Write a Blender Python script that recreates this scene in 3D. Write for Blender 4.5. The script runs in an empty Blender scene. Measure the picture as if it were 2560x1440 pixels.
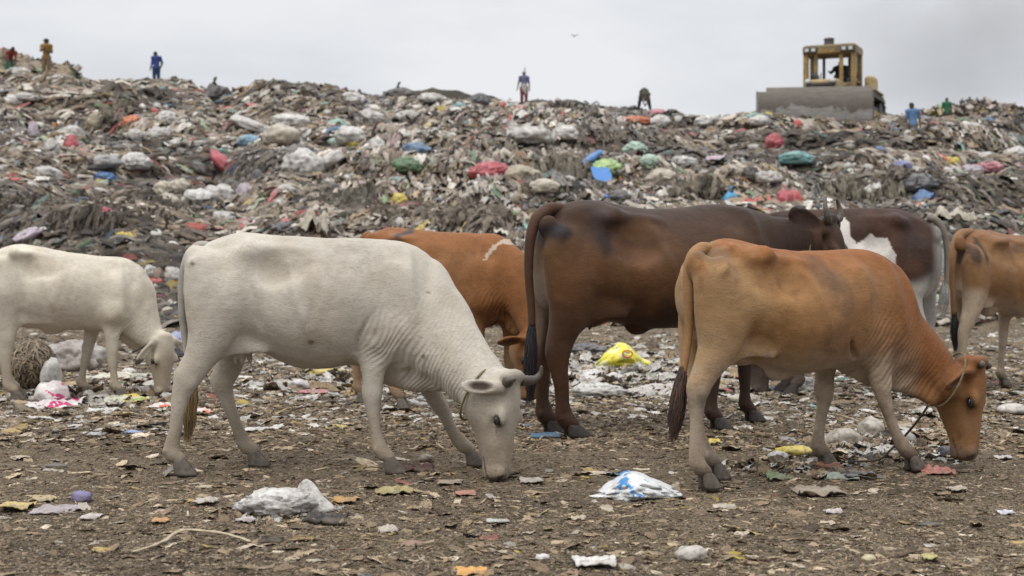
import bpy, bmesh, math, random
import numpy as np
from mathutils import Vector, Matrix
random.seed(7)
RNG = np.random.default_rng(11)
scene = bpy.context.scene
COL = scene.collection

# ------------------------------------------------------------------ camera
F = 3555.56; HZ = 671.0; CH = 1.03; CX = 1280.0        # focal length (photo px), horizon row, eye height
cam_d = bpy.data.cameras.new('camera'); cam = bpy.data.objects.new('camera', cam_d); COL.objects.link(cam)
cam.location = (0, 0, CH); cam.rotation_euler = (math.pi/2, 0, 0)
cam_d.lens = 50; cam_d.sensor_width = 36; cam_d.shift_y = -(720-HZ)/2560.0
cam_d.clip_end = 3000; cam_d.clip_start = 0.1
cam_d.dof.use_dof = True; cam_d.dof.focus_distance = 7.1; cam_d.dof.aperture_fstop = 3.6
scene.camera = cam

# ------------------------------------------------------------------ world
SUN_EL, SUN_AZ = math.radians(58), math.radians(250)
w = bpy.data.worlds.new("World"); scene.world = w; w.use_nodes = True
nt = w.node_tree; nt.nodes.clear()
out = nt.nodes.new('ShaderNodeOutputWorld')
bg1 = nt.nodes.new('ShaderNodeBackground'); bg2 = nt.nodes.new('ShaderNodeBackground')
sky = nt.nodes.new('ShaderNodeTexSky'); sky.sky_type = 'NISHITA'; sky.sun_disc = False
sky.sun_elevation = SUN_EL; sky.sun_rotation = SUN_AZ; sky.dust_density = 5; sky.air_density = 1.0
bg1.inputs[1].default_value = 0.012
nt.links.new(sky.outputs[0], bg1.inputs[0])
tc = nt.nodes.new('ShaderNodeTexCoord')
mp = nt.nodes.new('ShaderNodeMapping'); mp.inputs['Scale'].default_value = (1.0, 1.0, 3.2)
nz = nt.nodes.new('ShaderNodeTexNoise'); nz.inputs['Scale'].default_value = 3.4; nz.inputs['Detail'].default_value = 5; nz.inputs['Roughness'].default_value = 0.5
rp = nt.nodes.new('ShaderNodeValToRGB')
rp.color_ramp.elements[0].position = 0.36; rp.color_ramp.elements[0].color = (0.645, 0.67, 0.71, 1)
rp.color_ramp.elements[1].position = 0.62; rp.color_ramp.elements[1].color = (0.83, 0.84, 0.86, 1)
nt.links.new(tc.outputs['Generated'], mp.inputs[0]); nt.links.new(mp.outputs[0], nz.inputs[0]); nt.links.new(nz.outputs[0], rp.inputs[0])
# an overcast deck is brighter towards the zenith
sp = nt.nodes.new('ShaderNodeSeparateXYZ'); nt.links.new(tc.outputs['Generated'], sp.inputs[0])
mr = nt.nodes.new('ShaderNodeMapRange'); mr.inputs['From Min'].default_value = 0.28; mr.inputs['From Max'].default_value = 1.0
mr.inputs['To Min'].default_value = 0.97; mr.inputs['To Max'].default_value = 3.3
nt.links.new(sp.outputs['Z'], mr.inputs['Value'])
nt.links.new(rp.outputs[0], bg2.inputs[0]); nt.links.new(mr.outputs[0], bg2.inputs[1])
ad = nt.nodes.new('ShaderNodeAddShader')
nt.links.new(bg1.outputs[0], ad.inputs[0]); nt.links.new(bg2.outputs[0], ad.inputs[1]); nt.links.new(ad.outputs[0], out.inputs[0])

sd = bpy.data.lights.new('sun', 'SUN'); sd.energy = 1.2; sd.angle = math.radians(20); sd.color = (1, .95, .86)
so = bpy.data.objects.new('sun', sd); COL.objects.link(so)
so.rotation_euler = (math.radians(30), math.radians(-16), 0)
scene.view_settings.view_transform = 'Standard'; scene.view_settings.look = 'None'
scene.view_settings.exposure = 0.0; scene.view_settings.gamma = 1.0; scene.view_settings.use_curve_mapping = False
scene.render.resolution_x = 1024; scene.render.resolution_y = 576
scene.render.engine = 'CYCLES'

# ------------------------------------------------------------------ helpers
def at(px, py, Y): return ((px-CX)/F*Y, Y, CH+(HZ-py)/F*Y)
def srgb(r, g, b):
    f = lambda c: (c/255/12.92) if c/255 <= .04045 else ((c/255+.055)/1.055)**2.4
    return (f(r), f(g), f(b))
def tag(o, label=None, cat=None, group=None, kind=None):
    if label: o['label'] = label
    if cat: o['category'] = cat
    if group: o['group'] = group
    if kind: o['kind'] = kind
    return o
def empty(name, loc=(0, 0, 0), rz=0):
    o = bpy.data.objects.new(name, None); COL.objects.link(o); o.location = loc; o.rotation_euler = (0, 0, rz); o.empty_display_size = .2
    return o
def mesh_obj(name, V, Fc, mat=None, parent=None, smooth=True, color=None, attrs=None, loc=None, mats=None, midx=None):
    """V (N,3) array; Fc list of (M,k) arrays or a single one."""
    me = bpy.data.meshes.new(name)
    V = np.asarray(V, np.float32)
    fl = Fc if isinstance(Fc, list) else [Fc]
    fl = [np.asarray(f, np.int32) for f in fl if len(f)]
    me.vertices.add(len(V)); me.vertices.foreach_set('co', V.ravel())
    loops = np.concatenate([f.ravel() for f in fl]); cnt = np.concatenate([np.full(len(f), f.shape[1], np.int32) for f in fl])
    st = np.concatenate([[0], np.cumsum(cnt)[:-1]]).astype(np.int32)
    me.loops.add(len(loops)); me.loops.foreach_set('vertex_index', loops)
    me.polygons.add(len(cnt)); me.polygons.foreach_set('loop_start', st); me.polygons.foreach_set('loop_total', cnt)
    me.polygons.foreach_set('use_smooth', np.full(len(cnt), bool(smooth)))
    if midx is not None: me.polygons.foreach_set('material_index', np.asarray(midx, np.int32))
    me.update(calc_edges=True)
    if color is not None:
        a = me.attributes.new('Col', 'FLOAT_COLOR', 'POINT')
        c = np.ones((len(V), 4), np.float32); c[:, :3] = color; a.data.foreach_set('color', c.ravel())
    for k, v in (attrs or {}).items():
        a = me.attributes.new(k, 'FLOAT', 'POINT'); a.data.foreach_set('value', np.asarray(v, np.float32))
    for m in (mats or ([mat] if mat else [])): me.materials.append(m)
    o = bpy.data.objects.new(name, me); COL.objects.link(o)
    if parent: o.parent = parent
    if loc is not None: o.location = loc
    return o
def _h(ix, iy, iz, s):
    n = (ix.astype(np.uint32)*np.uint32(374761393) + iy.astype(np.uint32)*np.uint32(668265263) + iz.astype(np.uint32)*np.uint32(2147483647) + np.uint32(s*974634777 & 0xffffffff))
    n = (n ^ (n >> np.uint32(13)))*np.uint32(1274126177); n = n ^ (n >> np.uint32(16))
    return (n & np.uint32(0xffff)).astype(np.float32)/65535.0
def vnoise(P, s=0):
    P = np.asarray(P, np.float32); i = np.floor(P).astype(np.int64); f = P-i; f = f*f*(3-2*f)
    x, y, z = i[..., 0], i[..., 1], i[..., 2]; fx, fy, fz = f[..., 0], f[..., 1], f[..., 2]
    r = 0
    for dx in (0, 1):
        for dy in (0, 1):
            for dz in (0, 1):
                r = r + _h(x+dx, y+dy, z+dz, s)*(fx if dx else 1-fx)*(fy if dy else 1-fy)*(fz if dz else 1-fz)
    return r*2-1
def fbm(P, s=0, o=4, g=.5):
    r = 0; a = 1; t = 0
    P = np.asarray(P, np.float32)
    for k in range(o): r = r+a*vnoise(P*2**k+17.3*k, s+k); t += a; a *= g
    return r/t
def catmull(N, m=5):
    N = np.asarray(N, np.float64); out = []
    for i in range(len(N)-1):
        p0 = N[max(i-1, 0)]; p1 = N[i]; p2 = N[i+1]; p3 = N[min(i+2, len(N)-1)]
        for t in np.arange(m)/m:
            out.append(.5*(2*p1+(p2-p0)*t+(2*p0-5*p1+4*p2-p3)*t*t+(3*p1-p0-3*p2+p3)*t**3))
    out.append(N[-1]); return np.array(out)
def tube(P, R, n=10, flat=1.0, cap=True):
    P = np.asarray(P, float); R = np.broadcast_to(np.asarray(R, float), (len(P),))
    T = np.gradient(P, axis=0); T /= np.linalg.norm(T, axis=1)[:, None]+1e-9
    up = np.array([.3, .2, 1.]); V = []
    nprev = np.cross(T[0], up); nprev /= np.linalg.norm(nprev)
    for i in range(len(P)):
        nn = nprev-T[i]*np.dot(nprev, T[i]); nn /= np.linalg.norm(nn)+1e-9; nprev = nn
        b = np.cross(T[i], nn); a = np.arange(n)*2*math.pi/n
        V.append(P[i]+R[i]*(np.cos(a)[:, None]*nn+flat*np.sin(a)[:, None]*b))
    V = np.concatenate(V); q = []
    for i in range(len(P)-1):
        for j in range(n): q.append((i*n+j, i*n+(j+1) % n, (i+1)*n+(j+1) % n, (i+1)*n+j))
    tri = []
    if cap:
        V = np.concatenate([V, P[:1], P[-1:]]); a = len(V)-2; b = a+1; L = (len(P)-1)*n
        for j in range(n): tri.append((a, (j+1) % n, j)); tri.append((b, L+j, L+(j+1) % n))
    return V, [np.array(q), np.array(tri)] if cap else [np.array(q)]
def merge(parts):
    """parts: list of (V, [quads, tris]) or (V, [..], color)"""
    Vs = []; by = {}; cs = []; o = 0
    for p in parts:
        V, fs = p[0], p[1]; Vs.append(V)
        for f in fs:
            if len(f): by.setdefault(np.asarray(f).shape[1], []).append(np.asarray(f)+o)
        if len(p) > 2: cs.append(np.broadcast_to(np.asarray(p[2], float), (len(V), 3)))
        o += len(V)
    return np.concatenate(Vs), [np.concatenate(v) for v in by.values()], (np.concatenate(cs) if cs else None)
def box(x0, x1, y0, y1, z0, z1):
    V = np.array([(x, y, z) for x in (x0, x1) for y in (y0, y1) for z in (z0, z1)], float)
    return V, [np.array([(0, 1, 3, 2), (4, 6, 7, 5), (0, 4, 5, 1), (2, 3, 7, 6), (0, 2, 6, 4), (1, 5, 7, 3)])]
def bevel(o, wdt=.02, seg=2):
    m = o.modifiers.new('bevel', 'BEVEL'); m.width = wdt; m.segments = seg; m.limit_method = 'ANGLE'; return o

# ------------------------------------------------------------------ signed distance modelling
class Vol:
    def __init__(s, lo, hi, h):
        s.lo = np.array(lo, float); s.h = h; s.n = np.ceil((np.array(hi)-s.lo)/h).astype(int)+1
        s.F = np.full(s.n, 1.0, np.float32)
        s.ax = [(s.lo[i]+h*np.arange(s.n[i])).astype(np.float32) for i in range(3)]
    def op(s, lo, hi, fn, k=.03, sub=False, m=.10):
        a = np.clip(np.floor((np.array(lo)-m-s.lo)/s.h).astype(int), 0, s.n); b = np.clip(np.ceil((np.array(hi)+m-s.lo)/s.h).astype(int)+1, 0, s.n)
        if np.any(b <= a): return
        sl = tuple(slice(a[i], b[i]) for i in range(3))
        x = s.ax[0][sl[0]][:, None, None]; y = s.ax[1][sl[1]][None, :, None]; z = s.ax[2][sl[2]][None, None, :]
        d = fn(x, y, z); A = s.F[sl]
        if sub: d = -d; A = -A; d = -d; A2 = A; B2 = d; # smooth max(a,-d) = -smin(-a, d)
        B2 = d; A2 = A
        hh = np.maximum(k-np.abs(A2-B2), 0)/k
        r = np.minimum(A2, B2)-hh*hh*k*.25
        s.F[sl] = -r if sub else r
    def mesh(s):
        Fd = s.F; n = s.n; S = Fd < 0
        c = lambda dx, dy, dz, A: A[dx:n[0]-1+dx, dy:n[1]-1+dy, dz:n[2]-1+dz]
        cnt = sum(c(a, b, d, S).astype(np.int8) for a in (0, 1) for b in (0, 1) for d in (0, 1))
        mask = (cnt > 0) & (cnt < 8); idx = np.argwhere(mask)
        acc = np.zeros((len(idx), 3)); num = np.zeros(len(idx))
        val = {}
        for a in (0, 1):
            for b in (0, 1):
                for d in (0, 1): val[(a, b, d)] = Fd[idx[:, 0]+a, idx[:, 1]+b, idx[:, 2]+d].astype(float)
        for p in val:
            for ax in range(3):
                if p[ax] == 0:
                    q = list(p); q[ax] = 1; q = tuple(q); A = val[p]; B = val[q]; cr = (A < 0) != (B < 0)
                    t = np.where(cr, A/np.where(cr, A-B, 1), 0); pos = np.zeros((len(idx), 3)); pos[:] = p; pos[:, ax] = t
                    acc += pos*cr[:, None]; num += cr
        V = (idx+acc/num[:, None])*s.h+s.lo
        ig = np.full(mask.shape, -1, np.int32); ig[mask] = np.arange(len(idx)); Q = []
        for ax in range(3):
            o1, o2 = [(1, 2), (2, 0), (0, 1)][ax]
            sl0 = [slice(1, n[i]-1) for i in range(3)]; sl0[ax] = slice(0, n[ax]-1); sl1 = list(sl0); sl1[ax] = slice(1, n[ax])
            A = S[tuple(sl0)]; B = S[tuple(sl1)]; e = np.argwhere(A != B)
            if not len(e): continue
            fl = A[tuple(e.T)]
            g = e.copy(); g[:, o1] += 1; g[:, o2] += 1
            def cell(d1, d2):
                w_ = g.copy(); w_[:, o1] += d1; w_[:, o2] += d2; return ig[tuple(w_.T)]
            q = np.stack([cell(-1, -1), cell(0, -1), cell(0, 0), cell(-1, 0)], 1)
            q[~fl] = q[~fl][:, ::-1]; Q.append(q)
        Q = np.concatenate(Q); Q = Q[(Q >= 0).all(1)]
        return V, Q

class Frame:
    """origin o, axes rows X (forward), Y (lateral), Z (up) in the parent space"""
    def __init__(s, o=(0, 0, 0), R=np.eye(3)): s.o = np.array(o, float); s.R = np.array(R, float)
    def to(s, x, y, z):
        if np.allclose(s.R, np.eye(3)) and not s.o.any(): return x, y, z
        x = x-s.o[0]; y = y-s.o[1]; z = z-s.o[2]; R = s.R.astype(np.float32)
        return tuple(R[i, 0]*x+R[i, 1]*y+R[i, 2]*z for i in range(3))
    def out(s, p): return s.o+np.asarray(p, float)@s.R
I = Frame()
def bb(fr, P, r):
    W = fr.out(P); r = np.max(r); return W.min(0)-r, W.max(0)+r
def chain(v, nodes, k=.03, fr=I, m=5, sub=False):
    """nodes rows (x,y,z,r,w) : r in-plane radius, w lateral (frame y) half width"""
    N = catmull(nodes, m) if m > 1 else np.array(nodes, float)
    lo, hi = bb(fr, N[:, :3], N[:, 3:5])
    def fn(x, y, z):
        x, y, z = fr.to(x, y, z); best = None
        for A, B in zip(N[:-1], N[1:]):
            ab = (B-A)[:3]; L = float(ab@ab)+1e-9
            t = np.clip(((x-A[0])*ab[0]+(y-A[1])*ab[1]+(z-A[2])*ab[2])/L, 0, 1)
            r = A[3]+(B[3]-A[3])*t; ww = A[4]+(B[4]-A[4])*t; q = r/ww
            d = (np.sqrt((x-A[0]-ab[0]*t)**2+((y-A[1]-ab[1]*t)*q)**2+(z-A[2]-ab[2]*t)**2)-r)*np.minimum(1, 1/np.sqrt(q))
            best = d if best is None else np.minimum(best, d)
        return best
    v.op(lo, hi, fn, k, sub)
def ell(v, c, r, R=None, k=.03, sub=False, fr=I):
    """ellipsoid in frame fr; R rows = its axes in the frame"""
    c = np.array(c, float); R = np.eye(3) if R is None else np.array(R, float); r = np.array(r, float)
    f2 = Frame(fr.out(c), R@fr.R)
    W = fr.out(c); mx = r.max()
    def fn(x, y, z):
        x, y, z = f2.to(x, y, z)
        k0 = np.sqrt((x/r[0])**2+(y/r[1])**2+(z/r[2])**2); k1 = np.sqrt((x/r[0]**2)**2+(y/r[1]**2)**2+(z/r[2]**2)**2)+1e-6
        return k0*(k0-1)/k1
    v.op(W-mx, W+mx, fn, k, sub)
def loft(v, st, k=.03, fr=I, cap=(.1, .1), n=2.2, tt=.25, tb=.15, m=6):
    """st rows (x, top, bot, w) in the frame: elliptical sections along x"""
    S = catmull(st, m); S = S[np.argsort(S[:, 0])]
    X0, X1 = S[0, 0], S[-1, 0]
    P = np.concatenate([np.stack([S[:, 0], S[:, 3], S[:, 1]], 1), np.stack([S[:, 0], -S[:, 3], S[:, 2]], 1)])
    lo, hi = bb(fr, P, 0); mc = max(cap); lo = lo-mc; hi = hi+mc
    def fn(x, y, z):
        x, y, z = fr.to(x, y, z)
        xs = np.clip(x, X0, X1); T = np.interp(xs, S[:, 0], S[:, 1]).astype(np.float32); B = np.interp(xs, S[:, 0], S[:, 2]).astype(np.float32); W = np.interp(xs, S[:, 0], S[:, 3]).astype(np.float32)
        c = (T+B)/2; h = (T-B)/2; q = (z-c)/h
        qc = np.clip(q, -1.1, 1.1); wq = W*(1-tt*np.maximum(qc, 0)**2-tb*np.maximum(-qc, 0)**2)
        r = (np.abs(y/wq)**n+np.abs(q)**n)**(1/n)
        e = np.where(x < X0, (X0-x)/cap[0], np.where(x > X1, (x-X1)/cap[1], 0))
        r = np.sqrt(r*r+e*e)
        return (r-1)*np.minimum(h, W)
    v.op(lo, hi, fn, k)

# ------------------------------------------------------------------ node materials
def nodes_of(name):
    m = bpy.data.materials.new(name); m.use_nodes = True; t = m.node_tree; b = t.nodes['Principled BSDF']
    return m, t, b
def N(t, typ, **kw):
    n = t.nodes.new(typ)
    for k, v in kw.items():
        if k.startswith('i_'): n.inputs[k[2:].replace('_', ' ')].default_value = v
        else: setattr(n, k, v)
    return n
def ramp(t, src, stops):
    r = N(t, 'ShaderNodeValToRGB'); e = r.color_ramp.elements
    while len(e) < len(stops): e.new(.5)
    for i, (p, c) in enumerate(stops): e[i].position = p; e[i].color = (*(c if hasattr(c, '__len__') else (c, c, c)), 1)
    t.links.new(src, r.inputs[0]); return r.outputs[0]
def mix(t, fac, a, b, mode='MIX'):
    m = N(t, 'ShaderNodeMix', data_type='RGBA', blend_type=mode)
    for s, v in ((0, fac), (6, a), (7, b)):
        if hasattr(v, 'links'): t.links.new(v, m.inputs[s])
        elif s == 0: m.inputs[0].default_value = v
        else: m.inputs[s].default_value = (*v, 1)
    return m.outputs[2]
def noise(t, scale=5, detail=3, rough=.5, vec=None, dist=0, stretch=None):
    n = N(t, 'ShaderNodeTexNoise', i_Scale=scale, i_Detail=detail, i_Roughness=rough, i_Distortion=dist)
    if vec is None:
        c = N(t, 'ShaderNodeTexCoord'); vec = c.outputs['Object']
    if stretch:
        mm = N(t, 'ShaderNodeMapping'); mm.inputs['Scale'].default_value = stretch; t.links.new(vec, mm.inputs[0]); vec = mm.outputs[0]
    t.links.new(vec, n.inputs[0]); return n.outputs[0]
def bump(t, b, h, strength=.3, dist=.01, prev=None):
    n = N(t, 'ShaderNodeBump', i_Strength=strength, i_Distance=dist); t.links.new(h, n.inputs['Height'])
    if prev: t.links.new(prev, n.inputs['Normal'])
    if b: t.links.new(n.outputs[0], b.inputs['Normal'])
    return n.outputs[0]
def plain(name, col, rough=.7, nscale=8, amt=.25, bs=.2, bd=.01, metal=0, spec=.3):
    m, t, b = nodes_of(name)
    nn = noise(t, nscale, 4, .6); c2 = tuple(c*(1-amt) for c in col); c1 = tuple(min(1, c*(1+amt*.6)) for c in col)
    t.links.new(ramp(t, nn, [(.3, c2), (.7, c1)]), b.inputs['Base Color'])
    b.inputs['Roughness'].default_value = rough; b.inputs['Metallic'].default_value = metal; b.inputs['Specular IOR Level'].default_value = spec
    bump(t, b, noise(t, nscale*3, 4, .6), bs, bd); return m
# ================================================================== CATTLE
def hide_material(name, fur=60, dirt=(.10, .075, .05), damt=.5, rough=.75, seed=0.0, wrs=.35):
    m, t, b = nodes_of(name)
    a = N(t, 'ShaderNodeAttribute', attribute_name='Col'); d = N(t, 'ShaderNodeAttribute', attribute_name='dirt'); wr = N(t, 'ShaderNodeAttribute', attribute_name='wr')
    u = N(t, 'ShaderNodeAttribute', attribute_name='nk')
    c = N(t, 'ShaderNodeTexCoord')
    mp_ = N(t, 'ShaderNodeMapping'); mp_.inputs['Location'].default_value = (seed, seed*2, 0); t.links.new(c.outputs['Object'], mp_.inputs[0]); vec = mp_.outputs[0]
    big = noise(t, 3.2, 5, .6, vec); mid = noise(t, 14, 5, .65, vec, stretch=(.7, 1, 1)); fine = noise(t, 70, 5, .75, vec, stretch=(.35, 1, 1.1)); hair = noise(t, 260, 2, .6, vec, stretch=(.25, .7, 1))
    # coat tone variation
    tone = mix(t, 1.0, a.outputs['Color'], ramp(t, mid, [(.25, .80), (.75, 1.10)]), 'MULTIPLY')
    tone = mix(t, 1.0, tone, ramp(t, big, [(.3, .86), (.7, 1.08)]), 'MULTIPLY')
    tone = mix(t, .8, tone, ramp(t, fine, [(.25, .70), (.75, 1.16)]), 'MULTIPLY')
    tone = mix(t, .6, tone, ramp(t, hair, [(.3, .80), (.7, 1.12)]), 'MULTIPLY')
    # dirt: speckles of mud, more where the attribute says so
    m1 = N(t, 'ShaderNodeMath', operation='MULTIPLY'); t.links.new(ramp(t, fine, [(.50, 0), (.62, 1)]), m1.inputs[0]); t.links.new(ramp(t, big, [(.42, 0), (.60, 1)]), m1.inputs[1])
    m2 = N(t, 'ShaderNodeMath', operation='MULTIPLY_ADD', use_clamp=True); t.links.new(d.outputs['Fac'], m2.inputs[0]); t.links.new(ramp(t, mid, [(.40, 0), (.62, 1)]), m2.inputs[1]); 
    m3 = N(t, 'ShaderNodeMath', operation='MULTIPLY'); t.links.new(m1.outputs[0], m3.inputs[0]); m3.inputs[1].default_value = damt
    t.links.new(m3.outputs[0], m2.inputs[2])
    m4 = N(t, 'ShaderNodeMath', operation='MULTIPLY'); t.links.new(m2.outputs[0], m4.inputs[0]); m4.inputs[1].default_value = .62
    t.links.new(mix(t, m4.outputs[0], tone, dirt), b.inputs['Base Color'])
    b.inputs['Roughness'].default_value = rough; b.inputs['Specular IOR Level'].default_value = .15
    b.inputs['Sheen Weight'].default_value = .04; b.inputs['Sheen Roughness'].default_value = .5
    n1 = bump(t, None, hair, .40, .004); n2 = bump(t, None, fine, .35, .010, n1); n2 = bump(t, None, mid, .15, .02, n2)
    wn = N(t, 'ShaderNodeTexNoise', i_Scale=2.2, i_Detail=2.0); t.links.new(vec, wn.inputs[0])
    # skin folds: ridges along the attribute nk (distance along the neck in metres)
    ma = N(t, 'ShaderNodeMath', operation='MULTIPLY_ADD'); t.links.new(wn.outputs[0], ma.inputs[0]); ma.inputs[1].default_value = .30; t.links.new(u.outputs['Fac'], ma.inputs[2])
    mm = N(t, 'ShaderNodeMath', operation='MULTIPLY'); t.links.new(ma.outputs[0], mm.inputs[0]); mm.inputs[1].default_value = 250
    si = N(t, 'ShaderNodeMath', operation='SINE'); t.links.new(mm.outputs[0], si.inputs[0])
    mw = N(t, 'ShaderNodeMath', operation='MULTIPLY'); t.links.new(si.outputs[0], mw.inputs[0]); t.links.new(wr.outputs['Fac'], mw.inputs[1])
    bump(t, b, mw.outputs[0], wrs, .006, n2)
    return m
MAT_HORN = plain('horn_keratin', (.085, .072, .058), .5, 30, .5, .3, .004)
MAT_HOOF = plain('hoof_horn', (.11, .092, .074), .65, 40, .45, .35, .004)
MAT_HOOFD = plain('hoof_dark', (.035, .028, .024), .65, 40, .45, .35, .004)
def eye_mat():
    m, t, b = nodes_of('cattle_eye'); b.inputs['Base Color'].default_value = (.012, .008, .006, 1); b.inputs['Roughness'].default_value = .12; b.inputs['Specular IOR Level'].default_value = .6; return m
MAT_EYE = eye_mat()
MAT_LID = plain('eyelid_skin', (.03, .024, .02), .6, 60, .3)
def hair_mat(name, col):
    m, t, b = nodes_of(name); a = N(t, 'ShaderNodeAttribute', attribute_name='Col'); t.links.new(a.outputs['Color'], b.inputs['Base Color']); b.inputs['Roughness'].default_value = .6; return m
MAT_HAIR = hair_mat('tail_hair', None)
MAT_ROPE = plain('jute_rope', (.22, .18, .10), .9, 120, .5, .8, .01)
MAT_ROPE2 = plain('muddy_rope', (.10, .08, .06), .9, 90, .5, .8, .01)

def sstep(a, b, x): t = np.clip((x-a)/(b-a), 0, 1); return t*t*(3-2*t)
def segdist(P, A, B):
    A = np.array(A); B = np.array(B); ab = B-A; t = np.clip(((P-A)@ab)/(ab@ab), 0, 1); return np.linalg.norm(P-A-t[:, None]*ab, axis=1), t
def inpoly(x, z, poly):
    r = np.zeros(len(x), bool); j = len(poly)-1
    for i in range(len(poly)):
        (xi, zi), (xj, zj) = poly[i], poly[j]
        if zi != zj: r ^= ((zi > z) != (zj > z)) & (x < (xj-xi)*(z-zi)/(zj-zi)+xi)
        j = i
    return r

class Cow:
    def __init__(s, label, px, D, yaw, group=None, h=.011):
        s.O = (( px-CX)/F*D, D); s.yaw = yaw; s.c = math.cos(yaw); s.s = math.sin(yaw); s.h = h
        s.root = empty('cow', (s.O[0], s.O[1], .012), yaw); tag(s.root, label, 'cow', group)
        s.v = Vol((-1.25, -.66, -.05), (2.0 if h > .012 else 1.45, .50, 1.60), h)
        s.anchor = {}; s.relief = 1.0
    def T(s, px, py, y=0.0):
        u = (px-CX)/F; x = (u*(s.O[1]+s.c*y)-s.O[0]+s.s*y)/(s.c-u*s.s); Y = s.O[1]+s.s*x+s.c*y
        return np.array([x, y, CH+(HZ-py)/F*Y]), Y/F
    def chain(s, nodes, y0=0, y1=None, k=.03, m=5, sub=False, zend=None):
        """nodes (px,py,r_px,w_m or factor<=0 => r*-f)"""
        y1 = y0 if y1 is None else y1; out = []
        for i, nd in enumerate(nodes):
            y = y0+(y1-y0)*i/max(1, len(nodes)-1); p, sc = s.T(nd[0], nd[1], y); r = nd[2]*sc
            out.append([*p, r, nd[3] if len(nd) > 3 else r*.9])
        out = np.array(out)
        if zend is not None:
            zt = out[0, 2]; dz = zend-out[-1, 2]; out[:, 2] += dz*(zt-out[:, 2])/(zt-out[-1, 2]+1e-6)
            s.dz = dz
        chain(s.v, out, k, I, m, sub); return out
    def torso(s, st, k=.03, **kw):
        out = []
        for px, t, b, w_ in st:
            p, sc = s.T(px, t); q, _ = s.T(px, b); out.append([p[0], p[2], q[2], w_])
        s.tor = np.array(sorted(out)); loft(s.v, s.tor, k, **kw)
    def ball(s, px, py, y, r, k=.05, sub=False, sc=(1, 1, 1)):
        p, _ = s.T(px, py, y); ell(s.v, p, np.array(sc)*r, None, k, sub)
    def leg(s, nodes, y0, y1, toe=(1, 0), k=.045, hoof_mat=None, dew=True):
        nn_ = len(nodes); nodes = [(a[0], a[1], a[2]*(.88 if i >= nn_-5 and i not in (nn_-6, nn_-2) else .96), *([a[3]*(.88 if i >= nn_-5 else .96)] if len(a) > 3 else [])) for i, a in enumerate(nodes)]
        o = s.chain(nodes, y0, y1, k, zend=.098)
        p = o[-1].copy(); r = p[3]
        kn = o[-6] if len(o) >= 9 else o[-5]
        for sg in (-1, 1): ell(s.v, kn[:3]+np.array([.004, sg*kn[4]*.62, 0]), (kn[3]*.62, .012, kn[3]*.8), None, .02)
        ell(s.v, kn[:3]+np.array([-kn[3]*.75, 0, .01]), (.016, .014, .032), None, .02)
        ell(s.v, p[:3]+np.array([-r*.55, 0, .03]), (.015, .018, .028), None, .02)
        d = np.array([toe[0], toe[1], 0.]); d /= np.linalg.norm(d); n = np.array([-d[1], d[0], 0])
        # pastern
        q = p[:3]+d*.030; q[2] = .080
        chain(s.v, [[*p[:3], r, r*.95], [*q, r*.90, r*.98]], .02, I, 1)
        if dew:
            for sg in (-1, 1):
                c = p[:3]-d*r*1.0+n*sg*r*.5; c[2] = .118
                ell(s.v, c, (.017, .014, .023), None, .006)
        # cloven hoof: two wedge shaped claws with a flat sole
        ks = r/.034; parts = []; m_ = 18; ph = np.arange(m_)*2*math.pi/m_; cph, sph = np.cos(ph), np.sin(ph)
        for sg in (-1, 1):
            rings = []
            for t_ in np.linspace(0, 1, 8):
                a_ = (.030+.026*t_**.9)*ks; b_ = (.0185+.0075*t_)*ks; cx = (-.004+.030*t_)*ks; z_ = .074*(1-t_)
                xx = cx+a_*cph*np.where(cph > 0, 1.18, .85); yy = b_*sph*(1-.45*np.maximum(cph, 0)**2); yy = np.where(yy*sg < 0, yy*.75, yy)+sg*(b_*.80+.0015)
                rings.append(np.stack([q[0]+d[0]*xx+n[0]*yy, q[1]+d[1]*xx+n[1]*yy, 0*xx+z_+(.006*np.maximum(-cph, 0)*(t_ < .9))], 1))
            Vh = np.concatenate(rings); qd = np.array([(i*m_+j, (i+1)*m_+j, (i+1)*m_+(j+1) % m_, i*m_+(j+1) % m_) for i in range(7) for j in range(m_)])
            Vh = np.concatenate([Vh, rings[-1].mean(0)[None], rings[0].mean(0)[None]+np.array([[0, 0, .01]])]); tr = np.array([(len(Vh)-2, 7*m_+(j+1) % m_, 7*m_+j) for j in range(m_)]+[(len(Vh)-1, j, (j+1) % m_) for j in range(m_)])
            parts.append((Vh, [qd, tr]))
        V, Q, _ = merge(parts)
        mesh_obj('hoof', V, Q, hoof_mat or s.hoofm, s.root)
        return o
    def head(s, px, py, y, L, adir, bdir, ears, horns=(), ear_r=(.17, .014, .062), bud=False, dsc=1.17, wsc=1.08):
        """adir/bdir are WORLD directions (poll->muzzle, forehead normal). ears/horns: list of dicts in the head frame"""
        A = np.array(adir, float); A /= np.linalg.norm(A); B = np.array(bdir, float); B -= A*(A@B); B /= np.linalg.norm(B)
        Rz = np.array([[s.c, s.s, 0], [-s.s, s.c, 0], [0, 0, 1]])
        A = Rz@A; B = Rz@B; C = np.cross(B, A)      # x=A, z=B, y = z cross x
        o, sc = s.T(px, py, y); fr = Frame(o, np.array([A, C, B])); s.hf = fr; s.L = L; v = s.v
        st = np.array([(.02, .0, -.24, .125), (.08, .02, -.33, .160), (.16, .035, -.40, .175), (.27, .035, -.43, .185), (.37, .022, -.425, .182), (.48, .008, -.39, .162), (.60, -.006, -.345, .132), (.72, -.015, -.30, .112), (.82, -.022, -.270, .106), (.90, -.030, -.268, .116), (.955, -.048, -.258, .112)])*L
        st[:, 3] *= wsc; st[:, 2] *= dsc
        loft(v, st, .03, fr, (.05*L*2, .055*L), n=2.3, tt=.12, tb=.28)
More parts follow.
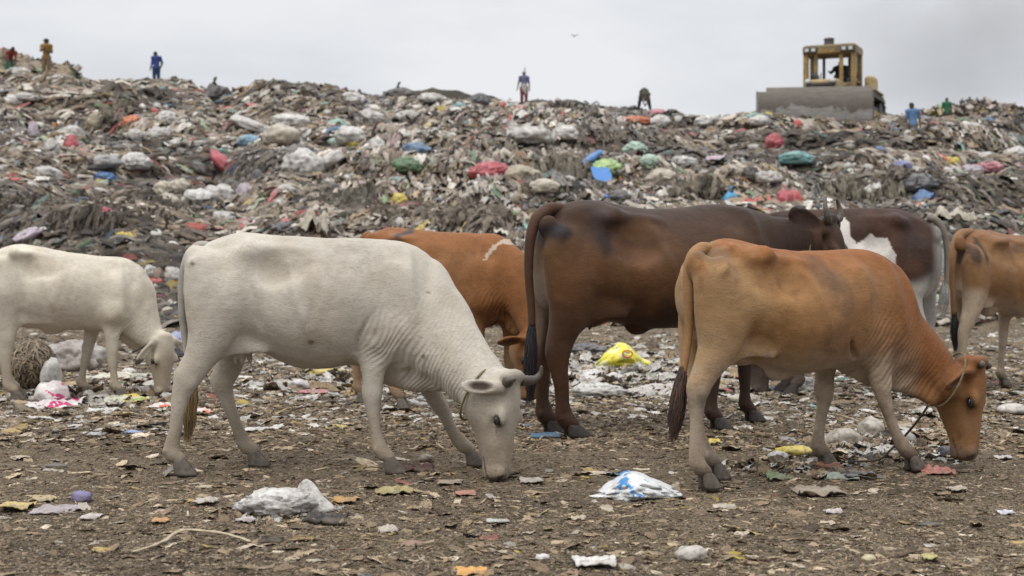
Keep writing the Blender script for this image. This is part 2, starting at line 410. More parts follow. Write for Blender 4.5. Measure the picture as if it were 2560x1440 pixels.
        if horns or bud: chain(v, np.array([(.0, -.135*wsc, -.03, .05, .05), (-.015, 0, -.01, .06, .07), (.0, .135*wsc, -.03, .05, .05)])*L, .03, fr, 3)
        for sg in (-1, 1):
            ell(v, np.array((.40, sg*.152*wsc, -.070))*L, np.array((.105, .052, .070))*L, None, .035, fr=fr)      # brow / orbit
            ell(v, np.array((.30, sg*.10*wsc, -.30*dsc))*L, np.array((.15, .075, .12))*L, None, .05, fr=fr)          # cheek
            ell(v, np.array((.60, sg*.085*wsc, -.15))*L, np.array((.16, .03, .035))*L, None, .04, fr=fr)         # facial crest
            ell(v, np.array((.92, sg*.075*wsc, -.09))*L, np.array((.055, .045, .05))*L, None, .02, fr=fr)        # nostril wing
            ell(v, np.array((.975, sg*.080*wsc, -.070))*L, np.array((.048, .022, .028))*L, np.array([[.8, sg*.6, 0], [-sg*.6, .8, 0], [0, 0, 1]]), .008, True, fr)
            ell(v, np.array((.22, sg*.185*wsc, -.12))*L, np.array((.08, .022, .045))*L, None, .04, True, fr)       # temple hollow
            ell(v, np.array((.50, sg*.155*wsc, -.10))*L, np.array((.10, .02, .05))*L, None, .04, True, fr)
            ell(v, np.array((.86, sg*.115*wsc, -.185*dsc))*L, np.array((.10, .035, .012))*L, np.array([[.97, 0, -.22], [0, 1, 0], [.22, 0, .97]]), .008, True, fr)
            # eye socket
            ell(v, np.array((.412, sg*.200*wsc, -.085))*L, np.array((.050, .03, .034))*L, None, .010, True, fr)
        ell(v, np.array((1.0, 0, -.19*dsc))*L, np.array((.03, .13, .008))*L, None, .008, True, fr)
        # ears
        for e in ears:
            d = np.array(e['d'], float); d /= np.linalg.norm(d); nn = np.array(e['n'], float); nn -= d*(d@nn); nn /= np.linalg.norm(nn); b_ = np.cross(nn, d)
            base = np.array((.10, e['sg']*.172*wsc, -.10))*L; le = e.get('l', .19)
            R = np.array([d, nn, b_]); c = base+d*le*.52
            chain(v, [[*(base-d*.02), .030, .030], [*(base+d*.035), .024, .024]], .02, fr, 1)
            ell(v, c, (le*.55, .017, le*e.get('w', .30)), R, .018, fr=fr)
            ell(v, c+nn*.020+d*.005, (le*.44, .018, le*e.get('w', .30)*.72), R, .010, True, fr)
        # parts
        for sg in (-1, 1):
            th = np.linspace(0, math.pi, 9); ph = np.linspace(0, 2*math.pi, 17)[:-1]
            V = np.array([(math.sin(a)*math.cos(p)*.046, math.sin(a)*math.sin(p)*.034, math.cos(a)*.033) for a in th for p in ph])*L
            V = fr.out(V+np.array((.412, sg*.172*wsc, -.083))*L)
            q = np.array([(i*16+j, i*16+(j+1) % 16, (i+1)*16+(j+1) % 16, (i+1)*16+j) for i in range(8) for j in range(16)])
            mesh_obj('eye', V, q, MAT_EYE, s.root)
            # dark lashes / lid rim
            a = np.linspace(.25, math.pi*1.02, 9); P = np.array([(.412+.048*math.cos(t_), sg*(.197+.010*math.sin(t_))*wsc, -.083+.030*math.sin(t_)) for t_ in a])*L
            V2, f2 = tube(fr.out(P), .006*L*2*np.sin(np.linspace(.3, 2.9, 9)).clip(.3), 6); mesh_obj('eyelid', V2, f2, MAT_LID, s.root)
        for hn in horns:
            P = catmull(np.array(hn['p'], float)*L, 4); t_ = np.linspace(0, 1, len(P)); rr = hn['r']*L*(1-t_**1.4*.86)*(1+.05*np.sin(t_*40)*(t_ < .5))
            V2, f2 = tube(fr.out(P), rr, 14); mesh_obj('horn', V2, f2, hn.get('m', MAT_HORN), s.root)
        s.anchor['muzzle'] = fr.out((L*.97, 0, -.1*L))
    def tail(s, nodes, col, tuft=None, mat=None):
        """nodes (px,py,r_px,y)"""
        P = []; R = []
        for px, py, r, y in nodes:
            p, sc = s.T(px, py, y); P.append([*p, r*sc])
        P = catmull(P, 5); V, f = tube(P[:, :3], P[:, 3], 12)
        n1 = fbm(V*12, 3)[:, None]
        mesh_obj('tail', V, f, mat or s.mat, s.root, color=np.array(col)*(1+.25*n1) if not callable(col) else col(V), attrs={'dirt': .25+.2*n1[:, 0], 'wr': np.zeros(len(V)), 'nk': np.zeros(len(V))})
        if tuft:
            (px0, py0), (px1, py1), wdt, y, c0, c1, n = tuft
            a, sc = s.T(px0, py0, y); b, _ = s.T(px1, py1, y); parts = []
            rg = np.random.default_rng(3)
            for i in range(n):
                th = rg.uniform(0, 6.28); rr = rg.uniform(.1, 1)**.6; ox = math.cos(th)*rr; oy = math.sin(th)*rr; ln = rg.uniform(.55, 1.05)
                st = rg.uniform(0, .25); pts = []
                for t_ in np.linspace(st, ln, 7):
                    u = min(1, t_); sp = wdt*(.35+.9*math.sin(min(1, u)*2.4)*.9)*(1 if u < .7 else 1-(u-.7)*1.6)
                    pts.append(a+(b-a)*t_+np.array([ox*sp*sc, oy*sp*sc*.8, 0])+rg.normal(0, .0025, 3)*(1+u))
                V, f = tube(np.array(pts), np.linspace(.0035, .0008, 7), 4, cap=False); cc = np.array(c0)+(np.array(c1)-np.array(c0))*rg.uniform(0, 1)
                parts.append((V, f, cc))
            V, f, c = merge(parts); mesh_obj('tail_tuft', V, f, MAT_HAIR, s.root, color=c)
    def collar(s, pts, r=.0055, mat=None):
        """pts in local space, a rope around the neck"""
        P = catmull(pts, 6); V, f = tube(P, r, 8); return mesh_obj('neck_rope', V, f, mat or MAT_ROPE, s.root)
    def finish(s, coat, wr=None, mat=None):
        V, Q = s.v.mesh()
        # gentle muscle / skin relief
        nrm = np.zeros_like(V); a, b, c = V[Q[:, 0]], V[Q[:, 1]], V[Q[:, 2]]; fn_ = np.cross(b-a, c-a)
        for i in range(4): np.add.at(nrm, Q[:, i], fn_)
        nrm /= np.linalg.norm(nrm, axis=1)[:, None]+1e-12
        up = sstep(.35, .6, V[:, 2])
        V = V+nrm*(fbm(V*np.array([5, 5, 4.]), 5, 3)*.007*up)[:, None]+nrm*(fbm(V*22, 9, 2)*.0016)[:, None]
        X0_, X1_ = s.tor[0, 0], s.tor[-1, 0]; xr = (V[:, 0]-X0_)/(X1_-X0_); zt = np.interp(V[:, 0], s.tor[:, 0], s.tor[:, 1]); zb = np.interp(V[:, 0], s.tor[:, 0], s.tor[:, 2]); q = (V[:, 2]-zb)/(zt-zb)
        on = sstep(-.06, .0, xr)*sstep(1.06, 1.0, xr)*sstep(.0, .1, q)*sstep(.03, .09, np.abs(V[:, 1])); g = lambda a, b, sa, sb: np.exp(-((xr-a)/sa)**2-((q-b)/sb)**2)
        rel = -.030*g(.335, .70, .055, .17)+.018*g(.235, .885, .030, .07)+.013*g(.10, .93, .07, .05)+.016*g(.012, .84, .03, .07)-.014*g(.12, .72, .06, .12)+.014*np.exp(-((q-.905+.05*(xr-.25))/.035)**2)*sstep(.2, .25, xr)*sstep(.52, .40, xr)
        rel += -.012*np.exp(-((xr-.27-.10*(.45-q))/.022)**2)*sstep(.75, .5, q)*sstep(.12, .3, q)+.016*g(.17, .38, .06, .18)
        rel += .009*np.exp(-((xr-.415-.16*(.75-q))/.02)**2)*sstep(.9, .75, q)*sstep(.2, .4, q)
        ribs = np.sin((V[:, 0]-.22*q)*2*math.pi/.072+1.5*fbm(V*2.5, 77, 2)); rel += .0015*ribs*sstep(.42, .50, xr)*sstep(.86, .78, xr)*sstep(.25, .4, q)*sstep(.93, .8, q)*np.clip(.3+1.2*fbm(V*3, 78, 2), 0, 1.2)
        rel += .016*np.exp(-((xr-.925+.05*(q-.5))/.022)**2)*sstep(.25, .45, q)*sstep(1.02, .9, q)-.016*g(.80, .62, .05, .22)-.012*g(.985, .70, .025, .22)+.014*g(.90, .28, .05, .12)+.012*g(.84, .98, .06, .05)
        V = V+nrm*(rel*on*s.relief)[:, None]
        wrv = np.zeros(len(V)); nk = np.zeros(len(V))
        if wr is not None:
            (A, B, rad, amp, nf) = wr     # neck axis in local coords, radius, relief
            A = np.array(A); B = np.array(B); ab = B-A; Ln = np.linalg.norm(ab); dd, tt = segdist(V, A, B); nk = ((V-A)@ab)/Ln
            low = sstep(.02, -.10, (V-A)@np.cross(np.array([0, 1, 0.]), ab/Ln)*(-1)*-1) if False else 1
            perp = np.array([ab[2], 0, -ab[0]])/Ln       # pointing down/back from the neck axis
            if perp[2] > 0: perp = -perp
            q = (V-A)@perp
            m_ = sstep(rad, rad*.6, dd)*(.12+.88*sstep(-.03, .14, q))*(.45+.9*sstep(-.3, .3, fbm(V*4, 19, 2)))*sstep(-.02, .06, nk)*sstep(Ln+.05, Ln-.05, nk)
            wrv = m_
            fold = np.sin((nk+.13*fbm(V*3.5, 2, 3)+.12*q)*2*math.pi*nf); fold *= .35+.65*sstep(-.25, .35, fbm(V*6, 12, 2))
            V = V+nrm*(fold*amp*m_*sstep(.02, .17, q))[:, None]
        col, dirt = coat(s, V, nrm)
        s.body = mesh_obj('body', V, Q, mat or s.mat, s.root, color=np.clip(col, 0, 1), attrs={'dirt': dirt, 'wr': wrv, 'nk': nk})
        return s.body
    def headmix(s, V, col, nose=(.05, .042, .04), na=.90, strength=.85, eye=.35):
        P = np.stack(s.hf.to(V[:, 0], V[:, 1], V[:, 2]), 1)/s.L
        near = (np.abs(P[:, 1]) < .3) & (P[:, 2] < .2) & (P[:, 2] > -.6)
        n1 = fbm(V*30, 4, 2)*.02
        m_ = sstep(na, na+.05, P[:, 0]+n1-.25*(P[:, 2] < -.2)*(P[:, 0] < 1.2))*near*strength
        col = col*(1-m_[:, None])+np.array(nose)*m_[:, None]
        for sg in (-1, 1):      # nostrils, mouth line, tear stain
            d = np.sqrt(((P[:, 0]-.975)/.05)**2+((P[:, 1]-sg*.086)/.032)**2+((P[:, 2]+.075)/.045)**2); col = mixc(col, (.03, .022, .02), sstep(1.25, .6, d)*.9)
            t_ = np.clip((P[:, 0]-.78)/.19, 0, 1); dl = np.abs(P[:, 2]-(-.27+.07*t_)); col = mixc(col, (.05, .035, .03), sstep(.016, .004, dl)*(P[:, 0] > .78)*(P[:, 0] < 1.02)*near*.8)
            d = np.sqrt(((P[:, 0]-.50)/.07)**2+((P[:, 2]+.11)/.016)**2)+np.where(P[:, 1]*sg > .06, 0, 9); col = mixc(col, np.array([.10, .075, .055]), sstep(1.2, .4, d)*.45*near)
        fz = near*sstep(.30, .05, P[:, 0])*sstep(-.12, .0, P[:, 2]); col = mixc(col, np.array([.22, .17, .12]), fz*.45*np.clip(col.mean(1)*2, 0, 1))
        sp_ = vnoise(V*95, 6) > .62; col = mixc(col, (.05, .04, .035), sp_*near*sstep(.80, .86, P[:, 0])*.7)
        for sg in (-1, 1):
            d = np.sqrt(((P[:, 0]-.420)/.066)**2+((P[:, 2]+.083)/.042)**2)+np.where(P[:, 1]*sg > .08, 0, 9)
            m_ = sstep(1.15, .75, d)*eye*2; m_ = np.clip(m_, 0, .9)
            col = col*(1-m_[:, None])+np.array((.03, .023, .02))*m_[:, None]
        return col, P

def mixc(col, c, m_): m_ = np.asarray(m_)[:, None]; return col*(1-m_)+np.array(c)*m_
def ring_around(c, axis, ref, ru, rv, n=14):
    ax = np.array(axis, float); ax /= np.linalg.norm(ax); u = np.array(ref, float); u -= ax*(ax@u); u /= np.linalg.norm(u); v_ = np.cross(ax, u)
    return [np.array(c)+ru*math.cos(t)*u+rv*math.sin(t)*v_ for t in np.linspace(0, 2*math.pi, n+1)]
rad = math.radians

# ---------------------------------------------------------------- 1 white cow in front
def white_coat(c, V, nrm):
    col = np.tile(np.array([.52, .475, .40]), (len(V), 1)); z = V[:, 2]
    n = fbm(V*6, 21, 4)
    col = mixc(col, (.44, .38, .30), sstep(-.1, .45, n)*.6)
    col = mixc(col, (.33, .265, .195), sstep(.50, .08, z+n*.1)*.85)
    col = mixc(col, (.42, .33, .26), sstep(.62, .5, z)*sstep(.10, .03, np.abs(V[:, 1]))*.5)
    for (x, zz, r) in getattr(c, 'spots', []):
        d = np.hypot(V[:, 0]-x, (V[:, 2]-zz)*1.3)+fbm(V*30, 2, 2)*r*.9; col = mixc(col, (.10, .075, .055), (sstep(r*1.1, r*.4, d)*(V[:, 1] < 0)*.75))
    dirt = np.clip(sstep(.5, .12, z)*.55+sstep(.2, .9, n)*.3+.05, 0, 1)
    # dusty grey saddle on the back
    if hasattr(c, 'saddle'):
        d = np.hypot((V[:, 0]-c.saddle[0])/c.saddle[2], (V[:, 2]-c.saddle[1])/c.saddle[3]); dirt = np.clip(dirt+sstep(1.25, .1, d)*.55, 0, 1)
    col, P = c.headmix(V, col, (.10, .08, .07), .93, .75, .45)
    inner = c.ear_inner(V) if hasattr(c, 'ear_inner') else None
    if inner is not None: col = mixc(col, (.05, .03, .022), inner*.95)
    return col, dirt
def ear_fn(c, ears, L):
    def f(V):
        m_ = np.zeros(len(V))
        for e in ears:
            d = np.array(e['d'], float); d /= np.linalg.norm(d); nn = np.array(e['n'], float); nn -= d*(d@nn); nn /= np.linalg.norm(nn); b_ = np.cross(nn, d)
            base = np.array((.10, e['sg']*.186, -.10))*L; le = e.get('l', .19); P = np.stack(c.hf.to(V[:, 0], V[:, 1], V[:, 2]), 1)-(base+d*le*.52)
            q = np.sqrt((P@d/(le*.42))**2+(P@b_/(le*.17))**2); m_ = np.maximum(m_, sstep(1.1, .5, q)*(np.abs(P@nn) < .04)*(P@nn > -.01))
        return m_
    return f

def cow_white():
    c = Cow('large white cow with short grey horns and a brown wound, grazing in front', 800, 7.2, rad(2), 'cattle grazing at the dump', .0095)
    c.mat = hide_material('white_hide', seed=1.3, damt=.62, wrs=.35); c.hoofm = MAT_HOOF
    c.torso([(492, 640, 800), (520, 612, 835), (560, 597, 855), (600, 588, 866), (650, 590, 882), (700, 594, 908), (760, 597, 927), (820, 599, 927), (880, 601, 916), (940, 604, 912), (1000, 611, 918), (1045, 630, 915), (1080, 658, 895)]
            and [(492, 640, 800, .13), (520, 612, 835, .175), (560, 597, 855, .205), (600, 588, 866, .225), (650, 590, 882, .245), (700, 594, 908, .275), (760, 597, 927, .30), (820, 599, 927, .295), (880, 601, 916, .265), (940, 604, 912, .225), (1000, 611, 918, .20), (1045, 630, 915, .18), (1080, 658, 895, .16)], cap=(.06, .10), tt=.42, tb=.12)
    nk = [(1000, 790, 150, .17), (1060, 822, 122, .15), (1110, 865, 96, .125), (1160, 915, 76, .11), (1202, 965, 70, .10), (1220, 995, 60, .085)]
    c.chain(nk, 0, -.34, k=.07)
    c.chain([(985, 920, 52, .05), (1040, 930, 55, .045), (1095, 925, 60, .035), (1135, 950, 42, .03), (1150, 985, 25, .025)], 0, -.24, k=.035)   # dewlap
    # hind quarters
    for y in (-.16, .16):
        c.ball(632, 642, y*1.0, .055, .10, sc=(1.3, .8, .6)); c.ball(490, 655, y*.6, .055, .06, sc=(1.1, .8, 1.3))
        c.ball(700, 670, y*1.5, .085, .08, True, (1.3, .5, .8))
        c.ball(985, 735, y*.95, .12, .10, sc=(.7, .42, 1.1)); c.ball(985, 850, y*.88, .08, .10, sc=(1.1, .6, 1.0))
    c.chain([(520, 700, 75, .07), (540, 770, 82, .085), (528, 840, 60, .08), (500, 910, 44, .055), (470, 968, 34, .042), (453, 1010, 26, .036), (443, 1055, 20, .03), (438, 1100, 19, .029), (431, 1145, 21, .033), (434, 1168, 20, .033)], -.15, -.17, .05) if False else None
    c.leg([(530, 705, 70, .08), (540, 775, 80, .10), (530, 840, 62, .085), (503, 905, 43, .06), (470, 962, 35, .043), (452, 1010, 26, .036), (444, 1055, 20, .031), (438, 1100, 18, .029), (430, 1142, 20, .033), (433, 1165, 20, .033)], -.145, -.165)
    c.leg([(580, 760, 60, .08), (588, 850, 42, .07), (575, 925, 34, .055), (556, 975, 30, .042), (565, 1015, 22, .034), (578, 1055, 18, .03), (590, 1090, 17, .029), (606, 1132, 18, .033), (618, 1150, 19, .032)], .15, .155)
    c.leg([(965, 760, 62, .07), (945, 850, 46, .065), (934, 905, 38, .052), (933, 960, 29, .04), (932, 1005, 25, .038), (932, 1030, 24, .036), (935, 1075, 17, .029), (941, 1110, 17, .028), (948, 1140, 19, .032), (958, 1160, 19, .032)], -.12, -.14)
    c.leg([(1010, 860, 55, .07), (1048, 930, 36, .055), (1072, 985, 27, .04), (1100, 1040, 22, .036), (1113, 1068, 19, .032), (1128, 1105, 16, .028), (1146, 1138, 18, .031), (1162, 1155, 18, .031)], .11, .13)
    # crease behind the elbow, stifle fold, udder
    c.chain([(935, 785, 2, .012), (915, 815, 3, .018), (896, 850, 4, .024), (887, 885, 5, .03)], -.252, -.185, .014, 4, True)
    c.chain([(560, 870, 26, .02), (610, 872, 20, .012), (660, 880, 8, .01)], -.12, -.15, .05)
    c.ball(596, 872, -.02, .065, .03, sc=(1.2, 1.3, .9))
    for x, y in ((585, -.06), (602, -.06), (590, .03), (622, -.02)): c.chain([(x, 885, 8, .016), (x+2, 900, 7, .013), (x+3, 912, 5, .010)], y, y, .01, 2)
    L = .50
    ears = [dict(sg=-1, d=(-.02, -.62, -.85), n=(-.25, -.95, .45), l=.165, w=.235), dict(sg=1, d=(-.1, 1, -.3), n=(.35, .3, .9), l=.17, w=.26)]
    # which lateral sign is the near side: y axis = B x A
    th = rad(27)
    c.head(1290, 950, -.37, L, (-.045, -.04, -1), (math.cos(th), -math.sin(th), 0), ears,
           [dict(p=[(.04, -.15, -.02), (.04, -.19, .01), (.03, -.225, .045), (.015, -.235, .085), (.0, -.228, .115)], r=.060), dict(p=[(.03, .155, -.02), (.03, .23, .03), (.01, .275, .08), (-.05, .295, .12), (-.12, .285, .13)], r=.056)], wsc=1.18)
    c.ear_inner = ear_fn(c, ears, L)
    t1, _ = c.T(1000, 790); t2, _ = c.T(1205, 965, -.28)
    p, _ = c.T(880, 655); c.saddle = (p[0], p[2], .5, .22)
    c.spots = []
    for (x, y, r) in ((1058, 898, .026), (780, 862, .014), (640, 822, .007), (1070, 738, .007), (905, 940, .007), (480, 665, .012)):
        p, _ = c.T(x, y, -.2); c.spots.append((p[0], p[2], r))
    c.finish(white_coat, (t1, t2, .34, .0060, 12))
    c.tail([(535, 622, 10, 0), (500, 620, 12, 0), (482, 634, 13, -.01), (468, 655, 12, -.02), (457, 705, 11, -.02), (455, 770, 10, -.01), (461, 840, 9, 0), (470, 900, 8, .0), (482, 960, 7, .0)], (.42, .39, .34), ((485, 950), (468, 1108), 14, .0, (.16, .10, .04), (.30, .21, .10), 260))
    p1, _ = c.T(1210, 962, 0)
    c.collar(ring_around(c.T(1196, 990, -.28)[0], t2-t1+np.array([.10, 0, .02]), (0, 0, 1), .148, .130), .0058)
    return c
cow_white()

# ---------------------------------------------------------------- 2 tan cow on the right
def tan_coat(base, pale, dark, legs=(.46, .39, .31), neck=(.22, .085, .028), spine=(.25, .09, .025), dk=1.0, nose=(.10, .065, .05)):
    def f(c, V, nrm):
        z = V[:, 2]; x = V[:, 0]; col = np.tile(np.array(base), (len(V), 1)); n = fbm(V*4, 8, 4); n2 = fbm(V*18, 3, 4)
        zt = np.interp(x, c.tor[:, 0], c.tor[:, 1]); zb = np.interp(x, c.tor[:, 0], c.tor[:, 2]); q = (z-zb)/(zt-zb)
        col = mixc(col, spine, sstep(.72, 1.0, q)*.75)
        col = mixc(col, neck, sstep(c.tor[-1, 0]-.30, c.tor[-1, 0]+.05, x)*.85*sstep(.30, .55, z))
        col = mixc(col, pale, sstep(.22, -.06, q+n*.08)*sstep(c.tor[-1, 0]-.1, c.tor[-1, 0]-.35, x)*.8)
        col = mixc(col, legs, sstep(.66, .30, z+n*.14)*sstep(c.xleg, c.xleg-.1, x)*.88); col = mixc(col, np.array(base)*.55+np.array(pale)*.32, sstep(.80, .5, z)*sstep(c.xleg, c.xleg-.1, x)*.4)
        inner = sstep(.0, -.5, nrm[:, 0])*sstep(.16, .05, np.abs(V[:, 1]))*sstep(1.0, .8, z)*(x < c.tor[0, 0]+.2); col = mixc(col, pale, inner*.9)
        col = mixc(col, (.10, .08, .06), sstep(.16, .06, z)*.75)
        col = mixc(col, dark, sstep(.10, .5, n2)*.30*dk)
        col, P = c.headmix(V, col, nose, .93, .5, .40)
        col = mixc(col, (.42, .33, .25), sstep(.11, .02, z)*0) if False else col
        if hasattr(c, 'ear_inner'): col = mixc(col, (.07, .035, .02), c.ear_inner(V)*.8)
        for (px_, pz_, rx_, rz_, cc, st_) in getattr(c, 'patch', []):
            d = np.hypot((x-px_)/rx_, (z-pz_)/rz_)+n2*.6+n*.3; col = mixc(col, cc, sstep(1.1, .5, d)*st_)
        dirt = np.clip(sstep(.5, .15, z)*.5+sstep(.1, .8, n)*.25, 0, 1)
        return col, dirt
    return f
def cow_tan():
    c = Cow('tan brown cow with horn buds and a trailing neck rope, grazing at right front', 1960, 6.95, rad(28), 'cattle grazing at the dump', .0098)
    c.mat = hide_material('tan_hide', seed=4.1, damt=.62, dirt=(.085, .06, .04)); c.hoofm = MAT_HOOF; c.xleg = .75
    c.torso([(1738, 660, 830, .15), (1765, 622, 860, .185), (1805, 604, 882, .21), (1855, 608, 900, .23), (1905, 622, 922, .262), (1955, 630, 938, .285), (2005, 633, 940, .28), (2055, 632, 930, .25), (2105, 629, 925, .215), (2155, 630, 925, .19), (2195, 640, 922, .17), (2225, 662, 905, .155)], cap=(.06, .10), tt=.42, tb=.12)
    c.chain([(2150, 790, 135, .155), (2205, 828, 108, .14), (2262, 868, 86, .12), (2318, 912, 66, .10), (2352, 945, 54, .08), (2372, 962, 46, .07)], 0, -.19, k=.06)
    c.chain([(2130, 900, 46, .05), (2190, 915, 60, .045), (2250, 935, 52, .035), (2300, 965, 38, .03), (2330, 1000, 22, .025)], 0, -.17, k=.035)
    for y in (-.16, .16):
        c.ball(1905, 654, y*1.0, .055, .10, sc=(1.3, .8, .6)); c.ball(1742, 668, y*.62, .05, .06, sc=(1.1, .8, 1.3))
        c.ball(1960, 690, y*1.5, .10, .09, True, (1.2, .5, .9)); c.ball(1790, 640, y*1.3, .06, .07, True, (1.5, .7, .6))
        c.ball(2140, 745, y*.95, .12, .10, sc=(.7, .42, 1.1)); c.ball(2150, 850, y*.88, .08, .10, sc=(1.1, .6, 1.0))
    c.leg([(1795, 720, 72, .075), (1805, 800, 80, .085), (1795, 880, 58, .075), (1766, 945, 40, .055), (1746, 992, 33, .044), (1742, 1030, 26, .036), (1741, 1080, 20, .031), (1739, 1130, 19, .030), (1742, 1180, 22, .035), (1750, 1202, 20, .033)], -.145, -.13)
    c.leg([(1750, 740, 60, .075), (1738, 820, 50, .075), (1735, 900, 40, .06), (1732, 970, 28, .042), (1737, 1020, 20, .034), (1744, 1080, 16, .03), (1756, 1130, 16, .029), (1768, 1165, 18, .033), (1778, 1180, 18, .032)], .15, .09)
    c.leg([(2180, 780, 60, .07), (2190, 870, 46, .065), (2196, 930, 38, .052), (2203, 980, 29, .040), (2210, 1015, 25, .036), (2222, 1060, 17, .029), (2238, 1105, 17, .028), (2256, 1142, 20, .032), (2268, 1158, 19, .032)], -.12, -.13)
    c.leg([(2080, 830, 52, .07), (2066, 900, 38, .055), (2062, 950, 30, .042), (2060, 1000, 27, .038), (2060, 1020, 25, .036), (2054, 1065, 17, .029), (2047, 1110, 17, .028), (2045, 1140, 20, .032), (2050, 1158, 19, .032)], .12, .14)
    c.chain([(2126, 855, 2, .012), (2130, 880, 4, .02), (2142, 900, 5, .025)], -.212, -.168, .012, 4, True)
    c.chain([(1820, 885, 30, .02), (1870, 880, 22, .012), (1930, 895, 8, .01)], -.13, -.16, .05)
    c.ball(1945, 938, 0, .05, .05, sc=(1.4, .5, .8))
    c.ball(1850, 890, 0, .07, .05, sc=(1.2, 1.2, .8))
    L = .50; th = rad(30)
    ears = [dict(sg=-1, d=(.50, -1.0, -.42), n=(.75, -.35, .55), l=.20, w=.22), dict(sg=1, d=(.1, 1, -.4), n=(.4, .3, .9), l=.165, w=.24)]
    c.head(2458, 912, -.24, L, (-.05, -.08, -1), (math.cos(th), -math.sin(th), .05), ears, [], bud=True)
    for sg in (-1, 1):
        P = c.hf.out(np.array([(.03, sg*.135, .0), (.02, sg*.16, .03), (.015, sg*.165, .042), (.012, sg*.168, .048)])*L); V, f = tube(P, [.022, .018, .013, .004], 10); mesh_obj('horn_bud', V, f, MAT_HORN, c.root)
    c.ear_inner = ear_fn(c, ears, L)
    t1, _ = c.T(2150, 790); t2, _ = c.T(2365, 952, -.2)
    p, _ = c.T(2060, 690, -.2); p2, _ = c.T(1900, 800, -.25); p3, _ = c.T(1770, 1010, -.15); p4, _ = c.T(2090, 740, -.2); p5, _ = c.T(1790, 790, -.2); p6, _ = c.T(1770, 640, -.1)
    c.patch = [(p[0], p[2], .10, .10, (.06, .035, .02), .45), (p4[0], p4[2], .08, .14, (.09, .06, .04), .4), (p3[0], p3[2], .12, .10, (.07, .06, .05), .6), (p2[0], p2[2], .45, .28, (.33, .18, .075), .6), (p5[0], p5[2], .30, .45, (.36, .225, .11), .75), (p6[0], p6[2], .16, .06, (.10, .07, .05), .5)]
    c.finish(tan_coat((.262, .130, .052), (.56, .47, .36), (.10, .055, .03), neck=(.19, .068, .020), spine=(.25, .085, .022), nose=(.16, .10, .07)), (t1, t2, .32, .0055, 12))
    c.tail([(1790, 628, 10, 0), (1752, 630, 18, -.02), (1727, 665, 17, -.05), (1722, 740, 14, -.06), (1722, 830, 11, -.06), (1714, 900, 10, -.06), (1705, 950, 9, -.06)], (.33, .18, .08), ((1708, 920), (1682, 1105), 19, -.06, (.018, .012, .010), (.09, .04, .022), 420))
    rc, _ = c.T(2372, 955, -.19)
    c.collar(ring_around(rc, t2-t1+np.array([.22, 0, .02]), (0, 0, 1), .150, .120), .0052, MAT_ROPE)
    P = [c.T(2322, 1018, -.25)[0], c.T(2300, 1050, -.16)[0], c.T(2262, 1096, .02)[0], c.T(2225, 1132, .06)[0], c.T(2195, 1150, .08)[0], c.T(2120, 1160, .16)[0]]
    P[-2][2] = .03; P[-1][2] = .02
    V, f = tube(catmull(P, 5), .0062, 8); mesh_obj('lead_rope', V, f, MAT_ROPE2, c.root)
    return c
cow_tan()

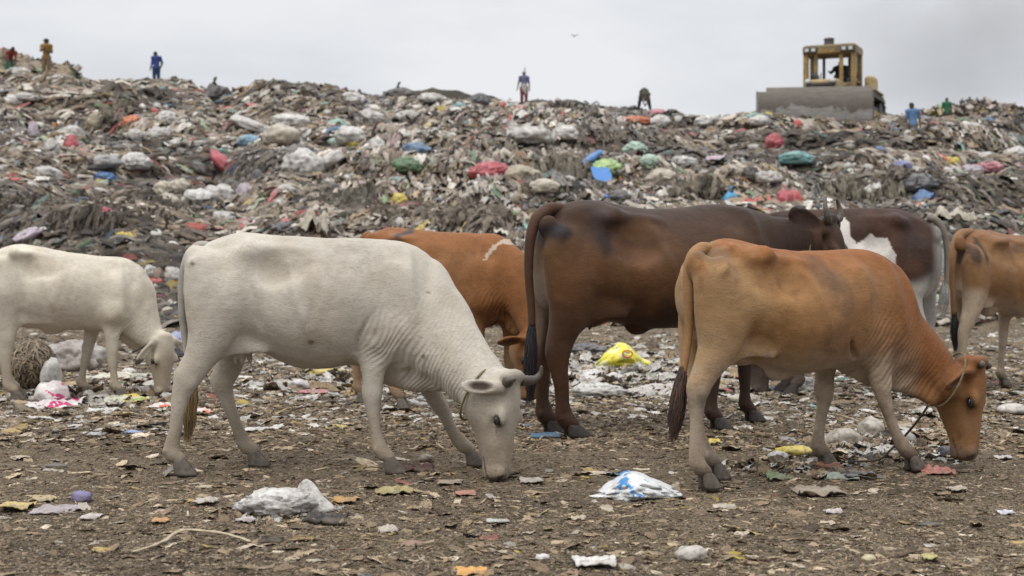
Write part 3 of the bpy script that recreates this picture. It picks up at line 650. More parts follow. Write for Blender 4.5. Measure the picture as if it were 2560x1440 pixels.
# ---------------------------------------------------------------- 3 dark brown cow
def cow_dark():
    c = Cow('big dark brown horned cow standing with raised head behind the tan cow', 1600, 8.95, rad(24), 'cattle grazing at the dump', .0125)
    c.v = Vol((-1.3, -.55, -.02), (1.75, .55, 1.8), .0125)
    c.mat = hide_material('dark_brown_hide', seed=7.7, damt=.3, dirt=(.03, .022, .018), rough=.58); c.hoofm = MAT_HOOFD; c.xleg = .9
    c.torso([(1368, 560, 780, .17), (1395, 522, 795, .21), (1440, 506, 800, .25), (1495, 505, 805, .27), (1555, 518, 815, .295), (1615, 526, 826, .325), (1680, 526, 826, .33), (1745, 519, 820, .30), (1805, 516, 812, .26), (1860, 524, 795, .22), (1900, 545, 760, .18)], cap=(.07, .12), tt=.40, tb=.15)
    c.chain([(1850, 655, 115, .17), (1905, 632, 88, .14), (1960, 618, 70, .115), (2005, 610, 58, .09), (2035, 602, 48, .075)], 0, -.08, k=.06)
    c.chain([(1860, 760, 50, .05), (1920, 720, 50, .04), (1980, 690, 35, .03)], k=.04)
    for y in (-.18, .18):
        c.ball(1535, 554, y*1.0, .07, .10, sc=(1.3, .8, .6)); c.ball(1372, 575, y*.6, .06, .06, sc=(1.1, .8, 1.3))
        c.ball(1600, 600, y*1.5, .13, .11, True, (1.2, .5, .9)); c.ball(1450, 560, y*1.45, .09, .09, True, (1.5, .7, .6))
        c.ball(1830, 665, y*.95, .15, .10, sc=(.7, .42, 1.1))
    c.leg([(1420, 640, 70, .09), (1432, 710, 76, .11), (1425, 780, 58, .09), (1406, 850, 42, .062), (1395, 900, 36, .05), (1398, 945, 28, .042), (1404, 990, 23, .036), (1406, 1035, 22, .034), (1409, 1062, 25, .04), (1418, 1078, 24, .04)], -.16, -.15, hoof_mat=MAT_HOOFD)
    c.leg([(1380, 660, 60, .09), (1372, 740, 46, .085), (1368, 810, 38, .07), (1360, 880, 33, .05), (1356, 930, 26, .04), (1356, 980, 21, .035), (1356, 1020, 20, .034), (1360, 1046, 24, .04), (1366, 1060, 22, .038)], .16, .12)
    c.leg([(1800, 700, 50, .08), (1800, 800, 40, .07), (1795, 880, 30, .05), (1785, 940, 24, .042), (1780, 1000, 17, .033), (1778, 1030, 19, .036), (1782, 1042, 19, .036)], -.14, -.15)
    c.leg([(1850, 700, 50, .08), (1860, 790, 36, .07), (1862, 860, 28, .05), (1862, 920, 23, .042), (1862, 975, 16, .033), (1862, 1005, 18, .036), (1868, 1018, 18, .036)], .14, .15)
    c.chain([(1450, 790, 30, .03), (1500, 782, 26, .02), (1560, 790, 10, .01)], -.15, -.2, .06)
    c.ball(1592, 824, 0, .06, .05, sc=(1.2, .5, .8)); c.ball(1470, 795, 0, .09, .05, sc=(1.2, 1.2, .8))
    for x in (1460, 1474): c.chain([(x, 808, 7, .016), (x, 826, 5, .012)], -.08, -.08, .01, 2)
    L = .54; th = rad(34)
    ears = [dict(sg=-1, d=(-.63, -.72, -.34), n=(.18, -.78, .6), l=.27, w=.26), dict(sg=1, d=(-.1, 1, -.2), n=(.5, .3, .8), l=.21, w=.27)]
    c.head(2082, 552, -.10, L, (.30, -.14, -.94), (math.cos(th)*.95, -math.sin(th), .33), ears,
           [dict(p=[(.02, -.13, -.02), (-.01, -.20, .02), (-.10, -.225, .04), (-.20, -.20, .055), (-.26, -.155, .075)], r=.052), dict(p=[(.02, .13, -.02), (-.01, .20, .02), (-.10, .225, .04), (-.19, .20, .055), (-.24, .155, .075)], r=.052)])
    c.ear_inner = ear_fn(c, ears, L)
    def coat(c, V, nrm):
        z = V[:, 2]; x = V[:, 0]; n = fbm(V*3.2, 31, 4); n2 = fbm(V*16, 5, 3)
        col = np.tile(np.array([.062, .029, .014]), (len(V), 1))
        zt = np.interp(x, c.tor[:, 0], c.tor[:, 1]); zb = np.interp(x, c.tor[:, 0], c.tor[:, 2]); q = (z-zb)/(zt-zb)
        col = mixc(col, (.135, .062, .025), sstep(-.15, .45, n)*.85)
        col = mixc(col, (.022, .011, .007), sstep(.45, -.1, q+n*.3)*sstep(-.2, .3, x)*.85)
        col = mixc(col, (.032, .016, .009), sstep(.68, 1.0, q+n*.35)*.8)
        col = mixc(col, (.030, .016, .010), sstep(c.tor[-1, 0]-.40, c.tor[-1, 0]+.05, x+n*.2)*.85)
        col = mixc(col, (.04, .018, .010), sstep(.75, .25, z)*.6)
        inner = sstep(-.1, -.6, nrm[:, 0])*sstep(.20, .08, np.abs(V[:, 1]))*sstep(1.15, 1.0, z)*sstep(.4, .6, z)*(x < c.tor[0, 0]+.25); col = mixc(col, (.20, .14, .10), inner*.9)
        for (px_, pz_, rx_, rz_, cc, st_) in c.patch:
            d = np.hypot((x-px_)/rx_, (z-pz_)/rz_)+n2*.25+n*.3; col = mixc(col, cc, sstep(1.1, .4, d)*st_)
        col, P = c.headmix(V, col, (.02, .015, .015), .8, .9, .5)
        m_ = (np.abs(P[:, 1]) < .35) & (P[:, 0] > .0) & (P[:, 0] < .6) & (P[:, 2] > -.6)
        col = np.where((m_ & (P[:, 2] < .06))[:, None], mixc(col, (.075, .038, .022), np.full(len(V), .6)), col)
        col = mixc(col, (.018, .014, .014), sstep(.08, .02, np.abs(P[:, 1]+.0))*m_*sstep(-.1, 0, P[:, 2])*.8)
        col = mixc(col, (.06, .035, .03), c.ear_inner(V)*.8)
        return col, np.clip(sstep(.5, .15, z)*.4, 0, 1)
    c.patch = []
    for (px_, py_, rx, rz, cc, st_) in ((1400, 580, .14, .07, (.012, .009, .012), .85), (1515, 590, .12, .20, (.020, .012, .012), .85), (1615, 580, .16, .10, (.15, .078, .036), .6), (1400, 655, .14, .10, (.12, .06, .022), .6), (1560, 690, .22, .10, (.14, .068, .026), .6), (1660, 640, .2, .12, (.12, .06, .025), .5)):
        p, _ = c.T(px_, py_, -.25); c.patch.append((p[0], p[2], rx, rz, cc, st_))
    t1, _ = c.T(1850, 655); t2, _ = c.T(2010, 610)
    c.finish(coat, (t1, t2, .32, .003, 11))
    c.tail([(1425, 530, 12, 0), (1385, 526, 16, -.01), (1362, 534, 17, -.02), (1340, 555, 15, -.05), (1325, 610, 13, -.06), (1322, 690, 11, -.06), (1328, 770, 10, -.06), (1330, 820, 9, -.06)], (.075, .036, .020), ((1330, 800), (1325, 1005), 15, -.06, (.008, .007, .008), (.02, .016, .016), 380))
    c.collar(ring_around(c.T(1993, 622, 0)[0], (1, 0, -.12), (0, 0, 1), .20, .14), .008)
    return c
cow_dark()

# ---------------------------------------------------------------- 4 white cow at the left edge
def cow_white_left():
    c = Cow('slim white hornless cow at the left edge, grazing with its face turned to the camera', 160, 11.2, rad(12), 'cattle grazing at the dump', .0125)
    c.mat = hide_material('cream_hide', seed=2.9, damt=.18, wrs=.3); c.hoofm = MAT_HOOF
    c.torso([(-52, 665, 775, .13), (-30, 642, 785, .17), (5, 624, 797, .20), (50, 614, 806, .225), (95, 619, 824, .26), (145, 629, 830, .275), (195, 637, 829, .27), (240, 643, 830, .24), (285, 646, 834, .20), (322, 655, 832, .175), (340, 668, 818, .155)], cap=(.06, .09), tt=.42, tb=.12)
    c.chain([(300, 745, 88, .15), (325, 772, 66, .125), (348, 805, 50, .105), (368, 835, 38, .085), (388, 856, 30, .07)], 0, -.08, k=.05)
    c.chain([(295, 812, 28, .04), (325, 830, 36, .035), (345, 850, 30, .03), (360, 875, 18, .025)], k=.035)
    for y in (-.16, .16):
        c.ball(50, 640, y*1.0, .055, .10, sc=(1.3, .8, .6)); c.ball(-45, 668, y*.6, .05, .06, sc=(1.1, .8, 1.3))
        c.ball(110, 672, y*1.5, .085, .08, True, (1.3, .5, .8)); c.ball(285, 745, y*.95, .12, .10, sc=(.7, .42, 1.1)); c.ball(285, 790, y*.88, .08, .10)
    c.leg([(-10, 690, 48, .08), (-2, 745, 50, .10), (8, 800, 38, .08), (14, 850, 27, .057), (12, 892, 22, .043), (14, 930, 15, .034), (17, 955, 13, .03), (20, 980, 14, .033), (26, 990, 13, .033)], -.15, -.14)
    c.leg([(-30, 720, 38, .08), (-22, 800, 28, .06), (-5, 880, 22, .045), (12, 930, 15, .034), (24, 965, 12, .03), (30, 975, 13, .033)], .15, .15)
    c.leg([(288, 730, 40, .07), (283, 790, 28, .062), (281, 830, 22, .048), (281, 880, 16, .038), (281, 910, 14, .036), (284, 935, 10, .028), (286, 958, 11, .031), (288, 968, 11, .031)], -.12, -.13)
    c.leg([(245, 760, 36, .07), (230, 830, 20, .05), (220, 880, 15, .038), (214, 908, 14, .036), (208, 935, 10, .028), (204, 960, 11, .031), (204, 970, 11, .031)], .12, .13)
    c.chain([(52, 800, 17, .02), (85, 795, 13, .012), (120, 803, 5, .01)], -.13, -.16, .05)
    c.ball(130, 828, 0, .05, .05, sc=(1.3, .5, .8)); c.ball(70, 808, 0, .06, .05, sc=(1.2, 1.2, .8))
    L = .47; th = rad(50)
    ears = [dict(sg=-1, d=(.85, -.75, .0), n=(.2, .2, 1), l=.21, w=.20), dict(sg=1, d=(.6, .8, -.1), n=(.2, -.1, 1), l=.17, w=.22)]
    c.head(418, 846, -.17, L, (-.02, .05, -1), (math.cos(th), -math.sin(th), -.1), ears, [], wsc=1.22, dsc=1.25)
    c.ear_inner = lambda V: np.zeros(len(V))
    t1, _ = c.T(300, 745); t2, _ = c.T(368, 838)
    def coat(c, V, nrm):
        col, d = white_coat(c, V, nrm); return col*np.array([1.08, 1.07, 1.04]), d*.5
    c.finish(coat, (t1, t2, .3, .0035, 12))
    c.tail([(-45, 640, 10, 0), (-62, 665, 9, 0), (-68, 720, 7, 0), (-66, 800, 6, 0), (-60, 850, 5, 0)], (.42, .39, .34), ((-60, 840), (-62, 940), 9, 0, (.16, .10, .04), (.30, .21, .10), 120))
    c.collar(ring_around(c.T(372, 862, -.02)[0], (.5, 0, -.9), (1, 0, .3), .145, .12), .007, MAT_ROPE2)
    return c
cow_white_left()

# ---------------------------------------------------------------- 5 orange brown cow between
def cow_orange():
    c = Cow('orange brown cow with a white shoulder streak standing behind the large white cow', 1110, 10.3, rad(-30), 'cattle grazing at the dump', .0125)
    c.mat = hide_material('orange_hide', seed=9.2, damt=.25, rough=.65); c.hoofm = MAT_HOOF; c.xleg = .75
    c.torso([(918, 606, 780, .15), (940, 584, 795, .19), (975, 573, 805, .225), (1020, 576, 815, .25), (1065, 580, 825, .28), (1110, 583, 830, .28), (1155, 586, 830, .25), (1200, 589, 828, .215), (1235, 594, 822, .185), (1258, 606, 800, .16)], cap=(.06, .09), tt=.45, tb=.12)
    c.chain([(1235, 690, 92, .15), (1275, 705, 74, .13), (1302, 740, 54, .115), (1318, 785, 40, .09), (1324, 815, 32, .075)], 0, -.08, k=.05)
    c.chain([(1235, 760, 40, .045), (1265, 790, 34, .035), (1290, 820, 22, .03)], k=.035)
    for y in (-.16, .16):
        c.ball(995, 604, y*1.0, .055, .10, sc=(1.3, .8, .6)); c.ball(925, 612, y*.6, .05, .06, sc=(1.1, .8, 1.3))
        c.ball(1060, 640, y*1.5, .085, .08, True, (1.3, .5, .8)); c.ball(1205, 710, y*1.05, .13, .10, sc=(.7, .42, 1.1)); c.ball(1215, 760, y*.88, .08, .10)
    c.ball(1240, 818, 0, .07, .05, True, (1, .5, 1))
    c.leg([(935, 680, 50, .08), (945, 750, 48, .10), (958, 820, 34, .08), (962, 880, 26, .055), (955, 915, 23, .043), (965, 950, 16, .034), (975, 975, 13, .031), (988, 1000, 14, .033), (996, 1010, 13, .033)], -.15, -.14)
    c.leg([(900, 700, 44, .08), (895, 790, 30, .07), (888, 870, 22, .045), (890, 920, 15, .034), (893, 960, 12, .03), (894, 985, 13, .033), (897, 995, 13, .033)], .15, .13)
    c.leg([(1185, 740, 42, .07), (1188, 810, 30, .06), (1190, 870, 24, .048), (1192, 930, 18, .038), (1192, 960, 16, .036), (1194, 1000, 12, .029), (1196, 1030, 13, .032), (1196, 1040, 13, .032)], -.13, -.13)
    c.leg([(1270, 760, 36, .07), (1276, 830, 24, .055), (1277, 880, 20, .045), (1275, 920, 17, .038), (1275, 950, 14, .035), (1274, 985, 12, .029), (1275, 1010, 13, .032), (1275, 1020, 13, .032)], .12, .13)
    L = .48; th = rad(52)
    ears = [dict(sg=-1, d=(.12, -1, -.25), n=(.5, .0, .8), l=.19, w=.24), dict(sg=1, d=(.2, 1, -.3), n=(.4, .0, .9), l=.18, w=.24)]
    c.head(1345, 836, -.14, L, (-.04, .05, -1), (math.cos(th), -math.sin(th), -.05), ears, [])
    c.ear_inner = ear_fn(c, ears, L)
    base = tan_coat((.22, .100, .037), (.36, .23, .14), (.14, .075, .04), legs=(.30, .20, .12), neck=(.23, .092, .030), spine=(.24, .085, .022), nose=(.02, .018, .018))
    pl = [c.T(x, y, -.2)[0] for x, y in ((1200, 660), (1208, 622), (1232, 600), (1262, 600), (1290, 612), (1255, 608), (1228, 618), (1214, 640))]
    poly = [(p[0], p[2]) for p in pl]
    dk = c.T(1000, 590, -.15)[0]
    def coat(c, V, nrm):
        col, d = base(c, V, nrm); P = V+.030*np.stack([fbm(V*25, 1, 2), 0*V[:, 0], fbm(V*25, 2, 2)], 1)
        col = mixc(col, (.50, .41, .33), inpoly(P[:, 0], P[:, 2], poly)*(V[:, 1] < .05)*.8)
        q = np.hypot((V[:, 0]-dk[0])/.06, (V[:, 2]-dk[2])/.06)+fbm(V*30, 3, 2)*.7; col = mixc(col, (.05, .04, .04), sstep(1, .5, q)*(V[:, 1] < 0)*.9)
        return col, d*.5
    t1, _ = c.T(1235, 690); t2, _ = c.T(1318, 785)
    c.finish(coat, (t1, t2, .3, .005, 14))
    c.tail([(925, 590, 10, 0), (905, 605, 9, 0), (893, 650, 7, 0), (888, 720, 6, 0), (888, 790, 5, 0)], (.30, .13, .045), ((888, 780), (886, 900), 9, 0, (.03, .02, .015), (.10, .05, .03), 100))
    return c
cow_orange()

# ---------------------------------------------------------------- 6 pied cow facing away to the left
def cow_pied():
    c = Cow('dark brown cow with white belly patches behind, facing left with its rump to the right', 2120, 11.6, rad(172), 'cattle grazing at the dump', .014)
    c.mat = hide_material('pied_hide', seed=5.5, damt=.2, rough=.65); c.hoofm = MAT_HOOFD; c.xleg = 9
    c.v = Vol((-1.2, -.55, -.02), (1.6, .55, 1.75), .014)
    c.torso([(2335, 575, 730, .15), (2318, 555, 745, .19), (2290, 541, 760, .22), (2250, 527, 775, .25), (2205, 523, 795, .28), (2155, 523, 805, .29), (2100, 525, 808, .285), (2045, 527, 806, .25), (1990, 529, 800, .215), (1945, 533, 795, .19), (1910, 540, 780, .165)], cap=(.06, .1), tt=.42, tb=.12)
    c.chain([(1960, 650, 90, .15), (1930, 690, 70, .13), (1905, 740, 55, .115), (1885, 800, 46, .10), (1875, 840, 42, .09)], k=.06)
    for y in (-.17, .17):
        c.ball(2245, 559, y*.95, .045, .10, sc=(1.3, .8, .6)); c.ball(2335, 590, y*.6, .055, .06, sc=(1.1, .8, 1.3)); c.ball(2180, 600, y*1.5, .10, .09, True, (1.3, .5, .8))
        c.ball(1990, 665, y*1.05, .13, .10, sc=(.7, .42, 1.1))
    # its left side faces the camera: +y is near
    c.leg([(2285, 640, 50, .09), (2275, 700, 48, .11), (2272, 755, 36, .09), (2290, 815, 26, .06), (2312, 860, 23, .047), (2312, 900, 16, .036), (2308, 935, 14, .032), (2302, 965, 15, .036), (2298, 975, 14, .035)], .16, .15)
    c.leg([(2310, 640, 46, .09), (2312, 700, 32, .07), (2315, 760, 25, .055), (2320, 800, 22, .043), (2318, 850, 15, .036), (2315, 900, 13, .032), (2310, 940, 15, .036), (2306, 950, 14, .035)], -.15, -.14)
    for x, y in ((2000, .13), (1975, -.13)): c.leg([(x, 700, 38, .07), (x, 800, 26, .055), (x-2, 860, 18, .04), (x-2, 920, 13, .032), (x-2, 955, 14, .034), (x-4, 968, 14, .034)], y, y)
    L = .50
    ears = [dict(sg=-1, d=(.1, -1, -.3), n=(.4, .0, .9), l=.18, w=.25), dict(sg=1, d=(.1, 1, -.3), n=(.4, .0, .9), l=.18, w=.25)]
    c.head(1868, 838, 0, L, (.05, 0, -1), (-1, 0, 0), ears, [])
    c.ear_inner = ear_fn(c, ears, L)
    mk = lambda pts: [(c.T(x, y, .2)[0][0], c.T(x, y, .2)[0][2]) for x, y in pts]
    A = mk(((2104, 540), (2122, 552), (2126, 590), (2138, 612), (2160, 600), (2180, 590), (2200, 600), (2222, 598), (2226, 622), (2240, 650), (2236, 690), (2200, 760), (2100, 780), (1980, 720), (1960, 640), (2060, 640), (2090, 600)))
    B = mk(((2268, 690), (2290, 650), (2310, 600), (2330, 560), (2345, 600), (2350, 700), (2345, 1000), (2250, 1000), (2250, 800)))
    def coat(c, V, nrm):
        n = fbm(V*4, 3, 3); n2 = fbm(V*20, 6, 2)
        col = np.tile(np.array([.045, .022, .016]), (len(V), 1)); col = mixc(col, (.075, .034, .020), sstep(-.1, .5, n)*.7); col = mixc(col, (.025, .015, .013), sstep(0, -.5, n)*.6)
        P = V+.02*np.stack([fbm(V*14, 1, 3), 0*n, fbm(V*14, 2, 3)], 1)
        wm = inpoly(P[:, 0], P[:, 2], A)*(V[:, 1] > -.1)
        col = mixc(col, (.56, .52, .47), wm*.95)
        col = mixc(col, (.46, .43, .39), (sstep(1.0, .82, V[:, 2]+n*.12)*(V[:, 0] < -.30)*.9)); col = mixc(col, (.09, .075, .065), sstep(.3, .1, V[:, 2])*.6)
        col = mixc(col, (.36, .34, .32), sstep(c.tor[0, 0]+.06, c.tor[0, 0]-.03, V[:, 0])*.7)
        return col, np.clip(sstep(.5, .15, V[:, 2])*.4+.1, 0, 1)
    c.finish(coat)
    c.tail([(2318, 548, 9, 0), (2342, 556, 9, 0), (2358, 580, 8, 0), (2366, 620, 7, 0), (2367, 680, 6, 0), (2364, 740, 6, 0)], (.20, .17, .14), ((2364, 700), (2358, 800), 12, 0, (.28, .26, .24), (.42, .4, .37), 130))
    return c
cow_pied()

# ---------------------------------------------------------------- 7 tan cow at the right edge
def cow_edge():
    c = Cow('light brown cow cut off by the right edge, showing its rump and black tail tuft', 2520, 12.2, rad(30), 'cattle grazing at the dump', .014)
    c.mat = hide_material('fawn_hide', seed=6.4, damt=.3, rough=.65); c.hoofm = MAT_HOOF; c.xleg = 9
    c.torso([(2398, 602, 735, .15), (2415, 586, 750, .19), (2442, 577, 765, .215), (2475, 580, 776, .235), (2510, 588, 788, .265), (2550, 592, 798, .285), (2590, 594, 798, .28), (2630, 594, 790, .25), (2665, 593, 788, .215), (2700, 594, 786, .19), (2725, 602, 778, .16)], cap=(.06, .1), tt=.42, tb=.12)
    c.chain([(2700, 680, 75, .15), (2735, 705, 60, .13), (2770, 740, 46, .11), (2800, 775, 38, .09)], k=.06)
    for y in (-.17, .17):
        c.ball(2500, 610, y*1.0, .06, .10, sc=(1.3, .8, .6)); c.ball(2400, 612, y*.6, .05, .06, sc=(1.1, .8, 1.3)); c.ball(2535, 640, y*1.5, .10, .09, True, (1.3, .5, .8)); c.ball(2430, 605, y*1.35, .06, .07, True, (1.5, .7, .6))
        c.ball(2670, 685, y*1.05, .13, .10, sc=(.7, .42, 1.1))
    c.leg([(2438, 660, 40, .09), (2440, 715, 40, .10), (2432, 765, 28, .08), (2418, 805, 21, .055), (2408, 833, 18, .044), (2407, 870, 13, .035), (2408, 905, 12, .031), (2408, 935, 13, .034), (2412, 945, 12, .034)], -.15, -.14)
    c.leg([(2402, 670, 34, .09), (2395, 720, 26, .08), (2391, 770, 21, .055), (2390, 815, 17, .042), (2393, 860, 12, .034), (2396, 900, 11, .031), (2399, 920, 12, .034)], .15, .11)
    c.leg([(2680, 700, 34, .07), (2670, 780, 22, .05), (2668, 830, 16, .038), (2668, 880, 11, .03), (2668, 910, 12, .033), (2670, 920, 12, .033)], -.12, -.13)
    c.leg([(2530, 730, 30, .07), (2512, 790, 18, .05), (2508, 830, 15, .038), (2507, 855, 14, .036), (2503, 890, 10, .028), (2502, 920, 11, .031), (2502, 930, 11, .031)], .12, .13)
    c.ball(2470, 782, 0, .06, .05, sc=(1.2, 1, .8)); c.chain([(2450, 762, 14, .02), (2475, 766, 8, .012)], -.12, -.12, .06)
    L = .48
    ears = [dict(sg=-1, d=(.1, -1, -.3), n=(.4, .0, .9), l=.18, w=.25), dict(sg=1, d=(.1, 1, -.3), n=(.4, .0, .9), l=.18, w=.25)]
    c.head(2830, 760, 0, L, (.2, 0, -1), (1, 0, .2), ears, [])
    c.ear_inner = ear_fn(c, ears, L)
    p = c.T(2425, 645, -.15)[0]; p2 = c.T(2392, 640, .1)[0]
    c.patch = [(p[0], p[2], .07, .11, (.03, .02, .018), .8), (p2[0], p2[2], .05, .12, (.02, .015, .015), .8), (c.T(2560, 625, -.2)[0][0], c.T(2560, 625, -.2)[0][2], .2, .05, (.09, .045, .025), .6)]
    c.finish(tan_coat((.24, .125, .056), (.45, .37, .28), (.12, .075, .045), legs=(.46, .39, .31), neck=(.2, .1, .05), spine=(.19, .085, .035)))
    c.tail([(2430, 584, 10, 0), (2402, 590, 12, -.02), (2386, 620, 11, -.05), (2380, 670, 9, -.06), (2382, 730, 7, -.06), (2384, 790, 6, -.06)], (.25, .13, .06), ((2386, 780), (2388, 880), 11, -.06, (.008, .008, .01), (.02, .018, .02), 160))
    return c
cow_edge()
# ================================================================== GARBAGE HILL
RIDGE = [(-200, 196, 58), (0, 197, 58), (120, 200, 60), (250, 206, 64), (400, 214, 67), (480, 222, 67), (560, 238, 66), (610, 222, 66), (660, 213, 66), (770, 214, 66), (860, 228, 66), (960, 243, 66), (1080, 248, 66), (1180, 252, 66), (1300, 262, 66), (1400, 262, 66), (1500, 264, 65), (1600, 273, 62), (1700, 283, 58), (1780, 296, 55), (1880, 292, 52), (1980, 290, 51), (2200, 290, 51), (2300, 296, 51), (2420, 300, 52), (2560, 312, 54), (2760, 318, 55)]
_ru, _rp, _rd = [np.array(v, float) for v in zip(*RIDGE)]; _rp = _rp+7
_BT = np.array([0, .022, .055, .10, .16, .22, .30, .36, .42, .50, .58, .70, .85, 1.0])
_BS = np.array([0, .09, .20, .285, .315, .335, .37, .42, .52, .60, .66, .76, .89, 1.0])
_BT2 = np.array([0, .035, .09, .16, .24, .30, .36, .42, .48, .58, .68, .78, .88, 1.0])
_BS2 = np.array([0, .06, .16, .255, .33, .37, .44, .52, .57, .64, .74, .86, .94, 1.0])
def vn2(x, y, f, s): return fbm(np.stack([x*f, y*f, np.zeros_like(x)+s*3.7], -1), s, 3)
def hill(x, y, detail=True):
    x = np.asarray(x, float); y = np.asarray(y, float)
    u = CX+F*x/np.maximum(y, 5)
    w1 = vn2(x, y, .11, 1); w2 = vn2(x, y, .33, 2)
    yr = np.interp(u, _ru, _rd); zr = CH+(HZ-np.interp(u, _ru, _rp))/F*yr
    y0 = 26.0+1.5*w1-1.2*np.clip((u-1900)/600, 0, 1)
    t = (y-y0)/(yr-y0)+.045*w1*np.clip((yr-y)/8, 0, 1)+.03*w2*np.clip((yr-y)/5, 0, 1)
    m_ = sstep(-.25, .25, vn2(x, y*.4, .09, 5)+.25*np.sin(u/260+1.0))
    S = np.interp(t, _BT, _BS)*m_+np.interp(t, _BT2, _BS2)*(1-m_)
    over = np.clip(t-1, 0, None)
    z = zr*np.clip(S, 0, 1)-over*2.0
    inn = sstep(0, .12, t)*sstep(1.0, .92, t)
    z = z+inn*(.50*w1+.50*w2)
    hs = 1.05; q_ = z/hs+.55*vn2(x, y*.6, .16, 11)+.12*vn2(x, y, .6, 12); fl_ = np.floor(q_); fr_ = q_-fl_; tz = hs*(fl_+sstep(.62, 1.0, fr_)*.8+.2*fr_-q_)
    z = z+inn*tz*.75
    z = z+sstep(-.02, .05, t)*np.where(t < .93, 1, .45)*(.14*vn2(x, y, .9, 3)+.09*vn2(x, y, 2.2, 4))
    # gullies running down the slope
    z = z+inn*.16*np.sin(x*1.35+2.2*vn2(x, y*.3, .25, 8))*sstep(-.1, .4, vn2(x, y, .15, 9))
    base = .035*vn2(x, y, .35, 6)*sstep(9, 14, y)+.02*vn2(x, y, 1.3, 7)*sstep(8, 12, y)
    return np.where(t > 0, z, 0)+base
def fan_grid(y0, y1, ny, u0, u1, nu, zf, logy=True):
    ys = np.geomspace(y0, y1, ny) if logy else np.linspace(y0, y1, ny); us = np.linspace(u0, u1, nu)
    U, Y = np.meshgrid(us, ys); X = (U-CX)/F*Y; Z = zf(X, Y); V = np.stack([X, Y, Z], -1).reshape(-1, 3)
    i = np.arange(ny-1)[:, None]*nu+np.arange(nu-1)[None]; q = np.stack([i, i+1, i+1+nu, i+nu], -1).reshape(-1, 4)
    return V, q

def soil_mat():
    m, t, b = nodes_of('dump_soil')
    c = N(t, 'ShaderNodeTexCoord').outputs['Object']
    n1 = noise(t, .9, 5, .6, c); n2 = noise(t, 6, 6, .7, c); n3 = noise(t, 38, 5, .75, c, stretch=(.32, 1.1, 1)); n4 = noise(t, 150, 3, .7, c, stretch=(.5, 1, 1))
    base = ramp(t, n2, [(.28, (.080, .061, .041)), (.50, (.170, .132, .090)), (.72, (.265, .212, .150))])
    base = mix(t, 1, base, ramp(t, n1, [(.34, .60), (.66, 1.20)]), 'MULTIPLY')
    base = mix(t, 1, base, ramp(t, n3, [(.30, .50), (.70, 1.30)]), 'MULTIPLY')
    base = mix(t, ramp(t, n4, [(.64, 0), (.70, 1)]), base, (.36, .30, .22))
    t.links.new(base, b.inputs['Base Color']); b.inputs['Roughness'].default_value = .95; b.inputs['Specular IOR Level'].default_value = .15
    p = bump(t, None, n3, .9, .03); p = bump(t, None, n4, .7, .008, p); bump(t, b, n2, .6, .06, p)
    return m
def heap_mat():
    m, t, b = nodes_of('compacted_garbage')
    c = N(t, 'ShaderNodeTexCoord').outputs['Object']
    n1 = noise(t, .5, 4, .6, c); n2 = noise(t, 3.5, 6, .7, c); n3 = noise(t, 14, 4, .7, c)
    base = ramp(t, n2, [(.3, (.035, .028, .023)), (.5, (.075, .062, .052)), (.72, (.16, .14, .12))])
    base = mix(t, 1, base, ramp(t, n1, [(.35, .6), (.65, 1.2)]), 'MULTIPLY')
    base = mix(t, ramp(t, n3, [(.60, 0), (.66, .8)]), base, (.30, .28, .26))
    t.links.new(base, b.inputs['Base Color']); b.inputs['Roughness'].default_value = .9
    p = bump(t, None, n3, .8, .06); bump(t, b, n2, .8, .2, p); return m
def trash_mat(name='loose_plastic', rough=.55, nscale=9, spec=.35, bs=.5):
    m, t, b = nodes_of(name)
    a = N(t, 'ShaderNodeAttribute', attribute_name='Col'); c = N(t, 'ShaderNodeTexCoord').outputs['Object']
    n1 = noise(t, nscale, 4, .65, c); n2 = noise(t, nscale*4, 3, .7, c)
    col = mix(t, 1, a.outputs['Color'], ramp(t, n1, [(.30, .55), (.65, 1.12)]), 'MULTIPLY')
    col = mix(t, ramp(t, n2, [(.50, 0), (.68, .55)]), col, (.13, .105, .08))
    t.links.new(col, b.inputs['Base Color']); b.inputs['Roughness'].default_value = rough; b.inputs['Specular IOR Level'].default_value = spec
    bump(t, b, n2, bs, .02); return m
MAT_SOIL = soil_mat(); MAT_HEAP = heap_mat(); MAT_TRASH = trash_mat(); MAT_LITTER = trash_mat('flattened_litter', .8, 22, .2, .6)

# ---- ground: one sheet to the horizon, fine near the camera
def gz(x, y):
    x = np.asarray(x, float); y = np.asarray(y, float)
    z = hill(x, y)
    f = sstep(13, 9, y)
    P = np.stack([x, y, 0*x], -1)
    z = z+f*(.012*fbm(P*2.0, 41, 3)+.013*fbm(P*np.array([9, 14, 1.]), 42, 3)+.010*np.maximum(fbm(P*np.array([22, 38, 1.]), 43, 2), -.1))
    return z
V, q = fan_grid(3.9, 14, 620, -900, 3500, 760, gz)
V2, q2 = fan_grid(14, 30, 130, -2600, 5200, 460, gz)
V3 = np.array([(-2500, -60, -.06), (2500, -60, -.06), (2500, 2500, -.06), (-2500, 2500, -.06)], float)
g, fs, _ = merge([(V, [q]), (V2, [q2]), (V3, [np.array([(0, 1, 2, 3)])])])
tag(mesh_obj('ground', g, fs, MAT_SOIL), kind='structure')
V4, q4 = fan_grid(1.0, 3.92, 30, -3000, 5600, 60, lambda x, y: 0*x-.004); tag(mesh_obj('ground', V4, q4, MAT_SOIL), kind='structure')
V, q = fan_grid(22, 95, 430, -1100, 3700, 700, lambda x, y: hill(x, y)-.012)
tag(mesh_obj('hill', V, q, MAT_HEAP), kind='structure')
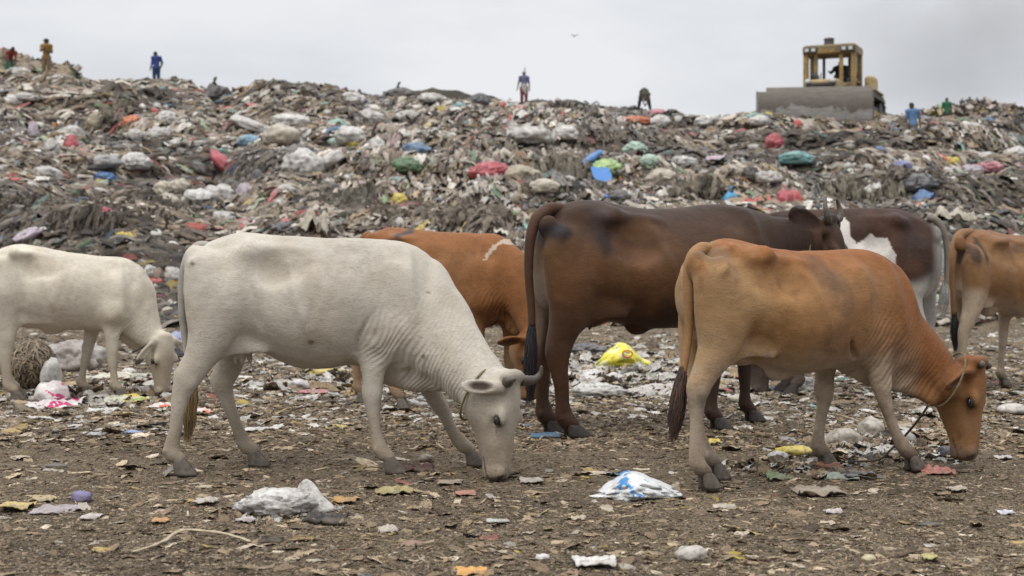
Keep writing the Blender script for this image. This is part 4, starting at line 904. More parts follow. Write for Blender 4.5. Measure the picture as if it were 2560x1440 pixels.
# behind the crest: grassy old mound at the left, earth bank in the middle, distant heap at the right
def bank(name, pts, D, depth, mat, amp=.25, fr=.6, seed=1, n=160):
    """a heap whose crest follows pts (px,py) at distance D"""
    us = np.linspace(pts[0][0], pts[-1][0], n); py = np.interp(us, [p[0] for p in pts], [p[1] for p in pts]); zc = CH+(HZ-py)/F*D
    rows = np.linspace(-1, 1, 40); V = []
    for r_ in rows:
        Y = D+r_*depth; X = (us-CX)/F*D; prof = (1-abs(r_)**1.7)
        n_ = fbm(np.stack([X*fr, Y*fr+0*X, 0*X], -1), seed, 4); z = (zc-2.0)*1.0+(2.0+amp*n_)*prof-(1-prof)*5.5+.0
        V.append(np.stack([X+0*n_, Y+0*X, z], -1))
    V = np.concatenate(V); i = np.arange(39)[:, None]*n+np.arange(n-1)[None]; q = np.stack([i, i+1, i+1+n, i+n], -1).reshape(-1, 4)
    return tag(mesh_obj(name, V, q, mat), kind='structure'), V
MAT_EARTH = plain('dark_earth_bank', (.045, .040, .028), .95, .8, .5, .9, .2)
def mossy():
    m, t, b = nodes_of('overgrown_heap'); c = N(t, 'ShaderNodeTexCoord').outputs['Object']
    base = ramp(t, noise(t, .9, 5, .6, c), [(.35, (.20, .145, .085)), (.5, (.27, .22, .16)), (.58, (.06, .075, .025)), (.72, (.035, .05, .018))])
    t.links.new(mix(t, 1, base, ramp(t, noise(t, 5, 4, .7, c), [(.3, .5), (.7, 1.3)]), 'MULTIPLY'), b.inputs['Base Color']); b.inputs['Roughness'].default_value = 1; bump(t, b, noise(t, 4, 4, .7, c), .8, .3); return m
MAT_MOSS = mossy()
MH, VMH = bank('hill', [(-400, 110), (-60, 122), (0, 124), (40, 140), (90, 152), (140, 162), (175, 172), (195, 188), (205, 215), (240, 260)], 72, 5, MAT_MOSS, .5, .5, 3)
EB, VEB = bank('hill', [(900, 262), (1000, 238), (1060, 232), (1085, 222), (1130, 224), (1200, 236), (1300, 242), (1400, 250), (1470, 262), (1560, 285)], 74, 4, MAT_EARTH, .4, .6, 4)
FH, VFH = bank('hill', [(2180, 330), (2290, 292), (2330, 276), (2370, 266), (2420, 258), (2465, 259), (2510, 270), (2560, 292), (2640, 330), (2800, 380)], 78, 8, MAT_HEAP, .45, .5, 5)

# ---- templates of rubbish
def tmpl_sheet(rg, n=4, stretch=1.0, crumple=.3):
    a = np.linspace(-.5, .5, n); A, B = np.meshgrid(a, a); P = np.stack([A*stretch, B, 0*A], -1).reshape(-1, 3)
    P[:, 0] += rg.normal(0, .07, len(P)); P[:, 1] += rg.normal(0, .07, len(P))
    r = np.hypot(P[:, 0]/stretch, P[:, 1]); P[:, :2] *= (1-.25*(r > .6)[:, None]*rg.uniform(.3, 1, (len(P), 1)))
    P[:, 2] = fbm(P*3.2+rg.uniform(0, 50), 1, 2)*crumple+rg.normal(0, crumple*.16, len(P))-.25*crumple*r
    i = np.arange(n-1)[:, None]*n+np.arange(n-1)[None]; q = np.stack([i, i+1, i+1+n, i+n], -1).reshape(-1, 4); return P, q
def tmpl_strip(rg, n=6):
    """a rag hanging down the slope: x along, narrow y"""
    t = np.linspace(0, 1, n); w = .060*(1+.5*rg.normal(0, .5, n).clip(-1, 1)); y0 = np.cumsum(rg.normal(0, .05, n)); z = .10*np.sin(t*math.pi)*rg.uniform(.3, 1.6)+rg.normal(0, .03, n)
    P = np.concatenate([np.stack([t-.5, y0-w, z-.03], 1), np.stack([t-.5, y0, z+.05*rg.uniform(.2, 1.5)], 1), np.stack([t-.5, y0+w, z-.03], 1)])
    q = [(k*n+i, k*n+i+1, (k+1)*n+i+1, (k+1)*n+i) for k in (0, 1) for i in range(n-1)]; return P, np.array(q)[:, ::-1]
def tmpl_drape(rg):
    nx, ny = 8, 7; a = np.linspace(-.5, .5, nx); b = np.linspace(-.5, .5, ny); A, B = np.meshgrid(a, b); st = rg.uniform(.45, .95); ph = rg.uniform(0, 6)
    X = A*(1+.2*rg.normal(0, .5, (ny, 1))); Y = B*st*(1-.45*np.abs(A+.3*rg.uniform(-1, 1)))+.08*np.sin(A*5+ph); Z = .075*np.sin(B*16+ph+2.2*A+1.5*rg.uniform())*rg.uniform(.5, 1.2)+.11*np.cos(A*3.1)-.10*np.abs(B)*2*rg.uniform(.4, 1.2)+rg.normal(0, .012, A.shape)
    P = np.stack([X, Y, Z], -1).reshape(-1, 3); i = np.arange(ny-1)[:, None]*nx+np.arange(nx-1)[None]; return P, np.stack([i, i+1, i+1+nx, i+nx], -1).reshape(-1, 4)
def ico(sub):
    bm = bmesh.new(); bmesh.ops.create_icosphere(bm, subdivisions=sub, radius=1); V = np.array([v.co[:] for v in bm.verts]); T = np.array([[v.index for v in f.verts] for f in bm.faces]); bm.free(); return V, T
ICO = {k: ico(k) for k in (1, 2, 3, 4, 5)}
def tmpl_lump(rg, sub=2):
    V, T = ICO[sub]; s_ = rg.uniform(0, 90); r = 1+.35*fbm(V*1.4+s_, 2, 2)+.16*fbm(V*4+s_, 5, 2); return V*r[:, None]*.5*np.array([1.2, .9, .75]), T
rgT = np.random.default_rng(5)
TG = [tmpl_sheet(rgT, 7, rgT.uniform(.8, 1.6), rgT.uniform(.10, .30)) for _ in range(24)]
TS = [tmpl_sheet(rgT, 5, rgT.uniform(.8, 1.5), rgT.uniform(.2, .6)) for _ in range(30)]
TR = [tmpl_strip(rgT) for _ in range(24)]; TD = [tmpl_drape(rgT) for _ in range(30)]
TL = [tmpl_lump(rgT, 2) for _ in range(20)]
def flake(rg):
    n = rg.integers(5, 8); a = np.sort(rg.uniform(0, 2*math.pi, n)); r = rg.uniform(.3, .55, n); st = rg.uniform(1, 2.2)
    P = np.stack([np.cos(a)*r*st, np.sin(a)*r, rg.normal(0, .10, n)+.22*(np.cos(a)*r*st)**2*rg.choice([-1, 1])], 1)
    P = np.concatenate([[[0, 0, .05]], P]); T = np.array([(0, i+1, (i+1) % n+1) for i in range(n)]); return P, T
TF = [flake(rgT) for _ in range(40)]
def scatter(T, pos, ex, ez, size, color, rg, jitter=.06, zs=1.0):
    """place template T[k] at pos with x axis ex and normal ez"""
    k = rg.integers(0, len(T), len(pos)); Vs = []; Fs = []; Cs = []; off = 0
    for j, (P, Q) in enumerate(T):
        I_ = np.nonzero(k == j)[0]
        if not len(I_): continue
        X = ex[I_]; Z = ez[I_]; Y = np.cross(Z, X); Y /= np.linalg.norm(Y, axis=1)[:, None]+1e-9; X = np.cross(Y, Z)
        S = size[I_][:, None] if size.ndim == 1 else size[I_]
        W = pos[I_][:, None, :]+(P[None, :, 0:1]*X[:, None, :]*S[:, None, 0:1]+P[None, :, 1:2]*Y[:, None, :]*S[:, None, -1:]*1.0+P[None, :, 2:3]*zs*Z[:, None, :]*S[:, None, 0:1])
        nV = len(P); Fs.append((Q[None]+(np.arange(len(I_))*nV)[:, None, None]+off).reshape(-1, Q.shape[1])); Vs.append(W.reshape(-1, 3))
        c = color[I_][:, None, :]*(1+rg.normal(0, jitter, (len(I_), nV, 1))); Cs.append(c.reshape(-1, 3)); off += nV*len(I_)
    return np.concatenate(Vs), np.concatenate(Fs), np.clip(np.concatenate(Cs), 0, 1)
PAL = np.array([(.36, .34, .31), (.47, .45, .42), (.26, .23, .19), (.155, .130, .105), (.10, .085, .07), (.06, .052, .045), (.03, .028, .028), (.60, .59, .56), (.30, .24, .16), (.22, .175, .13),
                (.42, .10, .09), (.40, .16, .18), (.10, .20, .36), (.45, .36, .09), (.14, .24, .14), (.20, .36, .34), (.42, .34, .36), (.25, .28, .34), (.40, .19, .06), (.32, .40, .30)])
PW = np.array([15, 8, 20, 19, 15, 7, 3, 3, 8, 12, .95, 1.25, .8, 1.0, .9, .9, 1.6, 1.4, .45, .9]); PW = PW/PW.sum(); PAL = PAL*np.array([.96, .88, .79])
def pick(rg, n, w=PW): return PAL[rg.choice(len(PAL), n, p=w)]*rg.uniform(.75, 1.15, (n, 1))
def slope(x, y, e=.15):
    gx = (hill(x+e, y)-hill(x-e, y))/(2*e); gy = (hill(x, y+e)-hill(x, y-e))/(2*e); n = np.stack([-gx, -gy, np.ones_like(gx)], -1); n /= np.linalg.norm(n, axis=1)[:, None]
    d = np.stack([-gx, -gy, -(gx**2+gy**2)], -1); d /= np.linalg.norm(d, axis=1)[:, None]+1e-9; return n, d
def field(rg, n, y0, y1, u0=-330, u1=2900):
    n = int(n*1.15)
    """points even in the picture's width, denser near"""
    u = rg.uniform(u0, u1, n); y = np.exp(rg.uniform(math.log(y0), math.log(y1), n)); x = (u-CX)/F*y
    yr = np.interp(u, _ru, _rd); ok = y < yr+.6; return x[ok], y[ok], u[ok]
def frames(rg, x, y, tilt=.35, align=.75):
    n, _ = slope(x, y, .5); u = CX+F*x/y; ang = np.radians(-52*sstep(1500, 300, u)+50*sstep(1250, 2000, u))+1.1*vn2(x, y, .13, 61); zz0 = hill(x, y); dx, dy = np.sin(ang)*.5, -np.cos(ang)*.5; d = np.stack([dx, dy, hill(x+dx, y+dy)-zz0], -1); d /= np.linalg.norm(d, axis=1)[:, None]
    r = rg.normal(0, 1, (len(x), 3)); nn = n+tilt*r; nn /= np.linalg.norm(nn, axis=1)[:, None]
    e = d*align+rg.normal(0, 1, (len(x), 3))*(1-align)*.8; e /= np.linalg.norm(e, axis=1)[:, None]; return nn, e
rg = np.random.default_rng(21)
parts = []
cl = lambda x, y, f, s: vn2(x, y, f, s)
# rags and strips
for (n_, y0, y1, s0, s1) in ((42000, 25.0, 68, .20, .80), (26000, 25, 42, .12, .45)):
    x, y, u = field(rg, n_, y0, y1); nn, e = frames(rg, x, y, .30, .80); z = hill(x, y); sz = rg.uniform(s0, s1, len(x))*(.75+y/130)
    br = (u > 590) & (u < 890) & (y > np.interp(u, _ru, _rd)-6.5)
    c = pick(rg, len(x)); c[br] = np.array([.26, .17, .08])*rg.uniform(.4, 1.3, (br.sum(), 1)); dk = cl(x, y, .22, 31); c = c*np.where(dk > .06, .42, 1.05)[:, None]*(1+.55*cl(x, y, .5, 33))[:, None]
    pos = np.stack([x, y, z], 1)+nn*(.02+.05*rg.uniform(0, 1, len(x)))[:, None]
    parts.append(scatter(TR, pos, e, nn, np.stack([sz, sz*rg.uniform(.7, 1.5, len(x))], 1), c, rg))
# folded, draped plastic
for (n_, y0, y1, s0, s1) in ((30000, 25.0, 68, .18, .62), (18000, 25, 42, .10, .36)):
    x, y, u = field(rg, n_, y0, y1); nn, e = frames(rg, x, y, .30, .78); z = hill(x, y); sz = (s0+(s1-s0)*rg.uniform(0, 1, len(x))**1.6)*(.75+y/130)
    w3 = PW*np.where(np.arange(len(PW)) < 8, 1, .6); w3 = w3/w3.sum(); c = pick(rg, len(x), w3); pale = cl(x, y, .28, 35); m_ = (pale > -.05) & (rg.uniform(0, 1, len(x)) < .42); c[m_] = np.array([.56, .53, .48])*rg.uniform(.6, 1.1, (m_.sum(), 1)); dk = cl(x, y, .22, 31); c = c*np.where(dk > .08, .45, 1.05)[:, None]
    parts.append(scatter(TD, np.stack([x, y, z], 1)+nn*(.03+.05*rg.uniform(0, 1, len(x)))[:, None], e, nn, np.stack([sz, sz*rg.uniform(.6, 1.1, len(x))], 1), c, rg, .04))
# crumpled sheets and torn bags
for (n_, y0, y1, s0, s1) in ((50000, 25.0, 68, .07, .26), (30000, 25, 42, .05, .15)):
    x, y, u = field(rg, n_, y0, y1); nn, e = frames(rg, x, y, .6, .3); z = hill(x, y); sz = rg.uniform(s0, s1, len(x))*(.75+y/130)
    c = pick(rg, len(x)); pale = cl(x, y, .28, 35); w_ = (pale > .05) & (rg.uniform(0, 1, len(x)) < .62); c[w_] = np.array([.64, .61, .56])*rg.uniform(.7, 1.1, (w_.sum(), 1))
    pos = np.stack([x, y, z], 1)+nn*(.03+.07*rg.uniform(0, 1, len(x)))[:, None]
    parts.append(scatter(TS, pos, e, nn, sz, c, rg))
V, Q, C = parts[0][0], None, None
def join(ps):
    o = 0; Vs = []; Fs = {}; Cs = []
    for V, Q, C in ps: Vs.append(V); Fs.setdefault(Q.shape[1], []).append(Q+o); Cs.append(C); o += len(V)
    return np.concatenate(Vs), [np.concatenate(v) for v in Fs.values()], np.concatenate(Cs)
V, Q, C = join(parts); tag(mesh_obj('loose_garbage', V, Q, MAT_TRASH, color=C), kind='stuff')
# small knotted bags and lumps, too many to count
parts = []
for (n_, y0, y1, s0, s1) in ((9000, 25.5, 68, .08, .34), (6000, 25, 42, .05, .18)):
    x, y, u = field(rg, n_, y0, y1); cm = cl(x, y, .25, 35); ok = rg.uniform(-.45, .30, len(x)) < cm; x, y = x[ok], y[ok]
    nn, e = frames(rg, x, y, .3, .4); z = hill(x, y); sz = (s0+(s1-s0)*rg.uniform(0, 1, len(x))**2.2)*(.75+y/130)
    c = np.array([.60, .57, .52])*rg.uniform(.6, 1.15, (len(x), 1)); m_ = rg.uniform(0, 1, len(x)) < .4; c[m_] = pick(rg, m_.sum())
    parts.append(scatter(TL, np.stack([x, y, z], 1)+nn*sz[:, None]*.15, e, nn, sz, c, rg, .03))
V, Q, C = join(parts); tag(mesh_obj('rubbish_lumps', V, Q, MAT_TRASH, color=C), kind='stuff')
# rubbish on the distant heap
n_ = 6000; i = rg.integers(0, len(VFH), n_); P = VFH[i]+rg.normal(0, 1, (n_, 3))*np.array([.3, .3, .05]); P = P[(P[:, 1] < 79)]
nn = rg.normal(0, .5, P.shape)+np.array([0, -.5, 1]); nn /= np.linalg.norm(nn, axis=1)[:, None]; e = rg.normal(0, 1, P.shape); e /= np.linalg.norm(e, axis=1)[:, None]
i2 = rg.integers(0, len(VMH), 1500); P2 = VMH[i2]+rg.normal(0, 1, (1500, 3))*np.array([.2, .2, .04]); n2 = rg.normal(0, .5, P2.shape)+np.array([0, -.5, 1]); n2 /= np.linalg.norm(n2, axis=1)[:, None]
V, Q, C = scatter(TS, P, e, nn, rg.uniform(.15, .5, len(P)), pick(rg, len(P))*.95, rg)
e3 = rg.normal(0, 1, P2.shape); e3 /= np.linalg.norm(e3, axis=1)[:, None]
Vb, Qb, Cb = scatter(TS, P2, e3, n2, rg.uniform(.15, .45, len(P2)), pick(rg, len(P2)), rg)
V, Q, C = join([(V, Q, C), (Vb, Qb, Cb)]); tag(mesh_obj('distant_garbage', V, Q, MAT_TRASH, color=C), kind='stuff')

# ---- ground litter
parts = []
PG = np.array([1.08, .98, .85])*np.array([(.36, .30, .22), (.27, .215, .15), (.44, .385, .30), (.19, .15, .105), (.115, .09, .065), (.07, .055, .042), (.52, .48, .42), (.34, .27, .13), (.24, .19, .14), (.34, .34, .33), (.22, .10, .09), (.15, .2, .24), (.36, .30, .08)])
WG = np.array([18, 18, 13, 18, 13, 7, 5, 1.8, 15, 2, .3, .3, .4]); WG = WG/WG.sum()
def gpick(n, w=WG): return PG[rg.choice(len(PG), n, p=w)]*rg.uniform(.75, 1.15, (n, 1))
def gfield(n, y0, y1): n = int(n*1.16); u = rg.uniform(-420, 2980, n); y = 1/rg.uniform(1/y1, 1/y0, n); return (u-CX)/F*y, y
for (n_, y0, y1, s0, s1, tl) in ((120000, 4.1, 10, .003, .013, .35), (13000, 4.1, 14, .010, .036, .12), (34000, 8, 27, .012, .05, .2)):
    x, y = gfield(n_, y0, y1); z = gz(x, y); nn = np.array([0, 0, 1.])+tl*rg.normal(0, 1, (len(x), 3)); nn /= np.linalg.norm(nn, axis=1)[:, None]
    e = rg.normal(0, 1, (len(x), 3))*np.array([1.6, .7, .1]); e /= np.linalg.norm(e, axis=1)[:, None]
    cm = vn2(x, y, .8, 51); c = gpick(len(x))*(1+.5*cm)[:, None]; sz = rg.uniform(0, 1, len(x))**2*(s1-s0)+s0
    parts.append(scatter(TF, np.stack([x, y, z+sz*.12], 1), e, nn, np.stack([sz*1.7, sz*.42], 1), c, rg, zs=.7))
# crumbs and clods of mud
TC = [tmpl_lump(rgT, 1) for _ in range(16)]
for (n_, y0, y1, s0, s1) in ((60000, 4.1, 11, .004, .018), (26000, 9, 27, .01, .05)):
    x, y = gfield(n_, y0, y1); z = gz(x, y); nn = np.tile(np.array([0, 0, 1.]), (len(x), 1)); e = rg.normal(0, 1, (len(x), 3))*np.array([1, 1, .1]); e /= np.linalg.norm(e, axis=1)[:, None]
    sz = rg.uniform(0, 1, len(x))**2*(s1-s0)+s0; c = np.array([.20, .156, .108])*rg.uniform(.4, 1.5, (len(x), 1)); parts.append(scatter(TC, np.stack([x, y, z+sz*.1], 1), e, nn, sz, c, rg))
# bigger trampled plastic and paper
for (n_, y0, y1, s0, s1, thr) in ((3800, 4.2, 10, .015, .085, -.25), (12500, 7.0, 27, .03, .16, -.45), (11500, 7.0, 27, .02, .09, -.6)):
    x, y = gfield(n_, y0, y1); cm = vn2(x, y, .35, 52)+.35*sstep(9, 13, y); ok = (cm > thr+rg.uniform(0, .6, len(x))) & ((y0 < 6) | (rg.uniform(0, 1, len(x)) < .06+.94*sstep(7.5, 11.5, y+.8*cm))); x, y = x[ok], y[ok]
    z = gz(x, y); nn = np.array([0, 0, 1.])+.16*rg.normal(0, 1, (len(x), 3)); nn /= np.linalg.norm(nn, axis=1)[:, None]; e = rg.normal(0, 1, (len(x), 3))*np.array([1, .8, .1]); e /= np.linalg.norm(e, axis=1)[:, None]
    w2_ = WG*np.where(np.arange(len(WG)) >= 6, 3, 1)*np.where(y.mean() > 11, 1, 1); w2_ = w2_/w2_.sum(); c = gpick(len(x), w2_); far = (y > 8.8) & (rg.uniform(0, 1, len(x)) < .50); c[far] = np.array([.58, .55, .50])*rg.uniform(.6, 1.1, (far.sum(), 1)); cc = (y > 10) & (rg.uniform(0, 1, len(x)) < .12); c[cc] = pick(rg, cc.sum())
    sz = rg.uniform(0, 1, len(x))**1.6*(s1-s0)+s0; parts.append(scatter(TG, np.stack([x, y, z+sz*.04], 1), e, nn, np.stack([sz, sz*rg.uniform(.5, .9, len(x))], 1), c, rg, zs=np.float64(.55)))
# denser little heaps where the photograph shows them: under the tan cow, by the yellow bag, at the left
for (px, py, sx, sy, n_, s0, s1, pc) in ((2130, 1120, 130, 34, 420, .02, .10, .55), (2000, 1175, 170, 22, 260, .02, .08, .25), (1530, 930, 170, 34, 420, .04, .20, .75), (1600, 970, 200, 22, 260, .03, .14, .6), (1750, 930, 150, 50, 300, .04, .18, .5), (330, 985, 150, 26, 320, .03, .14, .45), (820, 960, 160, 40, 320, .03, .14, .4), (110, 1000, 120, 14, 160, .03, .12, .5), (2300, 1140, 110, 22, 160, .02, .08, .35), (700, 1290, 150, 22, 120, .01, .06, .2), (2380, 1060, 130, 30, 140, .02, .1, .4)):
    qx = px+rg.normal(0, sx*.55, n_); qy = py+rg.normal(0, sy*.55, n_); y = CH*F/(np.maximum(qy, 840)-HZ); x = (qx-CX)/F*y; z = gz(x, y)
    nn = np.array([0, 0, 1.])+.35*rg.normal(0, 1, (n_, 3)); nn /= np.linalg.norm(nn, axis=1)[:, None]; e = rg.normal(0, 1, (n_, 3))*np.array([1, .8, .1]); e /= np.linalg.norm(e, axis=1)[:, None]
    c = gpick(n_); m_ = rg.uniform(0, 1, n_) < pc; c[m_] = np.array([.56, .53, .48])*rg.uniform(.55, 1.1, (m_.sum(), 1)); m_ = rg.uniform(0, 1, n_) < .10; c[m_] = pick(rg, m_.sum()); sz = rg.uniform(0, 1, n_)**1.5*(s1-s0)+s0
    parts.append(scatter(TG, np.stack([x, y, z+sz*.16], 1), e, nn, np.stack([sz, sz*rg.uniform(.6, 1, n_)], 1), c, rg, zs=1.5))
V, Q, C = join(parts); tag(mesh_obj('ground_litter', V, Q, MAT_LITTER, color=C), kind='stuff')
# ================================================================== SINGLE PIECES OF RUBBISH
def hit(px, py, y0=23.0):
    ys = np.arange(y0, 90, .06); x = (px-CX)/F*ys; zr = CH+(HZ-py)/F*ys; z = hill(x, ys); k = np.nonzero(zr <= z)[0]
    return ys[k[0]] if len(k) else float(np.interp(px, _ru, _rd))
def film_mat(name, rough, spec, trans=0.0):
    m, t, b = nodes_of(name); a = N(t, 'ShaderNodeAttribute', attribute_name='Col'); c = N(t, 'ShaderNodeTexCoord').outputs['Object']
    n1 = noise(t, 7, 5, .6, c); n2 = noise(t, 34, 4, .7, c)
    col = mix(t, ramp(t, n1, [(.38, .04), (.72, .62)]), a.outputs['Color'], (.17, .14, .11)); col = mix(t, ramp(t, n2, [(.50, 0), (.66, .7)]), col, (.12, .095, .07))
    t.links.new(col, b.inputs['Base Color']); b.inputs['Roughness'].default_value = rough; b.inputs['Specular IOR Level'].default_value = spec
    p = bump(t, None, n2, .45, .012); bump(t, b, n1, .5, .03, p); return m
MAT_FILM = film_mat('dirty_plastic_film', .42, .4); MAT_CLOTH = film_mat('dirty_cloth', .9, .1); MAT_PAPER = film_mat('soiled_paper', .8, .15)
def regmask(t, n, x, reg, th):
    a = N(t, 'ShaderNodeMath', operation='SUBTRACT'); t.links.new(x, a.inputs[0]); a.inputs[1].default_value = reg[0]; b = N(t, 'ShaderNodeMath', operation='ABSOLUTE'); t.links.new(a.outputs[0], b.inputs[0])
    d = N(t, 'ShaderNodeMath', operation='MULTIPLY_ADD'); t.links.new(b.outputs[0], d.inputs[0]); d.inputs[1].default_value = -reg[1]; t.links.new(n, d.inputs[2]); return ramp(t, d.outputs[0], [(th, 0), (th+.02, 1)])
def printed(name, base, spots, reg=None):
    m, t, b = nodes_of(name); c = N(t, 'ShaderNodeTexCoord').outputs['Object']; col = base
    sx = N(t, 'ShaderNodeSeparateXYZ'); t.links.new(c, sx.inputs[0])
    for i, (cc, sc, th) in enumerate(spots): col = mix(t, ramp(t, noise(t, sc, 3, .55, c, stretch=(1, 1+i*.4, 1.3)), [(th, 0), (th+.025, 1)]) if not reg or i else regmask(t, noise(t, sc, 3, .55, c), sx.outputs[0], reg, th), col, cc)
    col = mix(t, ramp(t, noise(t, 30, 4, .7, c), [(.56, 0), (.66, .6)]), col, (.15, .12, .09))
    if hasattr(col, 'links'): t.links.new(col, b.inputs['Base Color'])
    b.inputs['Roughness'].default_value = .45; bump(t, b, noise(t, 22, 4, .6, c), .5, .02); return m
def draw_lump(V, s, crease=.10, lumpy=.22, fold=5):
    n = V/np.linalg.norm(V, axis=1)[:, None]
    r = 1+lumpy*fbm(n*1.5+s*3.1, s, 2)+crease*(1-2*np.abs(fbm(n*2.6+s*1.7, s+3, 3)))*.8+.05*fbm(n*9+s, s+5, 2)+crease*.55*(1-3*np.abs(fbm(n*6.5+s*2.3, s+9, 2)))
    return n*r[:, None]
def piece(kind, w_, h_, d_, seed):
    """returns V, faces for one crumpled thing of width w_, height h_, depth d_ standing on z=0, and the knot mesh or None"""
    rs = np.random.default_rng(seed); knot = None
    if kind in ('bag', 'tied', 'lump', 'stone'):
        V, T = ICO[4 if w_ > .25 else 3]; c_ = {'bag': .27, 'tied': .24, 'lump': .10, 'stone': .04}[kind]; V = draw_lump(V, seed % 97, c_, .28 if kind != 'stone' else .12)
        V = V*np.array([w_, d_, h_])*.5; V[:, 2] = np.where(V[:, 2] < -.3*h_, -.3*h_+(V[:, 2]+.3*h_)*.3, V[:, 2]); V[:, 2] -= V[:, 2].min(); F_ = [T]
        if kind == 'tied':
            ki = V[:, 2].argmax(); kp = V[ki]; P = [kp-np.array([0, 0, h_*.08]), kp+np.array([0, 0, h_*.10]), kp+np.array([.03*w_, 0, h_*.22]), kp+np.array([.10*w_, 0, h_*.34])]
            knot = tube(np.array(P), np.array([.16, .055, .10, .02])*min(w_, h_), 9)
    elif kind in ('sheet', 'film', 'rag'):
        n = 22; a = np.linspace(-.5, .5, n); A, B = np.meshgrid(a, a); th = np.arctan2(B, A); rr = np.maximum(np.abs(A), np.abs(B))
        out_ = 1-.28*rr*2*(.5+.5*fbm(np.stack([np.cos(th)*1.6, np.sin(th)*1.6, 0*th+seed], -1), seed, 3))
        X = A*out_*w_; Y = B*out_*d_; P3 = np.stack([A*3.0+seed, B*3.0, 0*A], -1)
        Z = h_*(.55*np.abs(fbm(P3, seed, 3))*1.8+.20*fbm(P3*3.1, seed+2, 2)+.35*np.exp(-((A-rs.uniform(-.2, .2))**2+(B-.05)**2)*18)*(kind != 'rag')); Z = np.maximum(Z, -.01)+.012
        X = X+.06*w_*fbm(P3*1.3+9, seed+4, 2); Y = Y+.08*d_*fbm(P3*1.3+3, seed+6, 2)
        V = np.stack([X, Y, Z], -1).reshape(-1, 3); i = np.arange(n-1)[:, None]*n+np.arange(n-1)[None]; F_ = [np.stack([i, i+1, i+1+n, i+n], -1).reshape(-1, 4)]
        th_ = .004 if kind != 'rag' else .012
        V2 = V-np.array([0, 0, th_]); m_ = len(V); rim = list(range(n))+[k*n+n-1 for k in range(1, n)]+[n*n-1-k for k in range(1, n)]+[k*n for k in range(n-2, 0, -1)]
        rq = np.array([(rim[k], rim[(k+1) % len(rim)], rim[(k+1) % len(rim)]+m_, rim[k]+m_) for k in range(len(rim))])[:, ::-1]
        F_ = [np.concatenate([F_[0], F_[0][:, ::-1]+m_, rq])]; V = np.concatenate([V, V2])
    elif kind == 'hang':      # a cloth hanging down a face
        nx, nz_ = 12, 20; a = np.linspace(-.5, .5, nx); b_ = np.linspace(0, 1, nz_); A, B = np.meshgrid(a, b_)
        fold = np.sin(A*16+seed+2*fbm(np.stack([A*2, B*1.2, 0*A+seed], -1), seed, 2)*3)
        X = A*w_*(.75+.35*fbm(np.stack([0*A, B*3, 0*A+seed], -1), seed+1, 2)+.1*(1-B)); Y = d_*(.5-.5*B)*-1+.10*w_*fold+.15*d_*fbm(np.stack([A*3, B*3, 0*A+seed], -1), seed, 2); Z = B*h_
        V = np.stack([X, Y, Z], -1).reshape(-1, 3); i = np.arange(nz_-1)[:, None]*nx+np.arange(nx-1)[None]; Q_ = np.stack([i, i+1, i+1+nx, i+nx], -1).reshape(-1, 4)
        V2 = V+np.array([0, .012, 0]); F_ = [np.concatenate([Q_, Q_[:, ::-1]+len(V)])]; V = np.concatenate([V, V2])
    return V, F_, knot
WORDS = dict(bag='plastic_bag', tied='tied_bag', lump='bundle', sheet='plastic_sheet', film='plastic_film', rag='rag', hang='hanging_cloth', stone='stone')
CATS = dict(bag='plastic bag', tied='garbage bag', lump='bundle', sheet='plastic sheet', film='plastic wrapper', rag='rag', hang='cloth', stone='stone')
COLS = dict(white=(.56, .54, .51), offw=(.46, .44, .41), cream=(.45, .40, .31), beige=(.34, .29, .22), grey=(.25, .25, .25), black=(.022, .024, .028), slate=(.05, .06, .075), blue=(.035, .17, .42), lblue=(.22, .42, .58), bgrey=(.14, .22, .30),
            red=(.50, .045, .05), crimson=(.42, .03, .06), orange=(.60, .14, .035), pink=(.45, .14, .18), lilac=(.42, .36, .42), yellow=(.60, .46, .04), green=(.05, .14, .05), lime=(.38, .56, .20), mint=(.36, .52, .42), teal=(.10, .30, .30), violet=(.17, .20, .45), khaki=(.32, .27, .18), maroon=(.20, .06, .07), brown=(.12, .08, .05), navy=(.02, .025, .06))
_pc = [100]
